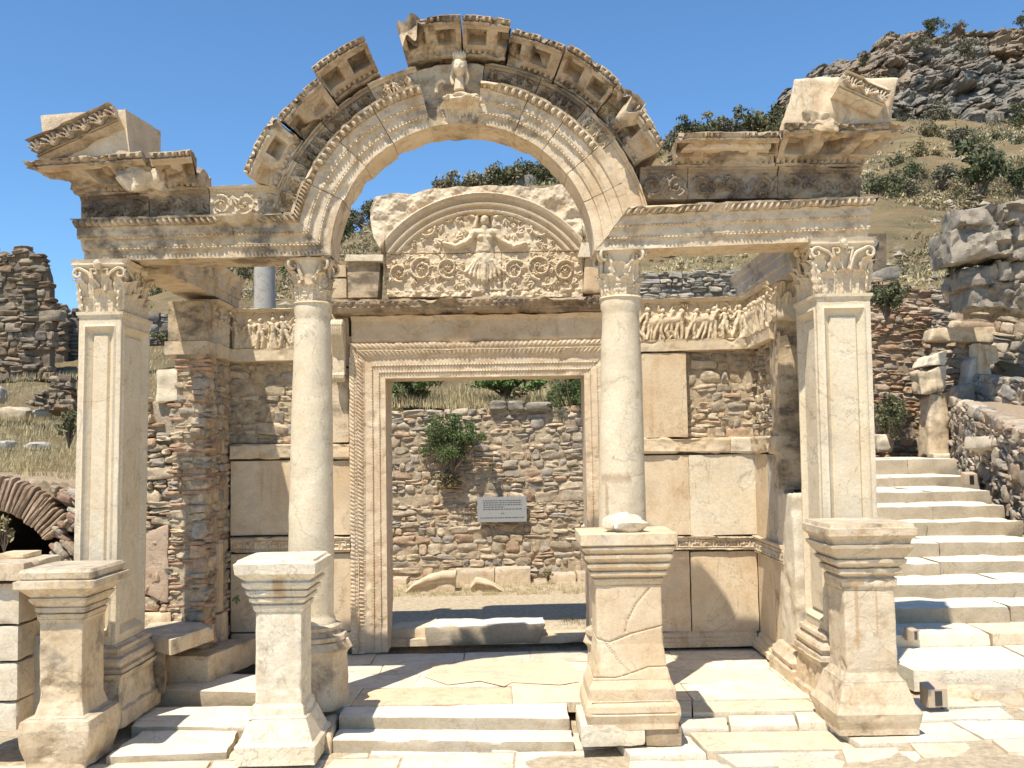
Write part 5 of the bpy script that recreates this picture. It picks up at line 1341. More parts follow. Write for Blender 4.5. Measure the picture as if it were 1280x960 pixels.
# ---- threshold and slab lying on it
free_block([tuple(p) for p in [PZ(482, 809, 0), PZ(745, 803, 0), PZ(745, 786, 0), PZ(482, 790, 0)]] + [(p[0], p[1], .09) for p in [PZ(482, 809, 0), PZ(745, 803, 0), PZ(745, 786, 0), PZ(482, 790, 0)]], 'threshold_stone', 'cream', 'worn doorway threshold under a fallen slab', 'threshold', 331)
A = PZ(533, 808, 0.01); B = PZ(681, 804, .01)
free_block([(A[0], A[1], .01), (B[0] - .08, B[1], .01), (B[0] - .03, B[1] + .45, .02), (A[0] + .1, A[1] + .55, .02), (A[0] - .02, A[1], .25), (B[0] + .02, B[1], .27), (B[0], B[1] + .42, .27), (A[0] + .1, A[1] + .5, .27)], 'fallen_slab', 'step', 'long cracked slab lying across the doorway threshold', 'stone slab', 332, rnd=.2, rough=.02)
A = PZ(478, 808, .0); B = PZ(545, 806, .0)
free_block([(A[0], A[1] + .02, 0), (B[0], B[1] + .02, 0), (B[0], B[1] + .5, 0), (A[0] + .05, A[1] + .5, 0), (A[0] + .04, A[1] + .04, .17), (B[0], B[1] + .04, .24), (B[0], B[1] + .5, .26), (A[0] + .1, A[1] + .5, .2)], 'fallen_slab', 'cream', 'low wedge of stone left of the slab on the threshold', 'stone slab', 333, rnd=.2, rough=.015)

# ---- fragments inside the cella
def frag(px_o, Y, d, label, seed, mat='relief'):
    """curved fragment given by its front outline (bottom row, top row)"""
    bot, top = px_o; n = 24; q = np.linspace(0, 1, n)
    bu = np.interp(q, np.linspace(0, 1, len(bot)), [p[0] for p in bot]); bv = np.interp(q, np.linspace(0, 1, len(bot)), [p[1] for p in bot])
    tu = np.interp(q, np.linspace(0, 1, len(top)), [p[0] for p in top]); tv = np.interp(q, np.linspace(0, 1, len(top)), [p[1] for p in top])
    B_ = np.array([P(u, v, Y) for u, v in zip(bu, bv)]); T_ = np.array([P(u, v, Y) for u, v in zip(tu, tv)]); rows = []
    for k in range(15):
        r = k / 14; V = B_ + (T_ - B_) * r; V[:, 1] -= np.interp(r, [0, .55, .6, .72, .76, .9, 1], [0, 0, .03, .03, .06, .07, .05]); V[:, 2] += .01 * fbm(V, 6, 2, seed); V[:, 1] += .012 * fbm(V, 9, 2, seed); rows.append(V)
    for k in range(1, 5): V = T_.copy(); V[:, 1] += d * k / 4 - .05; V[:, 2] += .02 * fbm(V, 5, 2, seed); rows.append(V)
    V = B_.copy(); V[:, 1] += d; rows.append(V); rows.append(B_)
    G = np.array(rows); mb = MB(); mb.add(G.reshape(-1, 3), gridfaces(G.shape[0], n)); mb.add(G[:, 0], [list(range(len(G)))]); mb.add(G[:, -1], [list(range(len(G)))[::-1]])
    c = G.reshape(-1, 3).mean(0); return tag(mb.build('carved_fragment', M[mat], loc=(c[0], c[1], B_[:, 2].min())), label, 'carved fragment')
frag(([(505, 744), (568, 741)], [(506, 741), (517, 730), (535, 720), (552, 716), (570, 714)]), 16.2, .35, 'curved moulded fragment lying against the rear wall, the longer one', 341)
frag(([(590, 744), (634, 743)], [(588, 732), (594, 724), (612, 728), (624, 735), (634, 741)]), 16.1, .35, 'short curved fragment lying on the grass inside', 342)
# low blocks along the rear wall
for i, (u0, u1, v0, v1, Yb) in enumerate(((569, 618, 737, 713, 17.0), (619, 663, 733, 711, 17.0), (683, 720, 735, 718, 17.1), (722, 760, 735, 716, 17.1), (490, 508, 737, 724, 17.1))):
    p0, p1 = P(u0, v0, Yb), P(u1, v1, Yb)
    free_block(boxc(p0[0], p1[0], Yb, Yb + .45, p0[2] - .15, p1[2]), 'kerb_block', 'weathered_light', ['long low block at the foot of the rear wall behind the long fragment', 'low block at the rear wall behind the short fragment', 'low block at the rear wall right of the gap', 'low block at the rear wall farthest right', 'low block at the rear wall farthest left'][i], 'stone block', 350 + i, 'low blocks along the rear wall')
for i, (u0, u1, v0, v1) in enumerate(((540, 600, 747, 739), (640, 735, 745, 735))):
    a, b = PZ(u0, v0, .02), PZ(u1, v1, .02)
    free_block(boxc(a[0], b[0], a[1], b[1], -.1, .05), 'kerb_block', 'cream', ['flat pale slab in the grass under the fragments', 'flat pale slab in the grass right of the fragments'][i], 'stone slab', 358 + i)
# ---- rear rubble wall
YRW = 17.55
rw = MB(); rubble(rw, [(-3.6, YRW, -.15), (3.6, YRW, -.15), (3.6, YRW, P(700, 508, YRW)[2]), (-3.6, YRW, P(490, 518, YRW)[2])], (.08, .19), (.12, .40), depth=.2, seed=31, prot=.04)
rear = tag(rw.build('rubble_wall', M['stone'], loc=(0, YRW, 0)), 'rubble wall seen through the doorway, with a plaque on it', 'stone wall')
# capping stones
for i, (u0, u1, v0, v1) in enumerate(((612, 634, 513, 502), (635, 655, 513, 502), (656, 690, 514, 503))):
    p0, p1 = P(u0, v0, YRW + .05), P(u1, v1, YRW + .05); mbs = MB(); stone(mbs, (p0 + p1) / 2, (p1[0] - p0[0], .35, p1[2] - p0[2] + .03), 60 + i, (.34, .30, .24)); mbs.build('cap_stone', M['stone'], parent=rear)
# plaque
p0, p1 = P(597, 653, YRW - .12), P(658, 620.5, YRW - .12)
pq = thing('plaque', (float((p0[0] + p1[0]) / 2), YRW - .12, float(p0[2])), 'grey rectangular information plaque fixed to the rear rubble wall', 'plaque')
mb = hexa(boxc(p0[0], p1[0], YRW - .13, YRW - .10, p0[2], p1[2]), step=.05, rough=.0, rnd=.2); mb.build('plate', M['plate'], parent=pq)
tx = MB(); rd = random.Random(3)
wq, hq = p1[0] - p0[0], p1[2] - p0[2]
for row in range(9):
    if row in (5, ): continue
    z = p1[2] - hq * (.16 + row * .085); x = p0[0] + wq * (.12 if row < 8 else .06); xe = p0[0] + wq * ((.90 if row < 8 else .94) if row not in (3,) else .55)
    if row == 6: x, xe = p0[0] + wq * .48, p0[0] + wq * .54
    if row == 7: continue
    while x < xe:
        l = rd.uniform(.015, .05); tx.merge(hexa(boxc(x, min(x + l, xe), YRW - .133, YRW - .129, z, z + hq * .030), step=1, rough=0, rnd=.01)); x += l + .014
tx.build('lettering', M['ink'], parent=pq)
# ================================================================ PEDESTALS
YP = 8.6
def pedestal(us0, us1, levels, depth, seed, label, mat='weathered_light', bite=None, panel=None, chip=.03, v_mid=800, Yp=YP, extra=None, topv=None, rough=.005):
    x0, x1 = P(us0, v_mid, Yp)[0], P(us1, v_mid, Yp)[0]; cx = (x0 + x1) / 2; hx = (x1 - x0) / 2; hy = depth / 2; cy = Yp + hy
    um = (us0 + us1) / 2; prof = [(P(um, v, Yp - o)[2], o) for v, o in levels]
    for i in range(1, len(prof)):
        if prof[i][0] <= prof[i - 1][0]: prof[i] = (prof[i - 1][0] + .002, prof[i][1])
    prof = [(prof[0][0] - .05, prof[0][1])] + prof; extra = (extra[0] + 1, extra[1] + 1)
    t = thing('pedestal', (cx, cy, prof[0][0]), label, 'pedestal', 'pedestals standing before the facade')
    # split in base / shaft / cap at markers
    i1, i2 = extra
    for nm, a, b in (('base', 0, i1), ('shaft', i1, i2), ('cap', i2, len(prof) - 1)):
        pr_ = prof[a:b + 1]
        if nm == 'shaft': pr_ = [(pr_[0][0] + .003, pr_[0][1])] + pr_[1:-1] + [(pr_[-1][0] - .003, pr_[-1][1])]
        mb = stack(cx, cy, hx, hy, pr_, dz=.008, du=.014, rough=rough * .6, chip=chip * (.7 if nm != 'shaft' else .35), seed=seed + a, bite=bite if nm != 'x' else None, panel=None)
        mb.build(nm, M[mat], parent=t)
    return t
add_stain('white', 'white_stained', [(P(338, 730, 8.5)[0], P(358, 730, 8.5)[0], P(340, 757, 8.5)[2], P(340, 716, 8.5)[2])], (.42, .24, .10), .035)
add_stain('weathered_light', 'rust_streaked', [(P(1067, 740, 8.6)[0], P(1073, 740, 8.6)[0], P(1070, 812, 8.6)[2], P(1070, 724, 8.6)[2]), (P(1093, 740, 8.6)[0], P(1097, 740, 8.6)[0], P(1095, 795, 8.6)[2], P(1095, 735, 8.6)[2]), (P(1058, 740, 8.6)[0], P(1080, 740, 8.6)[0], P(1070, 733, 8.6)[2], P(1070, 722, 8.6)[2])], (.45, .27, .12), .012)
def crack(lines, Yp=YP, w=.006, d=.014):
    L = [[P(u, v, Yp)[[0, 2]] for u, v in l] for l in lines]
    def f(V, A):
        r = np.zeros(V.shape[:2])
        for l in L:
            for a, b in zip(l[:-1], l[1:]):
                ab = b - a; q = np.clip(((V[..., 0] - a[0]) * ab[0] + (V[..., 2] - a[1]) * ab[1]) / (ab @ ab), 0, 1)
                dd = np.hypot(V[..., 0] - a[0] - q * ab[0], V[..., 2] - a[1] - q * ab[1]); r = np.maximum(r, np.exp(-(dd / w) ** 2))
        return -d * r
    return f
def rim(V, A): return -.045 * np.clip(fbm(V, 3.3, 4, 77) - .45, 0, 1)
pedestal(49, 103, [(955, .07), (935, .11), (915, .125), (903, .11), (899, .06), (895, .03), (878, .0), (778, .0), (774, .015), (768, .025), (767, .004), (764, .035), (760, .035), (759, .022), (751, .070), (748, .072), (747, .055), (741, .10), (737, .13), (736, .165), (727, .165), (725, .115), (723, .13), (716, .135), (712, .115)], .46, 401,
         'leftmost full pedestal with wide cracked cap and panelled side', bite=rim, extra=(4, 8), chip=.05, mat='weathered_light')
pedestal(319, 377, [(950, .145), (934, .15), (929, .12), (912, .08), (899, .05), (895, .03), (886, .02), (880, .0), (765, .0), (762, .018), (757, .024), (755, .0), (752, .05), (748, .052), (747, .032), (743, .075), (739, .078), (738, .055), (733, .105), (729, .11), (727, .085), (722, .125), (718, .155), (705, .16), (703, .14), (700, .13)], .42, 402,
         'slender pedestal with orange stained cap, its top corner broken off', bite=rim, extra=(4, 8), chip=.06, mat='white_stained')
pedestal(746, 829, [(905, .10), (895, .125), (884, .12), (878, .10), (876, .09), (862, .085), (850, .05), (830, .02), (805, .0), (731, .0), (727, .018), (724, .022), (722, .002), (719, .050), (715, .052), (714, .030), (709, .075), (705, .078), (704, .055), (698, .10), (694, .102), (693, .078), (687, .12), (684, .122), (683, .10), (681, .135), (668, .135)], .50, 403,
         'wide cracked pedestal with a white stone lying on its top', extra=(6, 9), chip=.04, mat='cream',
         bite=crack([[(744, 798), (762, 803), (790, 792), (831, 781)], [(755, 801), (775, 828), (788, 841)], [(740, 846), (770, 846), (787, 841), (810, 833), (834, 832)], [(812, 735), (795, 755), (785, 775), (782, 790)], [(740, 876), (838, 874)], [(740, 889), (842, 887)]]))
pedestal(1057, 1121, [(912, .12), (903, .14), (894, .15), (888, .13), (882, .105), (865, .075), (853, .05), (851, .035), (847, .02), (841, .0), (738, .0), (733, .018), (724, .024), (721, .0), (717, .055), (711, .058), (710, .035), (704, .09), (700, .092), (699, .068), (692, .11), (686, .14), (682, .145), (681, .115), (675, .125), (670, .165), (661, .165), (660, .148), (655, .14)], .46, 404,
         'rightmost pedestal with rust streaks below its layered cap', bite=rim, extra=(6, 10), chip=.04, mat='rust_streaked')
# foundation stones under the cracked pedestal
def bblk(u0, u1, v0, v1, Y, d, mat, name, label, cat, seed, **k):
    a, b = P(u0, v0, Y), P(u1, v1, Y); return free_block(boxc(a[0], b[0], Y, Y + d, a[2], b[2]), name, mat, label, cat, seed, **k)
bblk(727, 806, 934, 906, 8.50, .7, 'white', 'foundation_stone', 'pale foundation stone under the cracked pedestal', 'stone block', 411)
bblk(807, 852, 934, 907, 8.52, .6, 'dark', 'foundation_stone', 'darker foundation stone under the right edge of the cracked pedestal', 'stone block', 412)
# white stone on top
a = P(778, 656, 8.75); ms = MB(); stone(ms, a, (.34, .26, .19), 5, (.7, .65, .55), sq=.1, rough=.22)
tag(ms.build('stone', M['white'], loc=(a[0], a[1], a[2] - .09)), 'rough white stone resting on the cracked pedestal', 'stone')
# stacked block pier at the far left edge
Yb = 8.75
for i, (v0, v1, u1, nm) in enumerate(((915, 878, 21, 'lowest block of the pier at the left edge'), (877, 829, 22, 'second block up in the pier at the left edge'), (828, 783, 23, 'third block up in the pier at the left edge'), (782, 729, 24, 'fourth block up in the pier at the left edge'))):
    a, b = P(-60, v0, Yb), P(u1, v1, Yb); free_block(boxc(a[0], b[0], Yb, Yb + .62, a[2], b[2]), 'pier_block', 'paving', nm, 'stone block', 420 + i, 'blocks piled at the left edge', rnd=.07)
a, b = P(-60, 727, Yb - .08), P(30, 704, Yb - .08); free_block(boxc(a[0], b[0], Yb - .08, Yb + .66, a[2], b[2]), 'pier_block', 'weathered_light', 'moulded top block of the pier at the left edge', 'stone block', 425, 'blocks piled at the left edge', rnd=.15)
a, b = P(-10, 702, 9.0), P(30, 692, 9.0); free_block(boxc(a[0], b[0], 9.0, 9.35, a[2] , b[2]), 'rubble_stone', 'cream', 'small flat stone on top of the left edge pier', 'stone', 426, rnd=.3)
bblk(26, 56, 900, 795, 9.05, .5, 'grey', 'marble_block', 'grey upright block between the left edge pier and the leftmost pedestal', 'stone block', 427, rough=.02)

# ================================================================ STAIRCASE
SX0 = 4.75
stairs = thing('staircase', (6.2, 13.3, 0.0), 'broad stone staircase climbing behind the right end of the facade', 'staircase')
stv = [(772, 756, 1400), (745, 728, 1400), (716, 701, 1330), (694, 677, 1292), (669, 652, 1268), (648, 632, 1247), (627, 614, 1232), (607, 596, 1218), (592, 573, 1192)]
z = .36; steps = []
for k, (vb, vt, ur) in enumerate(stv):
    hz = 551.0; Y = (CAM_H - z) * F_PX / (vb - hz); zt = CAM_H - (vt - hz) * Y / F_PX
    steps.append((Y, z, zt, (ur - 640) / F_PX * Y)); z = zt
for k, (Y, z0, z1, xr) in enumerate(steps):
    Yn = steps[k + 1][0] + .5 if k + 1 < len(steps) else Y + 2.2
    xl = 4.1 + .27 * (Y - 11.5); xm = xl + (xr - xl) * (.35 + .3 * rs.rand())
    pcs = [(xl, xm), (xm + .01, xr)]
    for j, (a, b) in enumerate(pcs):
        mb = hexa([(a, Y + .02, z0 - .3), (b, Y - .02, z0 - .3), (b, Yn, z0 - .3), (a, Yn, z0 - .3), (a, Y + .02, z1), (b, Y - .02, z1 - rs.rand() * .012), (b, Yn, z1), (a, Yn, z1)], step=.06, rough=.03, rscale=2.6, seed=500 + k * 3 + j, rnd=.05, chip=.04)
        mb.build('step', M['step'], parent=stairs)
# landing slabs between street and stairs
lf = paving('l', '', 3.95, 9.5, 9.85, 11.8, lambda x, y: .12 + .135 * (y - 9.85), 520, (.7, 1.1), (1.0, 2.2), th=.22, cols=PC, gap=.008, jit=.006)
tag(lf.build('landing', M['pav_t']), kind='structure')
# little lamps
def lamp(u, v, Y, s, label, seed, yaw=0.0):
    p = P(u, v, Y); t = thing('floodlight', tuple(p), label, 'floodlight', 'small ground floodlights'); t.rotation_euler = (0, 0, yaw)
    ROOTLOC[t.name] = (0, 0, 0)
    b = hexa([(-.16 * s, -.12 * s, 0), (.16 * s, -.12 * s, 0), (.16 * s, .14 * s, 0), (-.16 * s, .14 * s, 0), (-.16 * s, -.12 * s, .28 * s), (.16 * s, -.12 * s, .28 * s), (.16 * s, .14 * s, .34 * s), (-.16 * s, .14 * s, .34 * s)], step=.03, rough=.002, rnd=.06)
    b.build('housing', M['lamp_case'], parent=t)
    g_ = hexa([(-.05 * s, -.135 * s, .03 * s), (.06 * s, -.135 * s, .03 * s), (.06 * s, -.11 * s, .03 * s), (-.05 * s, -.11 * s, .03 * s), (-.05 * s, -.135 * s, .25 * s), (.06 * s, -.135 * s, .25 * s), (.06 * s, -.11 * s, .25 * s), (-.05 * s, -.11 * s, .25 * s)], step=.05, rough=0, rnd=.1)
    g_.build('glass', M['lamp_glass'], parent=t)
lamp(1168, 882, 9.15, .6, 'small boxy floodlight on the ground beside the rightmost pedestal', 1, .1)
lamp(1212, 606, 17.6, .7, 'tiny floodlight at the end of an upper stair tread', 2)
lamp(1140, 800, 10.9, .4, 'small dark floodlight at the landing edge behind the rightmost pedestal', 3, .6)
# odd stones right of the pedestal
for i, (u, v, zt, sx, sy, sz) in enumerate(((1212, 868, .0, .45, .3, .2), (1160, 905, -.12, .35, .25, .1), (1245, 905, -.12, .5, .35, .12), (1132, 830, .0, .3, .3, .14), (1250, 872, 0.0, .6, .3, .2), (1190, 925, -.15, .3, .3, .1))):
    p = PZ(u, v, zt); ms = MB(); stone(ms, p, (sx, sy, sz), 30 + i, (1, 1, 1), sq=.5, rough=.12)
    tag(ms.build('rubble_stone', M['weathered_light'], loc=(p[0], p[1], p[2] - sz / 2)), ['flat stone before the landing edge', 'small stone at the foot of the rightmost pedestal', 'broad flat stone at the lower right corner', 'worn stone between rightmost pedestal and landing', 'long stone under the landing edge at the right', 'small flat stone nearest the viewer at right'][i], 'stone')
# ================================================================ HILL
TU = [-900, 0, 100, 170, 265, 412, 465, 550, 640, 700, 800, 850, 920, 975, 1000, 1100, 1280, 2000]
RIDGE = [400, 396, 392, 356, 318, 302, 272, 246, 228, 214, 196, 172, 168, 156, 122, 108, 102, 50]
TY = [13.5, 18, 25, 38, 60, 130]
def vtab(u, Y):
    vr = np.interp(u, TU, RIDGE)
    n135 = np.interp(u, [0, 100, 200, 260, 300, 1000, 1100], [602, 612, 640, 700, 775, 775, 770])
    n18 = np.interp(u, [0, 100, 200, 300, 350, 900, 1100, 1300], [548, 545, 555, 530, 512, 512, 600, 560])
    n25 = np.interp(u, [0, 100, 200, 300, 640, 1000, 1100, 1200, 1400], [476, 474, 450, 440, 440, 420, 380, 365, 400])
    n38 = np.interp(u, [0, 100, 200, 300, 640, 1000, 1100, 1280], [450, 440, 410, 390, 380, 335, 310, 290])
    n60 = vr + (n38 - vr) * .52
    rows = [n135, n18, n25, n38, n60, vr]
    out = np.zeros_like(u); yy = np.clip(Y, 13.5, 130)
    for i in range(5):
        m = (yy >= TY[i]) & (yy <= TY[i + 1]); q = (yy - TY[i]) / (TY[i + 1] - TY[i]); out = np.where(m, rows[i] + (rows[i + 1] - rows[i]) * q, out)
    return out
def hill_z(X, Y):
    X = np.asarray(X, float); Y = np.asarray(Y, float)
    u = 640 + F_PX * X / np.maximum(Y, 8); v = vtab(u, Y); hz = 560 - .0175 * (np.clip(u, 0, 1280) - 640)
    Yc = np.minimum(Y, 130); z = CAM_H + (hz - v) * Yc / F_PX
    return z - np.maximum(Y - 130, 0) * .25
gyh = np.concatenate([np.linspace(13, 26, 70), np.linspace(26.4, 60, 80), np.linspace(61, 140, 70), np.linspace(145, 420, 14)])
gxh = np.concatenate([np.linspace(-300, -62, 10), np.linspace(-60, -14, 50), np.linspace(-13.7, 16, 110), np.linspace(16.5, 80, 80), np.linspace(84, 380, 14)])
HX, HY = np.meshgrid(gxh, gyh, indexing='ij')
HZ = hill_z(HX, HY) + fbm2(HX, HY, .12, 4, 8) * np.interp(HY, [13, 30, 130], [.1, .5, 1.2]) + fbm2(HX, HY, .9, 3, 3) * np.interp(HY, [13, 30, 130], [.06, .15, .35])
HZ = HZ - .0
F_ = gridfaces(len(gxh), len(gyh)); cxq = HX.reshape(-1)[F_].mean(1); cyq = HY.reshape(-1)[F_].mean(1)
hole = ((cxq > -4.3) & (cxq < 4.0) & (cyq < 17.75)) | ((cxq >= 4.05 + .24 * (cyq - 12.6)) & (cxq < 4.6 + .36 * (cyq - 13) + 3.4) & (cyq < 24.2)) | ((cxq < -4.2) & (cyq < 13.9)) | ((cxq > 3.9) & (cyq < 14.5))
hm = MB(); n1 = fbm2(HX, HY, .5, 4, 22)[..., None]; n2 = fbm2(HX, HY, 2.5, 2, 23)[..., None]
colA = np.array([.26, .195, .10]); colB = np.array([.19, .135, .075]); colC = np.array([.32, .26, .17])
q1 = np.clip(.5 + n1 * .9, 0, 1); q2 = np.clip(n2 * 1.2 - .2, 0, 1)
hc = colA * q1 + colB * (1 - q1); hc = hc * (1 - q2 * .5) + colC * q2 * .5
hm.add(np.stack([HX, HY, HZ], -1).reshape(-1, 3), F_[~hole], hc.reshape(-1, 3))
def hillmat():
    m, t, b = newmat('dry_hillside'); co = wpos(t); a = N(t, 'ShaderNodeAttribute'); a.attribute_name = 'tint'
    n0 = noise_node(t, co, .10, 5, .6); n1 = noise_node(t, co, .45, 6, .65, .4); n2 = noise_node(t, co, 1.8, 6, .7); n3 = noise_node(t, co, 7, 5, .7)
    c = mixc(t, math_(t, 'MULTIPLY', ramp(t, n0, .45, .62), .6), a.outputs['Color'], (.20, .155, .09))
    c = mixc(t, math_(t, 'MULTIPLY', ramp(t, n1, .52, .62), .75), c, (.13, .115, .065))
    c = mixc(t, math_(t, 'MULTIPLY', ramp(t, n2, .56, .66), .55), c, (.34, .29, .22))
    c = mixc(t, math_(t, 'MULTIPLY', ramp(t, n3, .52, .62), .6), c, (.15, .115, .06))
    t.links.new(c, b.inputs['Base Color']); b.inputs['Roughness'].default_value = .95; b.inputs['Specular IOR Level'].default_value = .05
    bump(t, b, math_(t, 'ADD', n2, math_(t, 'MULTIPLY', n3, .4)), 1.0, .25); return m
M['hill'] = hillmat()
tag(hm.build('hill', M['hill']), kind='structure')
def hz_at(x, y): return float(hill_z(np.array([x]), np.array([y]))[0])
def on_hill(u, v, ylo=14, yhi=135):
    """first ground hit along a sight line"""
    d = ray(u, v); prev = None
    for Y in np.concatenate([np.arange(ylo, 60, .5), np.arange(60, yhi, 1.5)]):
        p = CAM + d * (Y / d[1]); g_ = hz_at(p[0], p[1])
        if p[2] <= g_: return np.array([p[0], p[1], g_])
    p = CAM + d * (125 / d[1]); return np.array([p[0], p[1], hz_at(p[0], p[1])])
# ---- crag at the upper right
def crag():
    us = np.linspace(975, 1500, 380); nb = 130
    top = np.interp(us, [975, 1000, 1020, 1045, 1058, 1085, 1095, 1110, 1125, 1150, 1185, 1200, 1240, 1280, 1360, 1500], [118, 98, 86, 78, 78, 68, 52, 41, 43, 40, 42, 36, 34, 30, 22, 15])
    bot = np.interp(us, [975, 1000, 1060, 1090, 1130, 1200, 1250, 1280, 1500], [130, 122, 110, 104, 118, 112, 105, 112, 90])
    Yc = np.interp(us, [975, 1100, 1500], [119, 112, 100]); V = np.zeros((len(us) + 0, nb + 14, 3))
    for i, u in enumerate(us):
        a = P(u, bot[i] + 40, Yc[i] - 9); b = P(u, top[i], Yc[i] + 3)
        for j in range(nb): q = j / (nb - 1); V[i, j] = a + (b - a) * q
        for j in range(14): V[i, nb + j] = b + np.array([0, 2.0 * (j + 1), -.25 * (j + 1) ** 1.15])
    r = fbm(V * np.array([1, 1, 1.3]), .22, 5, 41, .5); rid = 1 - 2 * np.abs(fbm(V * np.array([1, 1, 2.2]), .38, 4, 43, .42))
    w_ = np.interp(np.arange(nb + 14), [0, 9, nb - 1, nb + 13], [.6, 1, .8, .5])[None]
    f1, e1 = facets(V * np.array([1, 1, 1.3]), .33, 3); f2, e2 = facets(V * np.array([1, 1, 1.4]), .85, 5); f3, e3 = facets(V, 1.9, 6)
    V[..., 1] -= (r * .9 + rid * .4 + f1 * 2.0 + f2 * .9 + f3 * .35 - .8 * np.exp(-e1 * 9) - .4 * np.exp(-e2 * 9)) * w_; V[:, 0, 2] -= 9; V[..., 2] += fbm(V, .5, 3, 44) * .4 * w_; V[..., 0] += fbm(V, .5, 3, 46) * .4 * w_
    g1 = fbm(V, .8, 4, 47)[..., None]; g2 = fbm(V, .16, 3, 48)[..., None]
    c = np.array([.27, .255, .23]) * (1 + .35 * g1); c = c * (1 - np.clip(g2 * .9, 0, .6)) + np.array([.38, .27, .17]) * np.clip(g2 * .9, 0, .6)
    mb = MB(); mb.add(V.reshape(-1, 3), gridfaces(V.shape[0], V.shape[1]), c.reshape(-1, 3)); return mb
M['crag'] = tinted('grey_crag', b1=1.6, b2=.5, amt=1.0, dist=.4)
tag(crag().build('cliff', M['crag'], sharp=25), kind='structure')
# scattered outcrops and stones on the hillside
ro = random.Random(12)
def outcrop(u, v, s, seed, label, col=(.40, .38, .35), sz=(1.6, 1, .6), group=None):
    p = on_hill(u, v); mb = MB(); k = p[1] / 100
    for q in range(5): stone(mb, p + np.array([ro.uniform(-1, 1) * s * sz[0] * .5, ro.uniform(-.3, .3) * s, ro.uniform(-.1, .3) * s * sz[2]]), (s * sz[0] * ro.uniform(.4, .8), s * sz[1] * .6, s * sz[2] * ro.uniform(.5, 1)), seed + q, np.array(col) * ro.uniform(.8, 1.2), sq=.3, rough=.25)
    return tag(mb.build('rock_outcrop', M['crag'], loc=tuple(p)), label, 'rock outcrop', group)
outcrop(940, 158, 4.5, 1, 'pale long outcrop on the ridge between bushes', sz=(2.2, 1, .5))
outcrop(658, 210, 2.2, 2, 'grey rocky knob on the ridge seen through the arch', (.36, .33, .29), sz=(1.0, 1, 1.5))
outcrop(1030, 86, 4.2, 3, 'rounded grey outcrop left of the crag top', (.30, .28, .27), sz=(1.8, 1, .7))
for i, (u, v) in enumerate(((1140, 150), (1178, 130), (1240, 190), (1205, 205), (1105, 165), (1265, 130))):
    outcrop(u, v, 1.1, 10 + i * 5, 'small pale rock patch on the dry slope', sz=(2.0, 1, .35), group='rock patches on the slope')

# ================================================================ PLANTS
def leafcloud(rx, ry, rz, n, ls, seed, clumps=9, stems=5, hang=0.0, fill=.8):
    r = np.random.RandomState(seed); big = clumps > 10; clumps = 34 if big else 14; stems = 16 if big else stems
    cl = r.normal(size=(clumps, 3)); cl /= np.linalg.norm(cl, axis=1, keepdims=True); cl *= r.uniform(.15, .95, (clumps, 1)); cl[:, 2] = cl[:, 2] * .8 + .1
    cs = r.uniform(.13, .34, clumps) if big else r.uniform(.2, .42, clumps); k = r.randint(0, clumps, n); d = r.normal(size=(n, 3)); d /= np.linalg.norm(d, axis=1, keepdims=True)
    Pp = cl[k] + d * cs[k][:, None] * (r.uniform(0, 1, (n, 1)) ** .45)
    Pp = Pp * np.array([rx, ry, rz]) + np.array([0, 0, rz * (1 - hang)])
    Pp[:, 2] = np.maximum(Pp[:, 2], .02 - hang * 2 * rz)
    a = r.normal(size=(n, 3)); a /= np.linalg.norm(a, axis=1, keepdims=True); b = np.cross(a, r.normal(size=(n, 3))); b /= np.linalg.norm(b, axis=1, keepdims=True)
    L = ls * r.uniform(.6, 1.3, (n, 1)); W_ = L * .42
    V = np.stack([Pp - a * L, Pp - b * W_, Pp + a * L, Pp + b * W_], 1).reshape(-1, 3); F = np.arange(n * 4).reshape(-1, 4)
    cc = 1 + .35 * (r.rand(clumps)[k] - .5) + .3 * (r.rand(n) - .5); col = np.repeat(np.stack([cc, cc, cc * .95], 1), 4, 0)
    mb = MB(); mb.add(V, F, col); st = MB()
    for i in range(stems):
        e = cl[i % clumps] * np.array([rx, ry, rz]) + np.array([0, 0, rz * (1 - hang)])
        tube(st, [(0, 0, 0), e * np.array([.4, .4, .45]), e], (max(rx, rz) * .035, max(rx, rz) * .012), n=5, sub=3, col=(1, 1, 1))
    return mb, st
PROTO = {}
def bush(kind, p, s, label, cat='bush', group=None, mat='leaf', shape=(1, 1, .75), n=700, ls=.09, seed=1, name='bush', hang=0.0, clumps=9):
    key = (kind, seed)
    if key not in PROTO:
        f, st = leafcloud(*shape, n, ls, seed, hang=hang, clumps=clumps); fo = f.build('foliage', M[mat], smooth=False); so_ = st.build('stems', M['wood'])
        PROTO[key] = (fo, so_, False)
    fo, so_, used = PROTO[key]
    t = bpy.data.objects.new(name, None); sc.collection.objects.link(t); t.location = tuple(map(float, p)); t.scale = (s, s, s); t.rotation_euler = (0, 0, random.random() * 6.28 if used else 0)
    if used: f2, s2 = fo.copy(), so_.copy(); sc.collection.objects.link(f2); sc.collection.objects.link(s2)
    else: f2, s2 = fo, so_; PROTO[key] = (fo, so_, True)
    f2.parent = t; s2.parent = t; return tag(t, label, cat, group)
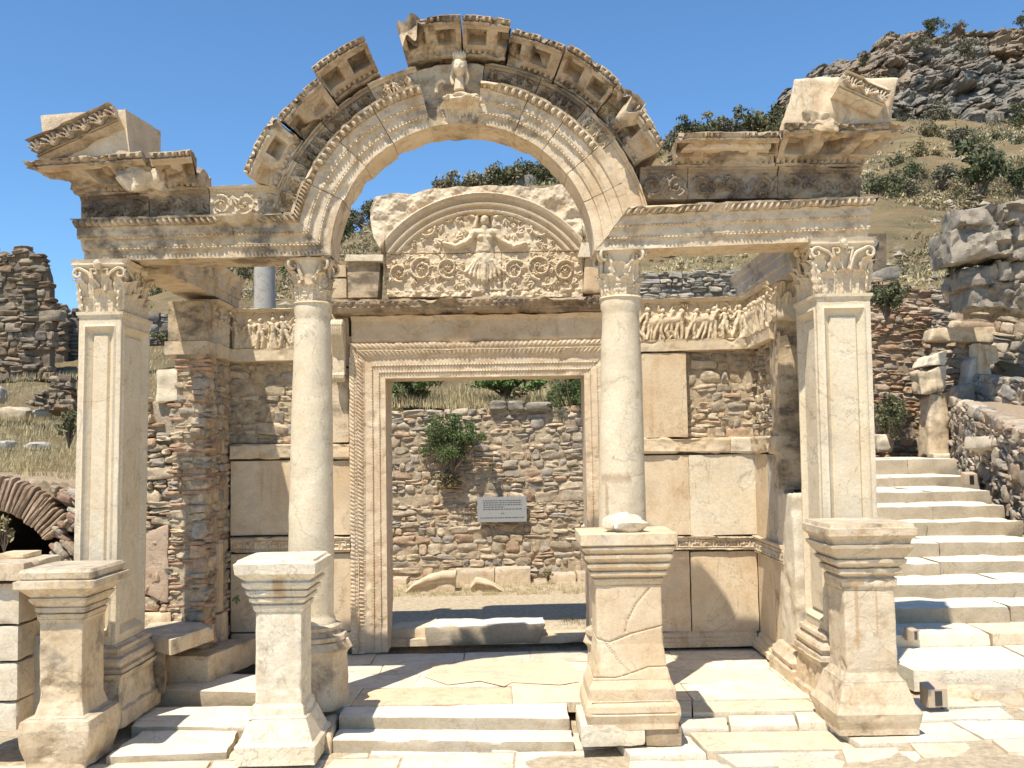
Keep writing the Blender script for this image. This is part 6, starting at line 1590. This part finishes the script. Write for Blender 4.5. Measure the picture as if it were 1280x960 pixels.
bl = [  # u, v(base), metres, kind, label
    (856, 162, 3.0, 'leaf_olive', 'round tree like bush alone on the ridge right of the arch'), (905, 158, 2.4, 'leaf_olive', None), (935, 150, 3.2, 'leaf_olive', None), (955, 152, 2.5, 'leaf_dry', None), (975, 165, 2.6, 'leaf_olive', 'green bush touching the large pale corner block'), (885, 170, 2.4, 'leaf_olive', None), (865, 178, 2.2, 'leaf', None), (842, 172, 1.6, 'leaf_grey', None), (912, 168, 2.6, 'leaf_grey', None),
    (1163, 44, 2.6, 'leaf_olive', 'dark bush on top of the crag'), (1200, 38, 1.4, 'leaf_grey', None), (1278, 32, 1.8, 'leaf_olive', 'bush at the top right corner of the crag'), (1145, 66, 2.2, 'leaf_grey', None), (1210, 74, 2.6, 'leaf_grey', None), (1180, 58, 1.6, 'leaf_grey', None), (1080, 82, 1.8, 'leaf_grey', None),
    (1203, 128, 2.0, 'leaf_olive', 'small green tree like bush below the crag'), (1165, 136, 2.4, 'leaf_dry', None), (1228, 128, 2.2, 'leaf_grey', None), (1245, 122, 1.8, 'leaf_dry', None), (1180, 162, 2.2, 'leaf_grey', None), (1160, 180, 1.6, 'leaf_dry', None), (1200, 180, .9, 'leaf_dry', None), (1272, 165, 1.8, 'leaf_olive', None), (1195, 192, 1.8, 'leaf_grey', None), (1150, 202, 1.4, 'leaf_dry', None), (1255, 100, 2.4, 'leaf_grey', None), (1228, 110, 1.6, 'leaf_olive', None), (1195, 112, 1.2, 'leaf_grey', None),
    (1228, 246, 3.1, 'leaf_hill', 'large green bush above the grey boulders'), (1272, 248, 2.2, 'leaf_hill', 'bush cut by the right edge above the boulders'), (1112, 250, 1.7, 'leaf_olive', None), (1140, 248, 1.4, 'leaf_grey', None), (1175, 240, 1.8, 'leaf_grey', None), (1092, 246, 1.3, 'leaf_olive', None), (1200, 250, 1.2, 'leaf_dry', None),
    (560, 240, 1.8, 'leaf_olive', None), (575, 238, 2.0, 'leaf_olive', 'dark bush on the ridge through the arch, farthest left'), (590, 236, 1.8, 'leaf_grey', None), (602, 232, 2.4, 'leaf_olive', None), (618, 228, 2.8, 'leaf_olive', 'tallest bush on the ridge through the arch'), (640, 224, 2.0, 'leaf_grey', None), (645, 205, 2.2, 'leaf_olive', None), (672, 212, 2.4, 'leaf_olive', None), (688, 214, 2.2, 'leaf_grey', None), (670, 226, 2.0, 'leaf_dry', None), (700, 222, 1.8, 'leaf_dry', None),
    (452, 288, 1.8, 'leaf_grey', None), (440, 292, 2.4, 'leaf_grey', None), (463, 278, 2.2, 'leaf_olive', 'dark upright bush at the left shoulder of the lunette'), (430, 300, 2.0, 'leaf_olive', None), (425, 310, 1.4, 'leaf_dry', None),
    (195, 375, 1.0, 'leaf_olive', None), (182, 392, 1.1, 'leaf', None), (368, 350, 1.4, 'leaf', None), (305, 352, 1.3, 'leaf_olive', None), (290, 360, 1.0, 'leaf_grey', None), (270, 340, 1.0, 'leaf_grey', None)]
kl = {'leaf_olive': 'olive green bush growing on the dry hillside', 'leaf_grey': 'grey brown scrub bush on the dry hillside', 'leaf_dry': 'dry straw coloured scrub on the dry hillside', 'leaf': 'fresh green bush on the dry hillside', 'leaf_hill': ''}
for i, (u, v, s, m_, lab) in enumerate(bl):
    p = on_hill(u, v + 2); sc_ = s
    if p[1] < 70: sc_ = s * max(.35, p[1] / 75)
    if v < 85 and u > 1060: p = P(u, v + 3, 104 if v > 50 else 112)
    bush(m_, p, sc_ * (.95 if v > 100 or u < 1060 else .75), lab or kl[m_], group=None if lab else m_.replace('leaf', 'scrub').replace('_', ' ') + ' bushes', mat=m_, n=620, ls=.10, seed=i % 3, shape=(1, .9, .8))
# many little dry tufts over the slopes (individual bushes too small to show parts)
tf = [leafcloud(1, 1, .6, 160, .16, 90 + k, 5, 0)[0].build('scrub', M[('leaf_dry', 'leaf_grey', 'leaf_olive')[k]], smooth=False) for k in range(3)]
for k, o in enumerate(tf): tag(o, 'tiny scrub tuft dotted on the dry slope', 'scrub tuft', 'scrub tufts on the slopes')
rr = random.Random(4); cnt = 0
for i in range(190):
    u = rr.choice([rr.uniform(1085, 1280), rr.uniform(1085, 1280), rr.uniform(805, 935), rr.uniform(262, 372), rr.uniform(545, 700)]); v = rr.uniform(110, 345) if u > 1080 else (rr.uniform(312, 345) if u > 800 or u < 400 else rr.uniform(214, 232))
    p = on_hill(u, v, 26)
    if p[1] > 128: continue
    o = tf[i % 3]
    if cnt >= 3: o = o.copy(); sc.collection.objects.link(o)
    cnt += 1; s = rr.uniform(.12, .5) * max(.4, p[1] / 80); o.location = tuple(p); o.scale = (s, s, s * rr.uniform(.6, 1.1)); o.rotation_euler = (0, 0, rr.random() * 6)
# plants above and on the rear wall of the cella
def near_bush(u, v, Y, shape, n, ls, mat, label, seed, cat='bush', hang=0.0, name='bush', clumps=12):
    p = P(u, v, Y); f, st = leafcloud(*shape, n, ls, seed, clumps=clumps, stems=9, hang=hang); t = thing(name, tuple(p), label, cat); ROOTLOC[t.name] = (0, 0, 0)
    f.build('foliage', M[mat], parent=t, smooth=False); st.build('stems', M['wood'], parent=t); return t
near_bush(515, 510, 18.6, (.75, .5, .52), 4500, .040, 'leaf', 'leafy green bush above the rear wall at left, seen through the doorway', 201)
near_bush(634, 500, 18.5, (1.15, .5, .38), 5500, .040, 'leaf_bright', 'long bright green bush above the rear wall, seen through the doorway', 202)
near_bush(720, 540, 17.6, (.60, .36, .85), 9000, .022, 'leaf', 'shaggy bush hanging over the rear wall at right', 203, hang=.25)
near_bush(566, 592, 17.35, (.62, .34, .60), 9000, .022, 'leaf', 'green shrub growing out of the middle of the rear wall', 204, hang=.1)
near_bush(562, 610, 17.4, (.28, .15, .22), 900, .035, 'leaf_dry', 'dry brown growth hanging below the wall shrub', 205, hang=.3)
near_bush(650, 497, 18.0, (.2, .15, .09), 200, .05, 'leaf_dry', 'yellowish agave like plant on the rear wall top', 206)
near_bush(616, 590, 17.35, (.08, .06, .10), 90, .035, 'leaf_dry', 'small dry tuft right of the wall shrub', 207)
near_bush(1108, 402, 22.6, (.55, .5, .55), 2600, .05, 'leaf_olive', 'feathery green bush just right of the right pilaster capital', 208)
near_bush(1115, 560, 22.3, (.5, .4, .7), 1500, .05, 'leaf_olive', 'weedy plant at the top of the stairs', 209)
near_bush(1190, 350, 20.5, (.2, .2, .4), 200, .05, 'leaf_olive', 'small weed beside the grey boulders', 210)
near_bush(205, 432, 24, (.5, .4, .2), 500, .05, 'leaf_olive', 'low weed behind the left pilaster', 211)
near_bush(86, 560, 14.6, (.18, .18, .35), 500, .03, 'leaf_olive', 'yellow green weed left of the left pilaster', 212)
near_bush(5, 690, 13.2, (.14, .1, .3), 160, .04, 'leaf_dry', 'thin dry weed before the dark vault', 213)
near_bush(685, 728, 16.9, (.12, .1, .16), 140, .03, 'leaf_dry', 'dry weed at the foot of the rear wall', 214)
near_bush(296, 756, 10.9, (.05, .05, .06), 60, .02, 'leaf', 'tiny weed at the foot of the left side wall', 215) 

# ---- grass
def grass(name, pts, h, n, mat, label, seed, spread=.03):
    r = np.random.RandomState(seed); k = r.randint(0, len(pts), n); base = pts[k] + r.normal(size=(n, 3)) * np.array([spread, spread, 0]); hh = h * r.uniform(.4, 1.2, (n, 1)); an = r.uniform(0, 6.28, n); dx = np.stack([np.cos(an), np.sin(an), np.zeros(n)], 1)
    tip = base + np.array([0, 0, 1]) * hh + dx * hh * r.uniform(.1, .7, (n, 1)); wd = h * .035
    V = np.stack([base - dx[:, [1, 0, 2]] * wd, base + dx[:, [1, 0, 2]] * wd, tip], 1).reshape(-1, 3); F = np.arange(n * 3).reshape(-1, 3)
    cc = r.uniform(.7, 1.2, n); col = np.repeat(np.stack([cc, cc, cc * .95], 1), 3, 0); mb = MB(); mb.add(V, F, col)
    return tag(mb.build(name, M[mat], smooth=False), label, 'grass', kind='stuff')
r = np.random.RandomState(2)
# inner grass strip
n = 700; pts = np.stack([r.uniform(-3.2, 3.2, n), 15.7 + r.rand(n) ** 1.3 * 1.2, np.full(n, .0)], 1)
pts[:, 2] = .08
grass('grass', pts, .12, 14000, 'grass', 'dry yellow grass inside the cella before the rear wall', 5)
n = 150; pts = np.stack([r.uniform(.6, 1.9, n), r.uniform(13.0, 13.4, n), np.full(n, .08)], 1); grass('grass', pts, .10, 1500, 'leaf_olive', 'green grass just behind the threshold', 6)
def hillpts(x0, x1, y0, y1, n):
    X = r.uniform(x0, x1, n); Y = r.uniform(y0, y1, n); return np.stack([X, Y, hill_z(X, Y) + .02], 1)
grass('grass', hillpts(-14, -4.6, 14, 21, 1500), .12, 46000, 'grass', 'dry grass on the bank left of the temple', 7, .10)
grass('grass', hillpts(-3.8, 3.8, 17.9, 20, 500), .22, 12000, 'grass', 'dry grass on top of the rear wall', 8, .08)
grass('grass', hillpts(2, 14, 25, 45, 1500), .16, 30000, 'grass', 'dry grass on the slope behind the right bay', 9, .2)
grass('grass', hillpts(-13, -3, 21, 40, 1500), .16, 26000, 'grass', 'dry grass on the slope behind the left bay', 10, .2)

# ================================================================ LEFT RUINS
def wallquad(u0, v0, u1, v1, Y, vb0, vb1, Y2=None):
    Y2 = Y2 or Y; return [P(u0, vb0, Y), P(u1, vb1, Y2), P(u1, v1, Y2), P(u0, v0, Y)]
GC = [(.24, .19, .14), (.28, .23, .17), (.19, .16, .13), (.32, .26, .19), (.25, .18, .12)]
WC = [(.40, .34, .27), (.46, .38, .29), (.34, .30, .25), (.30, .28, .25), (.48, .41, .32), (.38, .29, .21)]
def ruin(name, quads, label, cat, seed, loc, cols=GC, **k):
    mb = MB()
    for i, (q, kw) in enumerate(quads):
        kk = dict(hrow=(.14, .26), wst=(.2, .5), depth=.35, cols=cols, prot=.10, backing=.3, mortar=(.22, .17, .12) if cols is GC else (.36, .28, .20)); kk.update(k); kk.update(kw); rubble(mb, q, seed=seed + i, **kk)
    return tag(mb.build(name, M['stone'], loc=loc), label, cat)
ruin('ruined_wall', [(wallquad(-160, 300, 62, 300, 26, 480, 476), {'top': lambda s: float(np.interp(s, [0, .45, .72, .82, .90, .96, .99, 1], [.9, .95, .93, .93, .90, .84, .78, .70])) + .03 * sin(23 * s) + .02 * sin(61 * s)}),
                     ([P(42, 476, 26), P(66, 470, 29), P(64, 385, 29), P(44, 336, 26)], {'hrow': (.12, .2), 'backing': .15})], 'tall dark ruined masonry wall at the left edge', 'ruined wall', 600, (-13, 26, 4))
ruin('ruined_wall', [(wallquad(60, 376, 104, 388, 31, 462, 462), {'top': lambda s: .93 + .06 * sin(9 * s), 'cols': [(.26, .24, .21), (.32, .29, .24), (.2, .18, .16)]}), (wallquad(56, 396, 80, 384, 30.5, 470, 460), {})], 'lower dark rubble wall between the tall ruin and the left pilaster', 'ruined wall', 610, (-14, 31, 4))
ruin('ruined_wall', [(wallquad(168, 392, 214, 392, 25, 432, 430), {'cols': [(.30, .28, .25), (.4, .37, .32), (.2, .18, .16)]})], 'dark rubble wall glimpsed right of the left pilaster', 'ruined wall', 615, (-9, 25, 4))
ruin('ruined_wall', [([P(58, 512, 19.5), P(92, 512, 19.5), P(84, 474, 19.7), P(66, 474, 19.7)], {'hrow': (.08, .13), 'wst': (.12, .3)}), ([P(36, 505, 20), P(60, 510, 20), P(60, 490, 20), P(46, 496, 20)], {'hrow': (.08, .13), 'wst': (.12, .3)})], 'low crumbling heap of masonry on the bank', 'ruined wall', 620, (-9, 19.5, 3), depth=.3, backing=.4)
for i, (u, v, Y, sx, sz) in enumerate(((18, 524, 18.6, .75, .34), (58, 524, 18.2, .5, .22), (10, 562, 16, .24, .2), (48, 560, 16.2, .4, .16), (-2, 500, 19, .3, .4))):
    p = on_hill(u, v, 14) + np.array([0, 0, sz * .15]); ms = MB(); stone(ms, p, (sx, .4, sz), 70 + i, (1, 1, 1), sq=.3, rough=.12)
    tag(ms.build('boulder', M['weathered_light' if i < 1 else 'grey'], loc=tuple(p)), ['long pale stone lying on the bank at the left edge', 'grey flat stone lying right of the long pale one', 'small grey stone low on the left bank', 'flat grey stone on the left bank', 'grey upright stone at the left edge'][i], 'stone')
# brick vault in the bank
YV = 13.55; VC = P(-25, 737, YV); r0, r1 = 100 * YV / 1200, 143 * YV / 1200
vault = thing('brick_vault', tuple(VC), 'dark brick arched vault opening in the bank at the left edge', 'vault')
mb = MB(); rd = random.Random(8); a = 36
while a < 178:
    da = 2.35; am = radians(a + da / 2); c, s = cos(am), sin(am); L = r1 - r0 - rd.uniform(0, .06); w_ = .060
    R_ = np.array([[c, 0, -s], [0, 1, 0], [s, 0, c]]); stone(mb, VC + np.array([c * (r0 + L / 2), .1, s * (r0 + L / 2)]), (L, .42, w_), int(a * 7), np.array((.40, .30, .22)) * rd.uniform(.8, 1.2), R_, sq=1.0, rough=.05); a += da * 1.28
mb.build('arch_bricks', M['brick'], parent=vault)
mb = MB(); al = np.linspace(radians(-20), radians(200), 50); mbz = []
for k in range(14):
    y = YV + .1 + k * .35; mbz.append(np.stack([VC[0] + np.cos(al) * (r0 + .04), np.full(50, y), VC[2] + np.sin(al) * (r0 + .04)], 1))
V = np.array(mbz); mb.add(V.reshape(-1, 3), gridfaces(14, 50), (.10, .08, .06)); mb.add(V[-1], [list(range(50))], (.05, .04, .03)); mb.build('tunnel', M['brick'], parent=vault)  # dark tints paint the tunnel's inner shade, deepest on the end wall
# earth face around the vault with stones
ef = MB(); nu, nv = 90, 40
al = np.linspace(radians(-12), radians(192), nu); V = np.zeros((nu, nv, 3))
for i, a in enumerate(al):
    for j in range(nv):
        q = j / (nv - 1); rr_ = r1 - .02 + q * 2.6; x = VC[0] + cos(a) * rr_; zz = VC[2] + sin(a) * rr_
        V[i, j] = (x, YV + .10, zz)
zt_ = hill_z(V[..., 0], np.full(V.shape[:2], 14.1)) + .03
over = V[..., 2] > zt_; V[..., 1] = np.where(over, YV + .10 + (V[..., 2] - zt_) * .8, V[..., 1]); V[..., 2] = np.minimum(V[..., 2], zt_)
V[..., 1] += .09 * fbm(V, 2.6, 4, 5) * 1
ef.add(V.reshape(-1, 3), gridfaces(nu, nv), (.40, .31, .21)); ef.build('earth_face', M['soil'], parent=vault)
mb = MB()
for i in range(130):
    a = radians(rd.uniform(0, 60) if i < 80 else rd.uniform(-6, 38)); rr_ = r0 + rd.uniform(.02, .75) if a < radians(38) else r1 + rd.uniform(0.02, .5); p = VC + np.array([cos(a) * rr_, rd.uniform(-.02, .1), sin(a) * rr_])
    if p[2] > hz_at(p[0], 14.0): continue
    stone(mb, p, (rd.uniform(.10, .28), .25, rd.uniform(.05, .12)), i, np.array(rd.choice([(.42, .33, .25), (.36, .24, .18), (.45, .40, .32)])) * rd.uniform(.8, 1.1), np.array([[cos(a - 1.2), 0, -sin(a - 1.2)], [0, 1, 0], [sin(a - 1.2), 0, cos(a - 1.2)]]) if a < 1 else None, sq=.4)
mb.build('side_rubble', M['stone'], parent=vault)
# ground fill left of the wall end, under the bank (face seen between pilaster and wall end)
bk_ = MB(); XX, ZZ = np.meshgrid(np.linspace(-4.45, -6.2, 30), np.linspace(0, 3.1, 50), indexing='ij'); YY = 13.7 + .12 * fbm2(XX, ZZ, 2, 3, 6) + ZZ * .12
ZZ2 = np.minimum(ZZ, hill_z(XX, np.full_like(XX, 14.2)) + .03); bk_.add(np.stack([XX, YY, ZZ2], -1).reshape(-1, 3), gridfaces(30, 50), (.40, .31, .22)); tag(bk_.build('bank', M['soil']), kind='structure')
# grey column standing behind
p0, p1 = P(331, 392, 15.0), P(331, 326, 15.0)
lc = lathe(p0[0], 15.0, [(0.05, .19), (p0[2], .17), (p1[2], .155), (p1[2] + .5, .15)], n=48, dz=.1, rough=.003, seed=9)
tag(lc.build('column', M['granite'], loc=(p0[0], 15, .05)), 'plain grey granite column standing behind the left bay', 'column')

# ================================================================ RIGHT RUINS
BC = [(.42, .28, .18), (.46, .33, .22), (.38, .25, .16), (.47, .37, .27), (.36, .29, .22)]
ruin('ruined_wall', [([P(1085, 585, 24.2), P(1165, 590, 24.2), P(1165, 366, 24.2), P(1085, 348, 24.2)], {'brick': .35, 'cols': BC}), ([P(1165, 590, 24.2), P(1200, 590, 24.0), P(1200, 352, 24.0), P(1165, 366, 24.2)], {})], 'reddish rubble wall at the head of the stairs', 'ruined wall', 640, (10, 24, 2), cols=WC, hrow=(.10, .2), wst=(.18, .5))
ruin('ruined_wall', [([P(1195, 500, 23.2), P(1400, 540, 21), P(1400, 372, 21), P(1195, 378, 23.2)], {})], 'rough rubble wall below the grey boulders', 'ruined wall', 645, (13, 22, 3), cols=WC, hrow=(.14, .28), wst=(.25, .6))
ruin('ruined_wall', [([P(1192, 600, 22.0), P(1330, 800, 13.2), P(1330, 560, 13.2), P(1192, 498, 22.0)], {'hrow': (.12, .26), 'wst': (.2, .5)})], 'sloping rubble retaining wall along the right side of the stairs', 'retaining wall', 650, (9, 18, 1), cols=WC, backing=1.2)
ruin('ruined_wall', [([P(1192, 520, 22.0), P(1400, 600, 16), P(1400, 498, 16), P(1192, 470, 22.0)], {'off': -.5})], 'upper rubble terrace right of the stairs', 'retaining wall', 655, (11, 20, 2), cols=WC, backing=1.6)
ruin('ruined_wall', [([P(800, 380, 27), P(960, 378, 27), P(960, 338, 27), P(800, 343, 27)], {'cols': [(.38, .34, .28), (.44, .38, .30), (.34, .31, .27)]})], 'low terrace wall seen above the right bay frieze', 'terrace wall', 660, (6, 27, 6), hrow=(.12, .22))
ruin('ruined_wall', [([P(1066, 352, 26), P(1108, 350, 26), P(1108, 292, 26), P(1066, 292, 26)], {'cols': [(.34, .30, .25), (.28, .25, .21)]})], 'grey stone pier stub behind the right pilaster capital', 'stone pier', 662, (10, 26, 6), hrow=(.35, .5), wst=(.5, .9), backing=.5)
ruin('ruined_wall', [([P(1104, 258, 60), P(1178, 252, 60), P(1178, 241, 60), P(1104, 246, 60)], {})], 'long low dry stone terrace wall on the slope', 'terrace wall', 664, (25, 60, 15), hrow=(.2, .3), wst=(.3, .7), backing=.5)
def boulder(u0, u1, v0, v1, Y, d, seed, label, tilt=0.0, mat='boulder', cat='boulder', group='grey boulders piled at the right'):
    a = P(u0, v1, Y); b = P(u1, v0, Y); c = (a + b) / 2; mb = hexa([(a[0], Y, a[2]), (b[0], Y, a[2] + tilt), (b[0], Y + d, a[2] + tilt), (a[0] + .1, Y + d, a[2]), (a[0] + .05, Y + .1, b[2] - .05), (b[0] - .05, Y + .1, b[2] + tilt), (b[0] - .05, Y + d, b[2] + tilt), (a[0] + .1, Y + d, b[2])], step=.05, rough=.10, rscale=2.6, seed=seed, rnd=.22, chip=.10)
    for q in range(len(mb.V)):
        V = mb.V[q]; f_, e_ = facets(V, 1.6, seed); g_, h_ = facets(V, 4.5, seed + 1); V[:, 1] -= f_ * .16 + g_ * .05; V[:, 2] += f_ * .06 + g_ * .03
    return tag(mb.build('boulder', M[mat], loc=(c[0], Y + d / 2, a[2])), label, cat, group)
YB = 20.0
for i, (u0, u1, v0, v1, t, lab) in enumerate(((1200, 1284, 254, 279, .05, 'topmost long grey boulder of the pile'), (1190, 1265, 282, 326, .12, 'big tilted grey boulder second from the top'), (1262, 1330, 275, 318, .0, 'grey boulder cut by the right edge'), (1202, 1250, 334, 357, .06, 'small grey boulder under the big tilted one'), (1246, 1330, 322, 350, .0, 'grey boulder at right under the tilted one'), (1216, 1280, 352, 382, .0, 'broad low grey boulder at the base of the pile'), (1270, 1340, 352, 385, .0, 'lowest grey boulder at the right edge'))):
    boulder(u0, u1, v0, v1 + 2, YB + (.15 if i > 2 else 0), 1.2, 670 + i, lab, t)
# carved fragments built into the right wall
def rfrag(px4, Y, d, mat, label, seed, cat='carved block', rough=.03):
    c = np.array(pxblock(px4, Y, d)); mb = hexa(c, step=.04, rough=rough, rscale=4, seed=seed, rnd=.2, chip=.08)
    return tag(mb.build('carved_block', M[mat], loc=(c[:, 0].mean(), Y, c[:, 2].min())), label, cat)
rfrag([(1160, 572), (1189, 570), (1186, 491), (1162, 494)], 22.3, .6, 'weathered_light', 'upright marble doorpost fragment at the head of the stairs', 681)
rfrag([(1152, 492), (1184, 488), (1182, 458), (1148, 464)], 22.2, .6, 'weathered_light', 'broken white marble lump on the doorpost fragment', 682, rough=.06)
rfrag([(1154, 458), (1182, 456), (1184, 438), (1160, 446)], 22.2, .6, 'white', 'small jagged white marble piece above the doorpost', 683, rough=.06)
rfrag([(1206, 496), (1222, 497), (1224, 444), (1214, 450)], 22.0, .5, 'grey', 'left half of a dentilled niche fragment in the right wall', 684)
rfrag([(1224, 498), (1242, 500), (1236, 432), (1224, 428)], 21.9, .5, 'cream', 'right half of a dentilled niche fragment in the right wall', 685)
rfrag([(1204, 504), (1236, 504), (1236, 496), (1204, 496)], 21.8, .6, 'cream', 'pale shelf stone under the niche fragment', 686)
rfrag([(1236, 456), (1252, 452), (1248, 432), (1230, 430)], 21.8, .5, 'weathered_light', 'jutting broken stone right of the niche fragment', 687, rough=.05)
rfrag([(1162, 425), (1250, 428), (1250, 408), (1165, 410)], 22.6, .5, 'weathered_light', 'long pale block in the right wall above the fragments', 688)
rfrag([(1200, 372), (1236, 374), (1232, 366), (1196, 360)], 21.6, .8, 'weathered_light', 'flat pale capping stone above the small wall opening', 689)
rfrag([(1238, 560), (1300, 580), (1300, 556), (1240, 545)], 17.5, 1.0, 'paving', 'flat pale slab on top of the retaining wall', 690)
rfrag([(1196, 503), (1222, 500), (1216, 480), (1200, 482)], 21.6, .5, 'boulder', 'grey stone beside the niche fragment', 691)
rfrag([(1096, 566), (1120, 565), (1114, 543), (1096, 543)], 23.2, .5, 'white', 'white block in sun at the head of the stairs', 692)
sl2 = free_block(boxc(P(1160, 445, 22)[0], P(1200, 445, 22)[0], 21.9, 22.3, -.2 + 2.1, 2.2), 'kerb_block', 'paving', 'kerb at the last stair tread', 'stone block', 693)
# extra scrub along the ridge and slope so that the hillside reads as in the photograph
ex = random.Random(77)
for i in range(95):
    k = ex.random()
    if k < .40: u = ex.uniform(838, 980); v = np.interp(u, [838, 860, 975], [178, 172, 156]) + ex.uniform(-4, 22)
    elif k < .6: u = ex.uniform(548, 705); v = np.interp(u, [548, 640, 705], [240, 222, 206]) + ex.uniform(-2, 8)
    elif k < .66: u = ex.uniform(422, 470); v = np.interp(u, [422, 470], [302, 275]) + ex.uniform(-2, 14)
    elif k < .80: u = ex.uniform(1085, 1280); v = ex.uniform(222, 250)
    else: u = ex.uniform(1100, 1280); v = ex.uniform(108, 215)
    m_ = ex.choice(['leaf_olive', 'leaf_grey', 'leaf_grey', 'leaf_dry', 'leaf_olive', 'leaf_dry']); p = on_hill(u, v)
    s = ex.uniform(.5, 1.5) * max(.4, p[1] / 80) * (1.2 if u < 1000 else .9)
    bush(m_, p, s, kl[m_], group=m_.replace('leaf', 'scrub').replace('_', ' ') + ' bushes', mat=m_, seed=i % 3)
# loose stones and ground cover on the slope (uncountable)
def scatter_stuff():
    r = np.random.RandomState(31); n = 2600
    Y = 24 + 100 * r.rand(n) ** .8; U = np.where(r.rand(n) < .7, r.uniform(1060, 1300, n), r.uniform(250, 940, n)); X = (U - 640) / F_PX * Y; Z = hill_z(X, Y); s = (.05 + .25 * r.rand(n) ** 3) * (Y / 60 + .4)
    base = np.array([(1, 0, 0), (0, 1, 0), (-1, 0, 0), (0, -1, 0), (0, 0, .8), (0, 0, -.6)], float); F = np.array([(0, 1, 4), (1, 2, 4), (2, 3, 4), (3, 0, 4), (1, 0, 5), (2, 1, 5), (3, 2, 5), (0, 3, 5)])
    V = base[None] * s[:, None, None] * r.uniform(.6, 1.4, (n, 6, 1)) * np.array([1.3, 1, .7]) + np.stack([X, Y, Z], 1)[:, None]
    FF = (F[None] + (np.arange(n) * 6)[:, None, None]).reshape(-1, 3); c = np.array([.40, .35, .28]) * r.uniform(.6, 1.15, (n, 1)); mb = MB(); mb.add(V.reshape(-1, 3), FF, np.repeat(c, 6, 0))
    tag(mb.build('loose_stones', M['stone'], smooth=False), 'loose pale stones scattered over the hillside', 'stones', kind='stuff')
scatter_stuff()
def cover(name, mat, n, seed, hs, label, urange, yr):
    r = np.random.RandomState(seed); Y = yr[0] + (yr[1] - yr[0]) * r.rand(n) ** .8; U = r.uniform(*urange, n); X = (U - 640) / F_PX * Y; k = fbm2(X, Y, .12, 3, seed); keep = k > -.15; X, Y = X[keep], Y[keep]; n = len(X); Z = hill_z(X, Y)
    m = 14; hh = hs * (Y / 70 + .35)[:, None, None] * r.uniform(.4, 1.2, (n, 1, 1)); B = np.stack([X, Y, Z], 1)[:, None] + r.normal(size=(n, m, 3)) * hh * np.array([.55, .55, .0]) + np.array([0, 0, 1]) * np.abs(r.normal(size=(n, m, 1))) * hh * .3
    d = r.normal(size=(n, m, 3)); d[..., 2] = np.abs(d[..., 2]) + .4; d /= np.linalg.norm(d, axis=-1, keepdims=True); s_ = np.cross(d, r.normal(size=(n, m, 3))); s_ /= np.linalg.norm(s_, axis=-1, keepdims=True)
    V = np.stack([B - s_ * hh * .13, B + s_ * hh * .13, B + d * hh * .7], 2).reshape(-1, 3); cc = np.repeat(np.repeat(r.uniform(.7, 1.25, n), m), 3); mb = MB(); mb.add(V, np.arange(len(V)).reshape(-1, 3), np.stack([cc, cc, cc], 1))
    tag(mb.build(name, M[mat], smooth=False), label, 'ground cover', kind='stuff')
cover('ground_cover', 'leaf_dry', 3600, 51, .30, 'low dry scrub covering the right slope', (1060, 1300), (40, 128))
cover('ground_cover', 'leaf_grey', 1200, 52, .40, 'low grey scrub on the right slope', (1060, 1300), (50, 128))
cover('ground_cover', 'leaf_olive', 1600, 53, .5, 'low green scrub along the ridge', (540, 1000), (70, 128))
cover('ground_cover', 'leaf_dry', 1500, 54, .35, 'low dry scrub behind the left bay', (230, 480), (28, 120))
cover('ground_cover', 'leaf_dry', 3500, 55, .30, 'short dry scrub on the near slope at the right', (1060, 1300), (26, 62))
cover('ground_cover', 'grass', 3500, 56, .34, 'bleached grass tufts on the near slope at the right', (1060, 1300), (26, 90))
cover('ground_cover', 'grass', 1800, 57, .30, 'bleached grass tufts behind the lunette and the right bay', (540, 1000), (28, 120))
# wall closing the bank on the left side of the stairs (mostly behind the right pilaster)
ya, yb = 12.65, 24.2; xa_, xb_ = 3.95, 6.72
lw_ = MB(); rubble(lw_, [(xb_, yb, 1.6), (xa_, ya, -.1), (xa_, ya, 2.6), (xb_, yb, hz_at(xb_ - .3, yb) + .25)], (.12, .24), (.2, .5), depth=.3, seed=905, cols=WC, backing=.3, prot=.06)
tag(lw_.build('ruined_wall', M['stone'], loc=(5.3, 18, 0)), 'rubble wall along the left side of the stairs, behind the right pilaster', 'retaining wall')
ruin('ruined_wall', [([P(985, 600, 24.3), P(1090, 595, 24.3), P(1090, 348, 24.3), P(985, 352, 24.3)], {'brick': .35, 'cols': BC})], 'reddish rubble wall hidden mostly by the right pilaster', 'ruined wall', 910, (8, 24.3, 2), hrow=(.10, .2), wst=(.18, .5))
